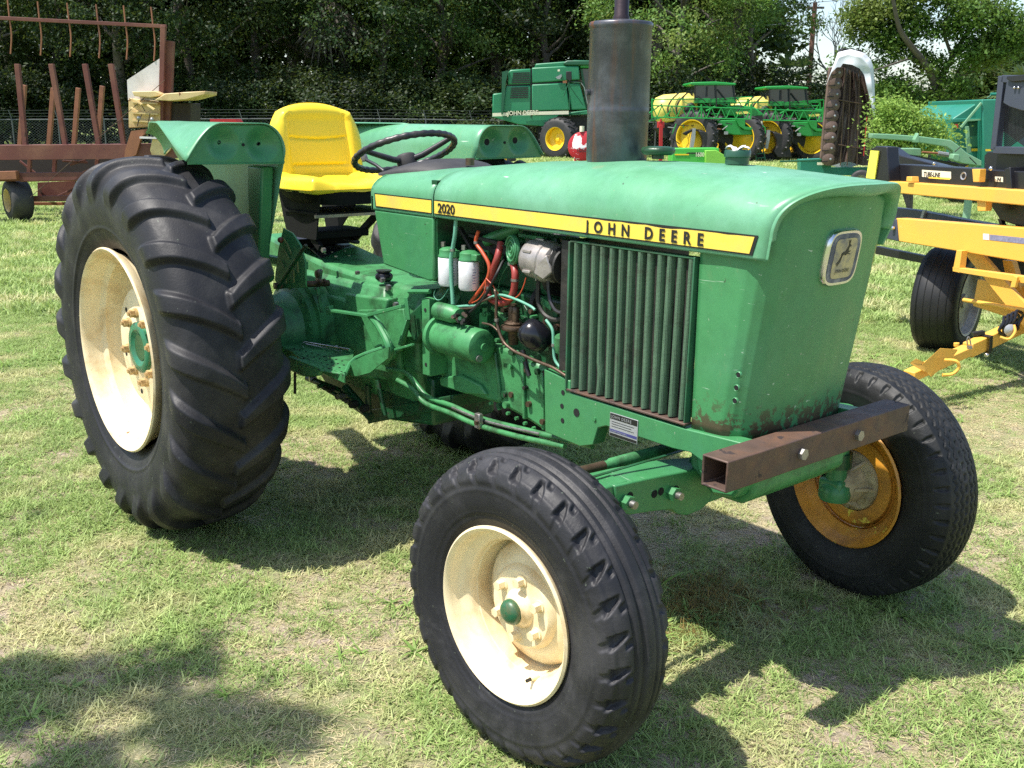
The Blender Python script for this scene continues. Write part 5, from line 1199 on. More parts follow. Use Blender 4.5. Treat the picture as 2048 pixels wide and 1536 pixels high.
# black machinery foot under the left fender: small yellow wheel
D = 30
Bk = Thing('parked_tiller', G(1000, D), 'low dark implement with a yellow rim, between the fender and the combine', 'implement')
slab(Bk, 'body', D, [(968, 312), (1032, 308), (1032, 322), (968, 330)], .6, 'cdark', bevel=.02); simple_wheel(Bk, P(1004, 320, D-.2), -FH, .25, .2, .13, 'wyellow')
Sg = Thing('round_sign', G(708, D), 'black round sign with white figure, half hidden behind the seat back', 'sign')
c = P(706, 258, D); Sg.part(MB().lathe([(0, 0), (.22, 0), (.22, -.03), (0, -.03)], c, -FH, 32), 'sign_face', M_['cdark']); Sg.part(MB().bar(c-FH*.02+RH*.02+Vector((0, 0, .06)), c-FH*.02+RH*.12+Vector((0, 0, .06)), .02, .03), 'sign_mark', M_['stripe']); Sg.part(MB().bar(c-FH*.02-RH*.06, c-FH*.02+RH*.02, .02, .03), 'sign_mark', M_['stripe'])
Sg.part(MB().cyl((c.x, c.y, 0), (c.x, c.y, c.z-.2), .03, n=8), 'post', M_['galv'])

# ---- disc mower folded upright under a white tarp
D = 25
Mo = Thing('disc_mower', G(1695, D), 'disc mower folded upright with scalloped cutter bar and white tarp hood', 'mower')
def mo(X, Y): return (1250+X/2.566, Y/2.566)
out_ = [(1062, 342), (1110, 330), (1235, 395), (1268, 470), (1274, 600), (1268, 740), (1250, 830), (1130, 868), (1065, 850), (1030, 812), (1040, 700), (1055, 430)]
def mfold(u, v):
    # a wrinkled guard cloth hanging on the frame
    xl = 1100+(-95)*v**1.2; xr = 1232+42*min(1, v*3)-22*max(0, v-.8)*3
    X = xl+(xr-xl)*u; Y = 335+60*u*(1-min(1, v*1.2)) + (505+10*sin(u*9))*v
    w = .10*sin(u*17+v*2)+.06*sin(u*41+v*3)+.05*noise.noise(Vector((u*9, v*5, 2)))
    return P(*mo(X, Y), D+.1+w*.9)
Mo.part(MB().grid(mfold, 90, 40), 'guard_cloth', M_['mowerbrown'], angle=70)
Mo.part(MB().prism([P(*mo(x, y), D+.55) for x, y in out_], FH*.3), 'back_cover', M_['tarp'])
slab(Mo, 'frame_panel', D+.45, [mo(*q) for q in ((1085, 350), (1118, 322), (1170, 325), (1215, 350), (1240, 400), (1262, 520), (1262, 700), (1090, 800))], .05, 'mowerbrown')
bar_ = slab(Mo, 'cutter_bar', D-.05, [mo(*q) for q in ((1050, 345), (1105, 345), (1090, 540), (1068, 820), (1005, 815), (1030, 540))], .12, 'disc', bevel=.01)
for k in range(9):
    u = k/8; X = 1098-45*u; Y = 372+54*k*1.03; c = P(*mo(X-10, Y), D-.06)
    Mo.part(MB().lathe([(.0, .02), (.13, .015), (.15, .0), (.13, -.02)], c, -FH, 20), 'cutting_disc', M_['disc']); Mo.part(MB().lathe([(.0, .05), (.025, .04), (.03, .02)], c+RH*.05, -FH, 10), 'disc_bolt', M_['galv'])
    Mo.part(MB().bar(c-RH*.18-FH*.02+Vector((0, 0, -.06)), c-RH*.02-FH*.02+Vector((0, 0, -.05)), .012, .02), 'blade_slot', M_['cdark'])
for X0, X1 in ((1130, 1105), (1158, 1140), (1205, 1190)): rod(Mo, 'frame_bar', D-.12, mo(X0, 360), mo(X1, 850), 2, 'brown')
for Y in (512, 742): rod(Mo, 'frame_bar', D-.14, mo(1095, Y), mo(1262, Y+28), 2.4, 'brown')
rod(Mo, 'red_bar', D-.16, mo(1242, 600), mo(1225, 800), 1.8, 'redpaint')
outer_c = [(1030, 440), (1052, 380), (1070, 330), (1092, 268), (1160, 252), (1230, 272), (1262, 305), (1275, 345), (1280, 420), (1283, 520), (1282, 600)]
inner_c = [(1034, 432), (1060, 372), (1088, 345), (1106, 345), (1118, 326), (1165, 332), (1205, 352), (1228, 385), (1240, 440), (1262, 530), (1276, 600)]
def tarpf(u, v):
    k = u*(len(outer_c)-1); i = min(int(k), len(outer_c)-2); f = k-i
    O = [outer_c[i][j]*(1-f)+outer_c[i+1][j]*f for j in (0, 1)]; I = [inner_c[i][j]*(1-f)+inner_c[i+1][j]*f for j in (0, 1)]
    X = O[0]*(1-v)+I[0]*v; Y = O[1]*(1-v)+I[1]*v
    return P(*mo(X, Y), D-.35+.9*max(0, .35-v)**1.2+.10*noise.noise(Vector((X*.012, Y*.012, 5))))
Mo.part(MB().grid(tarpf, 70, 20), 'tarp', M_['tarp'], angle=120)
slab(Mo, 'top_strap', D+.1, [mo(*q) for q in ((1105, 262), (1122, 246), (1215, 258), (1243, 282), (1232, 290), (1205, 268), (1120, 262))], .3, 'cdark', bevel=.01)
slab(Mo, 'pivot_frame', D+.2, [mo(*q) for q in ((900, 818), (1050, 812), (1060, 860), (1300, 860), (1300, 900), (900, 900))], .3, 'bluegreen', bevel=.01)
rod(Mo, 'pivot_rail', D+.1, (1560, 323), (1660, 320), 3.5, 'cgreend'); slab(Mo, 'label', D, [(1635, 325), (1648, 325), (1648, 330), (1635, 330)], .03, 'stripe')
simple_wheel(Mo, P(1722, 362, D-.4), -FH*.9-RH*.3, .26, .2, .14, 'galv')
for x in (1600, 1760): g0 = P(x, 350, D+.3); Mo.part(MB().box((g0.x-.06, g0.y-.06, 0), (g0.x+.06, g0.y+.06, g0.z)), 'stand', M_['bluegreen'])

# ---- pale green hitch arm
D = 15
Ha = Thing('tongue_implement', G(1880, D), 'pale faded green implement tongue arching beside the bright shrub', 'implement')
def ha(X, Y): return (1700+X/5.69, 130+Y/5.69)
slab(Ha, 'tongue_arm', D, [ha(*q) for q in ((250, 780), (440, 785), (800, 812), (1150, 855), (1260, 935), (1330, 1000), (1500, 1090), (1500, 1150), (1280, 1120), (1180, 1080), (1175, 980), (1100, 930), (800, 885), (660, 862), (250, 835))], .16, 'palegreen', bevel=.01)
slab(Ha, 'bracket', D-.1, [ha(*q) for q in ((735, 850), (780, 770), (795, 850), (790, 885), (740, 885))], .12, 'palegreen', bevel=.01)
slab(Ha, 'hitch_box', D-.12, [ha(*q) for q in ((1165, 1070), (1180, 1010), (1250, 1015), (1255, 1060), (1240, 1105), (1190, 1100))], .15, 'palegreen', bevel=.015)
slab(Ha, 'lower_frame', D+.4, [ha(*q) for q in ((430, 950), (810, 950), (810, 1035), (700, 1030), (560, 1000))], .3, 'palegreen', bevel=.01)
slab(Ha, 'lower_frame', D+.2, [ha(*q) for q in ((500, 985), (1240, 1120), (1240, 1160), (480, 1010))], .1, 'rigblack', bevel=.01)
rod(Ha, 'hydraulic_cylinder', D+.3, ha(1000, 1005), ha(1165, 1030), 9, 'galv'); rod(Ha, 'hydraulic_cylinder', D+.3, ha(820, 990), ha(1000, 1005), 4, 'rustorange')
for q in ((1360, 1050, 1440, 1130), (1260, 930, 1190, 990)): rod(Ha, 'hose', D-.1, ha(q[0], q[1]), ha(q[2], q[3]), 2, 'cdark')
for X in (420, 1400):
    g0 = P(*ha(X, 1000 if X < 1000 else 1100), D+.15); Ha.part(MB().bar(g0, (g0.x, g0.y, 0), .08, .08, up=(1, 0, 0)), 'stand_leg', M_['palegreen'])
# ---- blue green forage machine at the right edge
D = 20
Fg = Thing('module_builder', G(1990, D), 'tall blue green harvester body with yellow lettering at the right edge', 'harvester')
slab(Fg, 'front_body', D+.3, [ha(*q) for q in ((1168, 610), (1490, 400), (1510, 400), (1560, 1060), (1168, 1040))], 2.4, 'bluegreen', bevel=.02)
slab(Fg, 'side_panel', D, [ha(*q) for q in ((1500, 392), (2150, 376), (2150, 1300), (1530, 1200))], 2.6, 'bluegreen', bevel=.02)
slab(Fg, 'edge_beam', D+.2, [ha(*q) for q in ((1166, 612), (1500, 604), (1500, 634), (1168, 655))], .1, 'bluegreen', bevel=.01)
barp(Fg, 'door_frame', D+.1, ha(1330, 700), ha(1355, 1000), 6, 'palegreen'); barp(Fg, 'brace', D+.0, ha(1495, 430), ha(1262, 712), 4, 'palegreen'); barp(Fg, 'brace', D+.1, ha(1340, 632), ha(1500, 622), 3, 'palegreen')
slab(Fg, 'dark_bay', D+.25, [ha(*q) for q in ((1360, 660), (1500, 640), (1520, 930), (1375, 930))], .04, 'cgreend')
slab(Fg, 'yellow_strip', D-.02, [ha(*q) for q in ((1545, 958), (1605, 958), (1605, 980), (1545, 980))], .01, 'wyellow'); slab(Fg, 'yellow_strip', D+.27, [ha(*q) for q in ((1385, 950), (1490, 950), (1490, 980), (1385, 980))], .01, 'wyellow')
p0 = P(*ha(1625, 982), D-.03); text_mesh('JOHN DEERE', p0, RH, (0, 0, 1), .055, 'wyellow', bold=.03, sx=1.0, parent=Fg.e, inv=Fg.inv)
slab(Fg, 'red_light', D+.2, [ha(*q) for q in ((1198, 672), (1232, 672), (1232, 716), (1198, 716))], .05, 'redpaint'); rod(Fg, 'top_rail', D+.5, ha(1600, 330), ha(2100, 322), 5, 'bluegreen'); rod(Fg, 'top_rail', D+.5, ha(1560, 376), ha(1640, 325), 3, 'cgreend')
for x in (1930, 2040): simple_wheel(Fg, (lambda p: Vector((p.x, p.y, .5)))(P(x, 380, D+.6)), -FH, .5, .4, .28, 'wyellow')

# ---- yellow and black bale rig, right
e1 = -(ray(287, 245)); e1.z = 0; e1.normalize(); en = Vector((-e1.y, e1.x, 0))          # e1 runs to the right and nearer
if en.dot(FH) < 0: en = -en
OP = P(1900, 480, 6.6); OP.z = 0
def Y(px, py, off=0):
    d = ray(px, py); o = OP+en*off; return CAM_POS+d*((o-CAM_POS).dot(en)/d.dot(en))
K = Thing('bale_wrapper', (OP.x, OP.y, 0), 'bright yellow and black trailed bale rig with drawbar, right of the tractor nose', 'farm rig')
def ky(name, pts, dep, m, off=0, sub=None, **k): return K.part(MB().prism([Y(x, y, off) for x, y in pts], en*dep), name, M_[m] if isinstance(m, str) else m, sub=sub, **k)
ky('upper_beam', [(1770, 362), (2300, 398), (2300, 436), (1770, 384)], .12, 'rig', bevel=.006)
ky('lower_beam', [(1792, 436), (2300, 476), (2300, 566), (1792, 482)], .12, 'rig', bevel=.006)
ky('black_beam', [(1775, 334), (1790, 328), (2030, 342), (2300, 354), (2300, 402), (2030, 380), (1775, 362)], .16, 'rigblack', off=.10, bevel=.006)
ky('beam_joint', [(2008, 338), (2020, 334), (2024, 384), (2012, 383)], .20, 'rigblack', off=.07, bevel=.004)
ky('slate_arm', [(1760, 412), (1830, 420), (1920, 438), (2060, 462), (2060, 476), (1792, 446), (1762, 438)], .08, 'rigblue', off=.28, bevel=.004)
ky('arm_gusset', [(1845, 421), (1850, 421), (1845, 437), (1840, 436)], .02, 'galv', off=.26)
ky('end_plate', [(1766, 466), (1772, 443), (1792, 438), (1796, 483), (1766, 476)], .14, 'rigblue', off=-.01, bevel=.006)
p = Y(1787, 456, -.02); K.part(MB().lathe([(0, -.02), (.014, -.012), (.014, 0)], p, en, 14), 'pin', M_['chrome'])
ky('black_tube', [(1750, 492), (1880, 518), (1880, 534), (1750, 508)], .05, 'rigblack', off=.5, bevel=.004)
# hitch triangle and reflector post
ky('reflector_post', [(1743, 298), (1752, 292), (1774, 294), (1778, 362), (1742, 362)], .10, 'rigblack', off=.0, bevel=.006)
ky('tapered_arm', [(1768, 293), (1778, 295), (1800, 311), (1900, 336), (1985, 350), (1768, 350)], .10, 'rigblack', off=.30, bevel=.006)
ky('reflector', [(1741, 301), (1757, 302), (1749, 358), (1732, 356)], .01, 'reflect', off=-.014)
ky('yellow_tab', [(1813, 353), (1823, 353), (1824, 364), (1812, 363)], .06, 'rig', off=-.02, bevel=.004)
for q in ((1959, 416, 1975, 430), (1950, 360, 1962, 372)): ky('pivot_bolt', [(q[0]-6, q[1]-22), (q[2]-2, q[1]-22), (q[2]-4, q[3]-8), (q[0]-4, q[3]-8)], .05, 'rig', off=.02, bevel=.003)
ky('decal_plate', [(1844, 339.5), (1902, 343.5), (1902, 357.5), (1844, 353.5)], .001, 'stripe', off=.0975)
uxk = e1; p0 = Y(1847, 352.5, .0965)
text_mesh('TUBE-LINE', p0, Y(1900, 356, .0965)-p0, (0, 0, 1), .042, 'black', bold=.03, sx=.78, parent=K.e, name='lettering', inv=K.inv)
ky('decal_strip', [(1857, 353), (1900, 356), (1900, 359.5), (1857, 356.5)], .001, 'yellow', off=.0972)
ky('small_plate', [(1990, 353), (2006, 354), (2006, 364), (1990, 363)], .001, 'stripe', off=.0975); text_mesh('N', Y(1994, 362, .0965), e1, (0, 0, 1), .030, 'black', bold=.05, sx=1.3, parent=K.e, inv=K.inv)
p = Y(1927, 352, .098); K.part(MB().lathe([(.015, .0), (.024, -.004), (.026, 0)], p, en, 24), 'eyelet', M_['galv']); K.part(MB().lathe([(0, -.001), (.015, -.001)], p, en, 20), 'eyelet_bore', HOLE)
p = Y(1982, 337, .05); K.part(MB().ball(p, .014), 'pin', M_['chrome']); p = Y(1868, 327, -.02); K.part(MB().ball(p, .010), 'pin', M_['chrome'])
ky('warning_label', [(1966, 467), (1978, 468), (1978, 480), (1966, 479)], .001, 'white', off=-.002)
lb = mat('label_print', (.22, .21, .30), .5, var=.6, vs=60); ky('warning_label', [(1979, 469), (2060, 477), (2060, 489), (1979, 480)], .001, lb, off=-.002)
# black mast with expanded metal
ms = MB()
for a, b in (((1992, 300), (2008, 152)), ((2062, 300), (2064, 170)), ((2008, 158), (2070, 158)), ((1992, 300), (2070, 302))): ms.bar(Y(*a, .16), Y(*b, .16), .045, .05, up=en)
K.part(ms, 'mast_frame', M_['rigblue'], bevel=.004)
ky('mast_head', [(2012, 168), (2016, 155), (2064, 150), (2064, 216), (2046, 222), (2020, 214), (2006, 206)], .08, 'rigblue', off=.12, bevel=.004); ky('mast_cap', [(2012, 158), (2014, 152), (2064, 148), (2064, 160), (2024, 164)], .12, 'rigblack', off=.10, bevel=.004)
for q in ((2029, 175), (2037, 175)): K.part(MB().ball(Y(q[0], q[1], .11), .009), 'bolt', M_['chrome'])
mm = MB()
for k in range(44):
    z0_ = 205+k*4.0-40
    for s_ in (-1, 1):
        a = (2008+ (0), z0_+ (40 if s_ > 0 else 0)); b = (2062, z0_+(0 if s_ > 0 else 40))
        if max(a[1], b[1]) < 302 and min(a[1], b[1]) > 158: mm.bar(Y(*a, .18), Y(*b, .18), .006, .007, up=en)
tag(K.part(mm, 'expanded_mesh', M_['rigblack'], smooth=False), kind='stuff')
ky('tray', [(1968, 312), (1975, 303), (2100, 306), (2100, 345), (1968, 340)], .3, 'rigblack', off=.2, bevel=.006)
ky('seat_guard', [(1975, 402), (2100, 412), (2100, 462), (2030, 450), (2000, 440)], .1, 'rigblack', off=.16, bevel=.006)
for q in ((1995, 438, 2000, 452), (2030, 444, 2032, 462)): ky('guard_leg', [(q[0], q[1]), (q[0]+6, q[1]), (q[2]+6, q[3]), (q[2], q[3])], .03, 'rigblack', off=.17)
# lower cage frame
ky('cage_post', [(1913, 500), (1923, 501), (1918, 546), (1905, 542)], .05, 'rig', off=-.06, bevel=.003); ky('cage_rail', [(1905, 534), (2150, 566), (2150, 584), (1905, 543)], .05, 'rig', off=-.06, bevel=.003)
ky('gusset', [(1925, 502), (1958, 502), (2060, 620), (2060, 670)], .03, 'rig', off=.10); ky('gusset', [(2005, 520), (2024, 522), (2050, 610), (2020, 600)], .04, 'rig', off=.2)
ky('axle_box', [(1955, 558), (2160, 590), (2160, 700), (2060, 650), (1945, 612)], .10, 'rig', off=.22, bevel=.006); ky('cage_lug', [(2028, 552), (2034, 554), (2030, 575), (2020, 575), (2022, 566)], .02, 'rig', off=-.09, bevel=.003)
ky('shade_sheet', [(1925, 500), (2160, 530), (2160, 700), (2000, 560)], .05, 'cdark', off=.45)  # dark sheet standing in for the shade beneath the beams
K.part(MB().cyl(Y(1928, 600, .15), Y(2060, 622, .05), .014, n=10), 'brake_rod', M_['rig'])
# wheel
wc = G(1908, 7.15); wc.z = .355
def rigw(c):
    return simple_wheel(K, c, Vector((.985, .17, 0)), .375, .30, .238, 'greyrim', tyrem='oldt', dish=.02, name='wheel')
rw = rigw(wc); 
for k in range(5):
    mb = MB().lathe([(.3765, -.10+.05*k-.003), (.3785, -.10+.05*k), (.3765, -.10+.05*k+.003)], wc, Vector((.985, .17, 0)), 48); K.part(mb, 'tread_rib', M_['oldt'], sub=rw)
rigw(wc + Vector((1.45, .25, 0)))
# drawbar
def D3(px, py, D): return P(px, py, D)
db = [D3(1818, 752, 5.55), D3(1935, 700, 5.85), D3(2040, 652, 6.2), D3(2130, 612, 6.6)]
K.part(MB().bar(db[0], db[1], .075, .055), 'drawbar', M_['rig'], bevel=.005); K.part(MB().bar(db[1], db[2], .065, .085), 'drawbar', M_['rig'], bevel=.005); K.part(MB().bar(db[2], db[3], .075, .095), 'drawbar', M_['rig'], bevel=.005)
K.part(MB().prism([D3(1842, 734, 5.52), D3(1880, 700, 5.55), D3(1915, 702, 5.66), D3(1900, 722, 5.64), D3(1862, 755, 5.52)], (0, 0, .012)), 'drawbar_plate', M_['rig'], bevel=.003)
K.part(MB().prism([D3(1820, 728, 5.5), D3(1832, 720, 5.5), D3(1858, 732, 5.55), D3(1850, 745, 5.5)], (0, 0, .01)), 'drawbar_plate', M_['rig'], bevel=.003)
K.part(MB().tube([D3(1890, 720, 5.55), D3(1912, 722, 5.5), D3(1918, 735, 5.5), D3(1905, 748, 5.5), D3(1885, 750, 5.5)], .009, 8, smooth=4), 'hoop_handle', M_['rig'])
K.part(MB().tube([D3(1936, 695, 5.72), D3(1934, 680, 5.72), D3(1938, 674, 5.72), D3(1942, 690, 5.72)], .004, 6, smooth=4), 'retaining_pin', M_['steel'])
K.part(MB().cyl(D3(1913, 692, 5.7), D3(1913, 686, 5.7), .016, n=10), 'bolt', M_['rig']); K.part(MB().cyl(D3(1939, 697, 5.72), D3(1939, 692, 5.72), .016, n=10), 'washer', M_['steel'])
K.part(MB().lathe([(.07, -.02), (.075, 0), (.07, .02)], D3(1966, 686, 5.95), db[2]-db[1], 4), 'clamp', M_['rigblack']); K.part(MB().ball(D3(1973, 710, 5.9), .014), 'clamp_bolt', M_['chrome']); K.part(MB().bar(D3(1945, 668, 5.95), D3(1968, 664, 5.95), .03, .02), 'clamp', M_['rigblack'])
for k in range(4): 
    c = D3(2010+k*8, 652-k*4, 6.0-.0*k); K.part(MB().tube([c+Vector((0, cos(a)*.055, sin(a)*.055))+RH*.01*sin(3*a) for a in [2*pi*i/16 for i in range(17)]], .010, 6), 'hose_coil', M_['rigblack'])
K.part(MB().lathe([(.02, -.01), (.035, 0), (.02, .01), (0, .012)], D3(2020, 660, 5.85), -FH, 20), 'reflector_disc', M_['plate']); K.part(MB().tube([D3(2000, 674, 5.85), D3(2018, 678, 5.83), D3(2030, 664, 5.83), D3(2028, 650, 5.85)], .008, 8, smooth=4), 'hoop_handle', M_['rig'])
K.part(MB().bar(db[3], db[3]+(db[3]-db[2])*2.5, .10, .11), 'drawbar', M_['rig'], bevel=.005)
# ================================================================== GROUND, GRASS, TREES
m, nt, b, out = newmat('lawn_soil'); M_['soil'] = m
tc = N(nt, 'ShaderNodeTexCoord').outputs['Object']
n1 = noise_tex(nt, tc, .9, 6, .6, .3); n2 = noise_tex(nt, tc, 5.5, 8, .7, .5); n3 = noise_tex(nt, tc, 70, 6, .75, .8); n4 = noise_tex(nt, tc, .07, 4, .55)
soil = mixc(nt, ramp(nt, n3, .3, .7), (.25, .18, .13), (.62, .50, .41))
straw = mixc(nt, ramp(nt, noise_tex(nt, tc, 110, 4, .7, 1.5), .35, .65), (.28, .24, .11), (.60, .55, .32))
gr = mixc(nt, ramp(nt, noise_tex(nt, tc, 90, 5, .7, 1.2), .3, .7), (.13, .19, .045), (.38, .46, .16))
c = mixc(nt, ramp(nt, n2, .38, .62), soil, straw)
# distance from the bare foreground: the far lawn is thicker
geo = N(nt, 'ShaderNodeSeparateXYZ'); nt.links.new(tc, geo.inputs[0])
vl = N(nt, 'ShaderNodeVectorMath', operation='DISTANCE'); nt.links.new(tc, vl.inputs[0]); vl.inputs[1].default_value = (2.0, -1.5, 0)
far = ramp(nt, vl.outputs['Value'], 2.5, 11, 0, 1)
ga = N(nt, 'ShaderNodeMath', operation='MULTIPLY_ADD'); nt.links.new(far, ga.inputs[0]); ga.inputs[1].default_value = .22; nt.links.new(n1, ga.inputs[2])
gb = N(nt, 'ShaderNodeMath', operation='MULTIPLY_ADD'); nt.links.new(n4, gb.inputs[0]); gb.inputs[1].default_value = .25; nt.links.new(ga.outputs[0], gb.inputs[2])
c = mixc(nt, ramp(nt, gb.outputs[0], .58, .80), c, gr)
nt.links.new(c, b.inputs['Base Color']); b.inputs['Roughness'].default_value = .9; b.inputs['Specular IOR Level'].default_value = .15
bn = N(nt, 'ShaderNodeBump'); bn.inputs['Strength'].default_value = .9; bn.inputs['Distance'].default_value = .02; nt.links.new(n3, bn.inputs['Height']); nt.links.new(bn.outputs[0], b.inputs['Normal'])
gm = MB()
def gpt(u, v):
    x = -60+120*u; y = -50+130*v; return Vector((x, y, 0))
gm.add([(-900, -900, 0), (900, -900, 0), (900, 900, 0), (-900, 900, 0)], [(0, 1, 2, 3)])
tag(gm.build('ground', m, smooth=False), kind='structure')

# grass blades: small tufts scattered by geometry nodes
def leafmat(name, c0, c1, c2=None, trans=.35, rough=.55, posn=.8):
    m = bpy.data.materials.new(name); m.use_nodes = True; nt = m.node_tree; nt.nodes.clear()
    out = N(nt, 'ShaderNodeOutputMaterial'); oi = N(nt, 'ShaderNodeObjectInfo'); at = N(nt, 'ShaderNodeAttribute', attribute_name='tone')
    tc = N(nt, 'ShaderNodeNewGeometry').outputs['Position']
    col = mixc(nt, at.outputs['Fac'], c0, c1)
    if c2: col = mixc(nt, ramp(nt, noise_tex(nt, tc, posn, 3, .6), .48, .66), col, c2)
    hs = N(nt, 'ShaderNodeHueSaturation'); nt.links.new(col, hs.inputs['Color']); mr = N(nt, 'ShaderNodeMapRange'); mr.inputs[3].default_value = .72; mr.inputs[4].default_value = 1.28
    nt.links.new(oi.outputs['Random'], mr.inputs[0]); nt.links.new(mr.outputs[0], hs.inputs['Value'])
    p = N(nt, 'ShaderNodeBsdfPrincipled'); nt.links.new(hs.outputs[0], p.inputs['Base Color']); p.inputs['Roughness'].default_value = rough; p.inputs['Specular IOR Level'].default_value = .3
    tr = N(nt, 'ShaderNodeBsdfTranslucent'); nt.links.new(mixc(nt, .35, hs.outputs[0], (.35, .45, .08), 'MIX'), tr.inputs['Color'])
    mx = N(nt, 'ShaderNodeMixShader'); mx.inputs[0].default_value = trans; nt.links.new(p.outputs[0], mx.inputs[1]); nt.links.new(tr.outputs[0], mx.inputs[2]); nt.links.new(mx.outputs[0], out.inputs['Surface'])
    return m
def tone_attr(me, vals):
    a = me.attributes.new('tone', 'FLOAT', 'POINT'); a.data.foreach_set('value', vals)
GM = leafmat('grass_blade', (.155, .25, .062), (.45, .57, .20), (.56, .54, .27), trans=.35, posn=1.7)
SM = leafmat('straw_blade', (.38, .31, .16), (.66, .58, .36), trans=.15)
def tuft(nb, spread, hmin, hmax, w, flat, m, name, seg=3):
    mb = MB(); tone = []
    for _ in range(nb):
        a = random.uniform(0, 2*pi); r = spread*sqrt(random.random()); x, y = r*cos(a), r*sin(a); d = random.uniform(0, 2*pi); L = random.uniform(hmin, hmax)
        el = random.uniform(*flat); bend = random.uniform(.4, 1.6); ww = w*random.uniform(.6, 1.3); t0 = random.random()
        px, py, pz = x, y, 0; e = el; vs = []
        for s in range(seg+1):
            f = s/seg; wd = ww*(1-f**1.6)*.5+.0001
            nx, ny = -sin(d), cos(d); vs += [(px-nx*wd, py-ny*wd, pz), (px+nx*wd, py+ny*wd, pz)]; tone += [min(1, t0*.7+f*.3)]*2
            px += cos(e)*cos(d)*L/seg; py += cos(e)*sin(d)*L/seg; pz = max(.001, pz+sin(e)*L/seg); e -= bend/seg
        mb.add(vs, [(2*s, 2*s+1, 2*s+3, 2*s+2) for s in range(seg)])
    me = mb.mesh(name, m, smooth=True, angle=180); tone_attr(me, tone); o = bpy.data.objects.new(name, me); return o
def scatter(name, objs, pts, scales, label, seed=1):
    """one object whose points carry instances of the tufts"""
    col = bpy.data.collections.new(name+'_source')
    for o in objs: col.objects.link(o)
    me = bpy.data.meshes.new(name); me.from_pydata(pts, [], []); a = me.attributes.new('sc', 'FLOAT', 'POINT'); a.data.foreach_set('value', scales)
    o = bpy.data.objects.new(name, me); COL.objects.link(o)
    ng = bpy.data.node_groups.new(name, 'GeometryNodeTree'); ng.interface.new_socket('Geometry', in_out='INPUT', socket_type='NodeSocketGeometry'); ng.interface.new_socket('Geometry', in_out='OUTPUT', socket_type='NodeSocketGeometry')
    gi = ng.nodes.new('NodeGroupInput'); go = ng.nodes.new('NodeGroupOutput'); ip = ng.nodes.new('GeometryNodeInstanceOnPoints'); ci = ng.nodes.new('GeometryNodeCollectionInfo')
    ci.inputs['Collection'].default_value = col; ci.inputs['Separate Children'].default_value = True; ci.inputs['Reset Children'].default_value = True
    rv = ng.nodes.new('FunctionNodeRandomValue'); rv.data_type = 'FLOAT_VECTOR'; rv.inputs[0].default_value = (-.12, -.12, 0); rv.inputs[1].default_value = (.12, .12, 6.283); rv.inputs['Seed'].default_value = seed
    na = ng.nodes.new('GeometryNodeInputNamedAttribute'); na.data_type = 'FLOAT'; na.inputs[0].default_value = 'sc'
    ip.inputs['Pick Instance'].default_value = True
    L = ng.links.new; L(gi.outputs[0], ip.inputs['Points']); L(ci.outputs[0], ip.inputs['Instance']); L(rv.outputs[0], ip.inputs['Rotation']); L(na.outputs[0], ip.inputs['Scale']); L(ip.outputs[0], go.inputs[0])
    md = o.modifiers.new('scatter', 'NODES'); md.node_group = ng
    tag(o, label, kind='stuff'); return o
rg = np.random.default_rng(5)
def nz(x, y, f, s=0): return noise.noise(Vector((x*f, y*f, s)))
def lawn_points(n, Dmin, Dmax, keep, smin, smax):
    pts = []; sc_l = []
    k = 0
    while len(pts) < n and k < n*6:
        k += 1
        # uniform over the ground wedge in front of the camera, wide enough for a step aside
        D = sqrt(Dmin**2+(Dmax**2-Dmin**2)*rg.random()); s = (rg.random()*2-1)*(.62*D+.8)
        x = CAM_POS.x+FH.x*D+RH.x*s; y = CAM_POS.y+FH.y*D+RH.y*s
        d = keep(x, y)
        if rg.random() > d: continue
        pts.append((x, y, 0)); sc_l.append(smin+(smax-smin)*rg.random()*(.4+.6*d))
    return pts, sc_l
sandp = A(1965, 868, z=0)
dens = lambda x, y: min(1, max(.06, -1.3*exp(-(((x-sandp.x)/.28)**2+((y-sandp.y)/.45)**2))+ 0.86+.9*nz(x, y, 1.1)+.8*nz(x, y, 4.2, 3)+.5*nz(x, y, .35, 7)+ .35*max(0, (sqrt((x-2)**2+(y+1.5)**2)-3)/4)))
gt = [tuft(11, .026, .018, .050, .0033, (.10, 1.05), GM, 'tuft%d' % i) for i in range(8)] + [tuft(7, .03, .03, .065, .0042, (.25, 1.2), GM, 'tuftb%d' % i) for i in range(2)]
p_, s_ = lawn_points(135000, 1.25, 8.5, dens, .55, 1.25); scatter('grass', gt, p_, s_, 'short patchy green grass growing in pale sandy soil')
st_ = [tuft(12, .05, .014, .045, .0026, (-.05, .35), SM, 'straw%d' % i) for i in range(6)]
p_, s_ = lawn_points(36000, 1.25, 8.5, lambda x, y: min(1, max(.1, .6-1.1*nz(x, y, 1.1)+.5*nz(x, y, 6, 9))), .6, 1.25); scatter('dry_grass', st_, p_, s_, 'dead straw coloured grass lying between the green tufts', 2)
bp_ = A(1395, 1205, z=0); bt_ = [tuft(10, .03, .03, .07, .0035, (.2, 1.2), leafmat('brown_blade', (.14, .10, .03), (.34, .24, .07), trans=.2), 'brown%d' % i) for i in range(3)]
scatter('browned_grass', bt_, [(bp_.x+rg.normal()*.10, bp_.y+rg.normal()*.12, 0) for _ in range(260)], [.7+.4*rg.random() for _ in range(260)], 'browned patch of grass beside the near front tyre', 8)
wd = [tuft(14, .012, .06, .13, .011, (.05, .9), leafmat('weed_leaf', (.16, .28, .06), (.34, .48, .14), trans=.35), 'weed%d' % i, seg=5) for i in range(4)]
p_, s_ = lawn_points(330, 1.3, 7, lambda x, y: min(1, max(.0, -.1+2.0*nz(x, y, .9, 4))), .5, 1.05); scatter('weeds', wd, p_, s_, 'broad bladed bright green weeds in the lawn', 3)
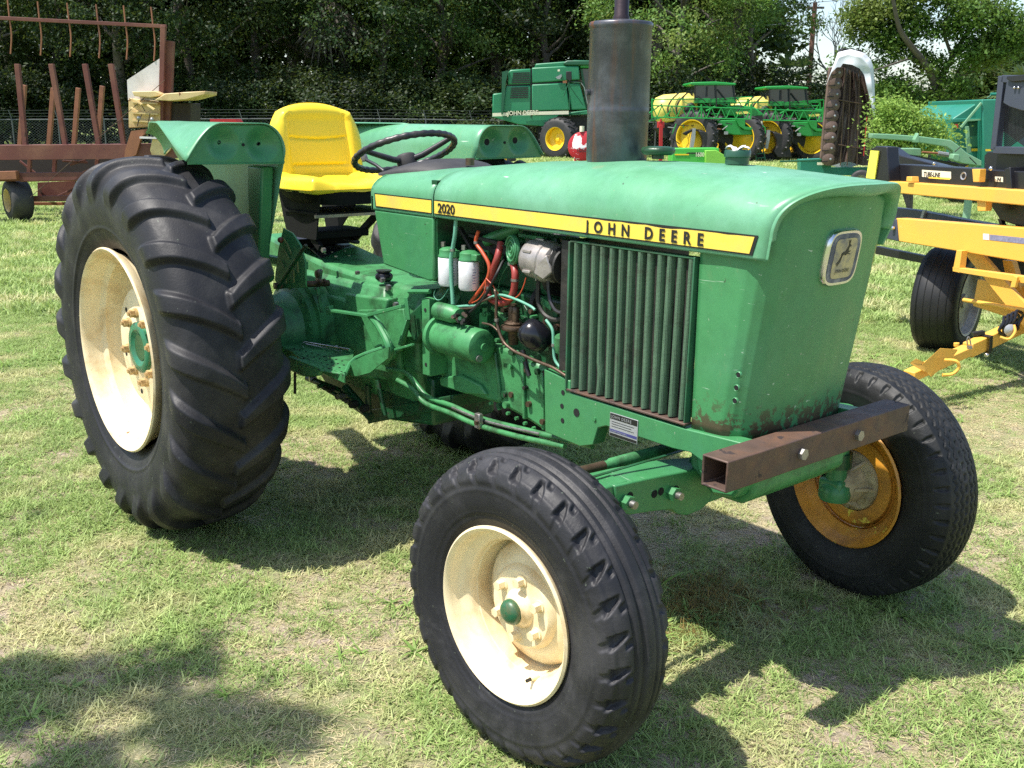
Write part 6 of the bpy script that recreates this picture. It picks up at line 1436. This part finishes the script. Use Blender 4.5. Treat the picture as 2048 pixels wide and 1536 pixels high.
gf = [tuft(26, .11, .05, .11, .011, (.3, 1.3), GM, 'far_tuft%d' % i) for i in range(6)]
p_, s_ = lawn_points(26000, 8.0, 24, lambda x, y: min(1, max(.15, .7+1.0*nz(x, y, .3))), .8, 1.3); scatter('far_grass', gf, p_, s_, 'thicker lawn farther off behind the tractor', 4)
gf2 = [tuft(30, .35, .10, .18, .032, (.3, 1.2), GM, 'distant_tuft%d' % i) for i in range(5)]
p_, s_ = lawn_points(14000, 23, 52, lambda x, y: 1, .8, 1.2); scatter('distant_grass', gf2, p_, s_, 'distant lawn in front of the fence', 5)

# ------------------------------------------------------------------ fence
D = 47
M_['galv_'] = M_['galv']; M_['galv'] = mat('weathered_fence_wire', (.10, .11, .11), .6, metal=.3)
Fn = Thing('chain_link_fence', G(400, D), 'long chain link fence with barbed wire along the foot of the woods', 'fence')
def fz(px): return 237 + (px-700)*.013*(1 if px > 700 else -.25)
for k in range(26):
    x = -160+k*92; p = P(x, fz(x), D); Fn.part(MB().cyl((p.x, p.y, 0), p, .035, n=8), 'post', M_['galv']); Fn.part(MB().cyl(p, p+Vector((0, 0, .42))-RH*.12, .02, n=6), 'barb_arm', M_['galv'])
rl_ = [P(x, fz(x), D) for x in range(-200, 2260, 120)]
Fn.part(MB().tube(rl_, .028, 6), 'top_rail', M_['galv'])
for j in range(3): Fn.part(MB().tube([q+Vector((0, 0, .14+.13*j)) for q in rl_], .008, 4), 'barbed_wire', M_['galv'])
fw = MB(); X_ = -200
while X_ < 2240:
    a = P(X_, fz(X_), D); b2 = P(X_+80, fz(X_+80), D)
    for s_ in (0, 1):
        p, q = (a, b2) if s_ else (b2, a); fw.bar(Vector((p.x, p.y, .02)), Vector((q.x, q.y, q.z)), .006, .006)
    X_ += 7
tag(Fn.part(fw, 'chain_link', M_['galv'], smooth=False), kind='stuff')

M_['galv'] = M_['galv_']
# ------------------------------------------------------------------ trees
LD = leafmat('leaf_shade', (.004, .013, .004), (.020, .045, .011), (.032, .052, .012), trans=.2, posn=.25)  # darker copy of the dark leaf; undergrowth shade put into the colour
LM = [leafmat('leaf_dark', (.006, .020, .005), (.028, .064, .015), (.045, .076, .016), trans=.22, posn=.25),  # first one darkened: the left wood's shade is put into the leaf colour
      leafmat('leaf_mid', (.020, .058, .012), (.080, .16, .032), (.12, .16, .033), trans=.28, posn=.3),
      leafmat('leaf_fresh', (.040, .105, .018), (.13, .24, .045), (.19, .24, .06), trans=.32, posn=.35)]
BM = mat('bark', (.085, .070, .058), .85, var=.35, vs=3, dirt=((.16, .15, .13), .7, 2), bump=.6, bs=14)
def crown_mesh(name, n, rad, hgt, leaf, m, seed, clumps=60, hollow=.35):
    r = np.random.default_rng(seed); V = []; T_ = []
    cs_ = []
    for _ in range(clumps):
        d = r.normal(size=3); d /= np.linalg.norm(d); q = (hollow+(1-hollow)*r.random()**.5); c = d*q*np.array([rad, rad, hgt/2]); c[2] += hgt/2*.0; cs_.append((c, .55+.75*r.random(), r.random(), d))
    per = n//clumps
    for c, cr, t0, d in cs_:
        o = r.normal(size=(per, 3))*np.array([.48, .48, .30])*cr*rad/4.2; ctr = c+o
        nrm = r.normal(size=(per, 3))*.8+np.array([0, 0, .9])+d*.5; nrm /= np.linalg.norm(nrm, axis=1)[:, None]
        u = np.cross(nrm, r.normal(size=(per, 3))); u /= np.linalg.norm(u, axis=1)[:, None]; w = np.cross(nrm, u)
        s = leaf*(.6+.8*r.random((per, 1)))
        q = np.stack([ctr-u*s, ctr-w*s*.5-nrm*s*.15, ctr+u*s, ctr+w*s*.5-nrm*s*.15], 1)
        V.append(q.reshape(-1, 3)); T_.append(np.repeat(np.clip(t0*.7+.3*r.random(per), 0, 1), 4))
    V = np.concatenate(V); T_ = np.concatenate(T_); nf = len(V)//4
    me = bpy.data.meshes.new(name); me.vertices.add(len(V)); me.vertices.foreach_set('co', V.ravel()); me.loops.add(len(V)); me.loops.foreach_set('vertex_index', np.arange(len(V)))
    me.polygons.add(nf); me.polygons.foreach_set('loop_start', np.arange(0, len(V), 4)); me.polygons.foreach_set('loop_total', [4]*nf); me.materials.append(m); me.update(); me.validate()
    tone_attr(me, T_.astype(np.float32)); return me
def trunk_mb(h, r0, limbs, seed, lean=.06, up=.55, spread=2.6):
    random.seed(seed); mb = MB(); pts = [Vector((0, 0, 0))]; n = 6
    for i in range(1, n+1): pts.append(Vector((random.uniform(-1, 1)*lean*h*i/n, random.uniform(-1, 1)*lean*h*i/n, h*i/n)))
    mb.tube(pts, [r0*(1.25 if i == 0 else 1-.65*i/n) for i in range(n+1)], 10, smooth=3)
    for k in range(limbs):
        t = random.uniform(.35, .95); i = min(n-1, int(t*n)); b0 = pts[i].lerp(pts[i+1], t*n-i); a = random.uniform(0, 2*pi); L = spread*random.uniform(.6, 1.2); q = [b0]
        for s in range(1, 5): q.append(q[-1]+Vector((cos(a), sin(a), up*random.uniform(.4, 1.6)))*L/4+Vector((random.uniform(-.2, .2), random.uniform(-.2, .2), 0))*L*.3)
        mb.tube(q, [r0*.42*(1-.2*s) for s in range(5)], 6, smooth=2)
    return mb
CR = [crown_mesh('crown', 15000, 4.2, 9, .085, LM[0], 1, 75), crown_mesh('crown', 15000, 4.2, 8, .085, LM[1], 2, 70), crown_mesh('crown', 13000, 4.2, 7, .085, LM[2], 3, 60), crown_mesh('crown', 15000, 4.2, 10, .085, LM[0], 4, 80), crown_mesh('crown', 13000, 4.2, 6, .085, LM[1], 5, 55)]
TR = [trunk_mb(9, .30, 8, 11).mesh('trunk', BM, angle=80), trunk_mb(10, .22, 7, 12).mesh('trunk', BM, angle=80), trunk_mb(8, .26, 9, 13).mesh('trunk', BM, angle=80)]
def tree(px, D, z, s, ci, ti, label, rot=None, sz=1.0, group='trees of the wood behind the fence'):
    g0 = G(px, D); e = empty('tree', g0, label, 'tree', group); e.rotation_euler = (0, 0, rot if rot is not None else random.uniform(0, 6.28))
    t = bpy.data.objects.new('trunk', TR[ti]); COL.objects.link(t); t.parent = e; t.scale = (s, s, z/7)
    c = bpy.data.objects.new('crown', CR[ci]); COL.objects.link(c); c.parent = e; c.location = (0, 0, z); c.scale = (s, s, s*sz)
    return e
random.seed(21)
wood = []
# (px, D, crown centre height, scale, crown mesh)
rows = [(-150, 52, 8, 1.2, 0), (20, 50, 7.5, 1.1, 3), (150, 54, 9, 1.2, 0), (270, 50, 7.5, 1.0, 0), (400, 52, 8, 1.2, 3), (530, 55, 9, 1.25, 0), (660, 56, 8.5, 1.15, 3), (770, 52, 8, 1.1, 0), (880, 54, 7.5, 1.15, 1), (985, 58, 9, 1.2, 1), (1090, 55, 8.5, 1.1, 0), (1330, 50, 6.8, 1.05, 2), (1440, 53, 8.5, 1.1, 1),
        (60, 60, 14, 1.5, 3), (330, 60, 15, 1.5, 0), (600, 62, 15, 1.5, 3), (840, 62, 15.5, 1.4, 0), (1060, 64, 15, 1.4, 1), (1290, 60, 14, 1.35, 1), (1400, 64, 13, 1.3, 2), (1478, 62, 10.5, .95, 1), (-200, 62, 14, 1.5, 0)]
sides = ['at the far left above the wagon rack', 'behind the wagon stakes', 'behind the white board of the wagon', 'left of the yellow seat', 'just above the near fender', 'above the yellow seat', 'behind the palm skirt', 'right of the yellow seat', 'above the steering wheel', 'left of the combine', 'right above the combine', 'right of the muffler stack', 'above the nearer sprayer cab']
for i, (px, D, z, s, c) in enumerate(rows):
    nm = sides[i] if i < len(sides) else ['rising at the top left corner', 'rising tall over the wagon mast', 'rising tall over the near fender', 'rising tall over the yellow seat', 'rising tall over the combine', 'rising tall right behind the muffler', 'rising tall over the sprayers', 'at the left rim of the sky gap', 'beyond the far left frame edge'][i-len(sides)]
    tree(px, D, z, s, c, i % 3, ('dark leafy tree ' if c in (0, 3) else 'mid green leafy tree ' if c == 1 else 'fresh green leafy tree ')+nm)
# undergrowth along the fence
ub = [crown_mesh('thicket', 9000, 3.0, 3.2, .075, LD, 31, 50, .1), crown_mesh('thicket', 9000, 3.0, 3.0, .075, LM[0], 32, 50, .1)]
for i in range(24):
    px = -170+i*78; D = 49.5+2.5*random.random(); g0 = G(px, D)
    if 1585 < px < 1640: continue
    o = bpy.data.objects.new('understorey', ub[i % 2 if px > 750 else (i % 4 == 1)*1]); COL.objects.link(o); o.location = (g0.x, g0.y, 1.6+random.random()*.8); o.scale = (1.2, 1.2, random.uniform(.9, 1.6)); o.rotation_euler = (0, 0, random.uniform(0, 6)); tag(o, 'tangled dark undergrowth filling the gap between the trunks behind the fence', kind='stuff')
# deep mass of the wood behind the first rows
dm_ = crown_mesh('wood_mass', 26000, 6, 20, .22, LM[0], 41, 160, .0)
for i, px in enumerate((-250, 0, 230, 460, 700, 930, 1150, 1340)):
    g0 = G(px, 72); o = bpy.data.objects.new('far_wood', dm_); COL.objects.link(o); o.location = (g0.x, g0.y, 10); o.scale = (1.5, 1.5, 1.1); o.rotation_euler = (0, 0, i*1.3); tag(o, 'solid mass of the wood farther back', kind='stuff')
for i, px in enumerate((1560, 1720, 1880, 2050, 2230)):
    g0 = G(px, 95); o = bpy.data.objects.new('far_wood', dm_); COL.objects.link(o); o.location = (g0.x, g0.y, 2.5); o.scale = (1.6, 1.6, .33); o.rotation_euler = (0, 0, i*1.3+.5); tag(o, 'low distant tree line under the sky gap', kind='stuff')

# ---- spreading oak at the right, limbs traced in the open crown
D = 40
Ok = Thing('oak_tree', G(1885, D), 'spreading oak with thick dark forking limbs, above the bright shrub', 'tree')
def lim(pts, r0, r1, dd=0):
    n = len(pts); return MB().tube([P(x, y, D+dd*i/n) for i, (x, y) in enumerate(pts)], [.58*Wd(D)*(r0+(r1-r0)*i/(n-1)) for i in range(n)], 8, smooth=4)
g0 = P(1882, 250, D)
Ok.part(MB().tube([(g0.x, g0.y, 0), (g0.x, g0.y, g0.z), P(1880, 210, D), P(1872, 170, D)], [.34, .27, .25, .17], 12, smooth=3), 'trunk', BM, angle=80)
for pts, a, b2, dd in (([(1872, 175), (1858, 140), (1838, 112), (1820, 90), (1800, 60), (1790, 20), (1780, -40)], 13, 5, -2), ([(1872, 175), (1890, 140), (1905, 115), (1925, 80), (1950, 40), (1975, -20)], 12, 5, 2), ([(1895, 230), (1905, 190), (1912, 155), (1930, 120), (1960, 90)], 9, 3, 1), ([(1838, 112), (1810, 120), (1775, 132), (1750, 140)], 5, 2, -3), ([(1820, 90), (1830, 50), (1842, 0), (1850, -60)], 6, 3, 2), ([(1905, 115), (1890, 70), (1895, 30), (1900, -30)], 6, 3, -1), ([(1800, 60), (1770, 40), (1735, 35)], 4, 2, 0), ([(1950, 40), (1990, 30), (2030, 5)], 5, 2, 2), ([(1912, 155), (1960, 140), (2010, 130)], 4, 2, 2)):
    Ok.part(lim(pts, a, b2, dd), 'limb', BM, angle=80)
def cloud(th, blobs, D, n, leaf, m, seed, name='crown'):
    r = np.random.default_rng(seed); V = []; T_ = []
    tot = sum(b[2]*b[3] for b in blobs)
    for (px, py, rx, ry) in blobs:
        k = int(n*rx*ry/tot); kk = max(1, k//45); 
        for _ in range(kk):
            a = r.normal(size=3); a /= np.linalg.norm(a); q = r.random()**.4; c = P(px+a[0]*rx*q, py+a[1]*ry*q, D+a[2]*rx*Wd(D)*.9*q); cr = .16*rx*Wd(D)+.18
            o = r.normal(size=(45, 3))*np.array([.7, .7, .42])*cr; ctr = np.array(c)+o
            nrm = r.normal(size=(45, 3))*.8+np.array([0, 0, .9]); nrm /= np.linalg.norm(nrm, axis=1)[:, None]; u = np.cross(nrm, r.normal(size=(45, 3))); u /= np.linalg.norm(u, axis=1)[:, None]; w = np.cross(nrm, u); s = leaf*(.6+.8*r.random((45, 1)))
            V.append(np.stack([ctr-u*s, ctr-w*s*.5, ctr+u*s, ctr+w*s*.5], 1).reshape(-1, 3)); T_.append(np.repeat(np.clip(.6*r.random()+.4*r.random(45), 0, 1), 4))
    V = np.concatenate(V); T_ = np.concatenate(T_); nf = len(V)//4
    me = bpy.data.meshes.new(name); me.vertices.add(len(V)); me.vertices.foreach_set('co', V.ravel()); me.loops.add(len(V)); me.loops.foreach_set('vertex_index', np.arange(len(V)))
    me.polygons.add(nf); me.polygons.foreach_set('loop_start', np.arange(0, len(V), 4)); me.polygons.foreach_set('loop_total', [4]*nf); me.materials.append(m); me.update(); me.validate(); tone_attr(me, T_.astype(np.float32))
    o = bpy.data.objects.new(name, me); COL.objects.link(o)
    if th is not None: o.parent = th.e; o.matrix_parent_inverse = th.inv
    return o
cloud(Ok, [(1722, 50, 34, 42), (1690, 118, 18, 24), (1760, 20, 60, 40), (1850, -20, 80, 40), (1950, 20, 70, 50), (1800, 95, 45, 28), (1720, 130, 50, 25), (1890, 60, 45, 22), (1950, 110, 50, 30), (1780, 170, 50, 22), (2020, 60, 50, 50), (1840, 200, 50, 22), (1865, 130, 40, 26), (1825, 40, 40, 34), (1905, 175, 40, 24), (1780, 75, 34, 28), (1990, 95, 45, 34)], D, 36000, .075, LM[2], 77)
# lower thicket under the oak and behind the harvester
Tk = Thing('dark_thicket', G(1830, 46), 'dark green thicket under the oak, behind the pale tongue', 'bushes')
cloud(Tk, [(1780, 215, 60, 30), (1860, 235, 60, 30), (1930, 220, 60, 40), (2010, 200, 60, 60), (1960, 150, 50, 40), (2040, 120, 50, 40)], 46, 16000, .09, LM[1], 78, 'foliage')
Tb = Thing('tan_thicket', G(1990, 50), 'brownish olive shrubs between the oak limbs and the right edge', 'bushes')
cloud(Tb, [(1930, 170, 40, 30), (2000, 150, 60, 40), (2050, 90, 40, 50)], 52, 7000, .09, leafmat('leaf_olive', (.09, .10, .035), (.24, .20, .09), trans=.25), 79, 'foliage')
# bright shrub
Sh = Thing('bright_shrub', G(1800, 17.5), 'bright yellow green shrub with arching sprays behind the pale tongue', 'shrub')
FR = leafmat('leaf_bright', (.15, .30, .045), (.38, .52, .12), trans=.4)
cloud(Sh, [(1775, 215, 24, 16), (1810, 232, 32, 20), (1848, 250, 26, 16), (1775, 255, 30, 25), (1825, 268, 40, 18), (1885, 272, 22, 10), (1780, 290, 30, 14), (1850, 296, 36, 12)], 17.5, 9000, .030, FR, 80, 'foliage')
random.seed(3)
for k in range(9): Sh.part(MB().tube([G(1815, 17.5), P(1815+random.uniform(-30, 30), 290, 17.5), P(1775+k*14, 215+k*7, 17.5)], [.02, .014, .004], 6, smooth=4), 'stem', BM)
# ---- palm trees
PF = leafmat('palm_frond', (.035, .075, .020), (.11, .17, .06), trans=.25); PD = leafmat('dead_frond', (.05, .045, .035), (.16, .145, .115), trans=.1)
M_['palmbark'] = mat('palm_bark', (.035, .028, .022), .9, var=.3)
def palm(px, D, zc, R, n, nd, label, name='palm_tree'):
    g0 = G(px, D); T2 = Thing(name, g0, label, 'palm'); base = Vector((g0.x, g0.y, zc))
    T2.part(MB().tube([g0, g0.lerp(base, .5)+Vector((.1, 0, 0)), base], [.26, .2, .19], 10, smooth=3), 'trunk', M_['palmbark'], angle=80)
    for dead in (0, 1):
        mb = MB(); tone = []
        for k in range(nd if dead else n):
            a = random.uniform(0, 2*pi); el = random.uniform(-1.5, -.85) if dead else random.uniform(-.4, 1.3); dr = Vector((cos(a)*cos(el), sin(a)*cos(el), sin(el)))
            st0 = base+Vector((0, 0, -.3*dead)); end = st0+dr*R*(random.uniform(.15, .55) if dead else .5); sdv = dr.cross(Vector((0, 0, 1))); sdv = sdv.normalized() if sdv.length > .01 else Vector((1, 0, 0)); up = sdv.cross(dr); t0 = random.random()
            nv0 = len(mb.v); mb.tube([st0, end], .012, 4)
            for j in range(13):
                f = (j-6)/6; d2 = (dr*cos(f*1.1)+sdv*sin(f*1.1)).normalized(); L = R*random.uniform(.4, .62)*(1-.15*abs(f)); tip = end+d2*L+Vector((0, 0, -.28*L*(1 if not dead else 1.3))); w = sdv*.0+up*.0+d2.cross(up).normalized()*.032*R/1.4
                mid = end.lerp(tip, .5)+Vector((0, 0, .08*L)); mb.add([end, mid-w, tip, mid+w], [(0, 1, 2, 3)])
            tone += [t0]*(len(mb.v)-nv0)
        me = mb.mesh('fronds', PD if dead else PF, smooth=False); tone_attr(me, tone); o = bpy.data.objects.new('dead_skirt' if dead else 'fronds', me); COL.objects.link(o); o.parent = T2.e; o.matrix_parent_inverse = T2.inv
random.seed(5)
palm(672, 53, 8.0, 3.4, 30, 54, 'cabbage palm with grey hanging dead fronds above the seat'); palm(1562, 52, 3.2, 2.0, 30, 6, 'squat palm behind the sprayer by the power pole'); palm(2010, 44, 2.6, 2.0, 26, 4, 'low palm behind the blue green harvester', )
# ---- bare tree in the sky gap, power pole and wires
D = 70
Bt = Thing('bare_tree', G(1625, D), 'leafless grey tree with fine twigs in the sky gap', 'tree')
random.seed(9)
tb = MB()
def twig(p, d, L, r, lv):
    q = p+d*L; tb.tube([p, p.lerp(q, .5)+Vector((random.uniform(-.1, .1), random.uniform(-.1, .1), 0))*L, q], [r, r*.8, r*.6], 5)
    if lv == 0: return
    for _ in range(3 if lv > 1 else 4):
        dd = (d+Vector((random.uniform(-1, 1), random.uniform(-1, 1), random.uniform(-.1, .7)))*.75).normalized(); twig(q, dd, L*.72, r*.58, lv-1)
g0 = G(1632, D); twig(g0, Vector((0, 0, 1)), 3.2, .16, 5); Bt.part(tb, 'branches', mat('bare_bark', (.25, .23, .22), .9), angle=80)
D = 58
Pl = Thing('power_pole', G(1590, D), 'brown wooden power pole with wires in the sky gap', 'pole')
g0 = G(1591, D); tp_ = P(1591, 5, D); Pl.part(MB().tube([g0, Vector((g0.x, g0.y, tp_.z))], [.17, .12], 12), 'pole', mat('pole_wood', (.17, .085, .06), .8, var=.3)); Pl.part(MB().bar(Vector((g0.x, g0.y, tp_.z-.25))-RH*.5, Vector((g0.x, g0.y, tp_.z-.25))+RH*.5, .09, .11), 'crossarm', BM); Pl.part(MB().cyl(Vector((g0.x, g0.y, tp_.z)), Vector((g0.x, g0.y, tp_.z+.2)), .04, n=8), 'insulator', M_['galv'])
for a, m1, b2 in (((1500, 10), (1550, 14), (1591, 8)), ((1591, 44), (1800, 44), (2100, 38)), ((1490, 52), (1540, 50), (1591, 44)), ((1591, 8), (1680, 0), (1800, -16))):
    Pl.part(MB().tube([P(*a, D), P(*m1, D), P(*b2, D)], .018, 5, smooth=4), 'wire', M_['galv'])
# ---- the tree behind the photographer whose shadow dapples the grass at lower left
g1 = Vector((-.6, -6.4, 0)); e = empty('shade_tree', g1, 'tree beyond the left of the picture whose branch shades the near grass', 'tree')
t = bpy.data.objects.new('trunk', TR[2]); COL.objects.link(t); t.parent = e; t.scale = (.6, .6, .62)
SC = crown_mesh('crown', 3600, 2.4, 2.6, .07, LM[1], 91, 40, .25)
c = bpy.data.objects.new('crown', SC); COL.objects.link(c); c.parent = e; c.location = (0, 0, 6.2)
c = bpy.data.objects.new('crown', crown_mesh('crown', 1500, .62, .5, .055, LM[1], 92, 12, .1)); COL.objects.link(c); c.parent = e; c.location = (.80, 2.0, 6.0)
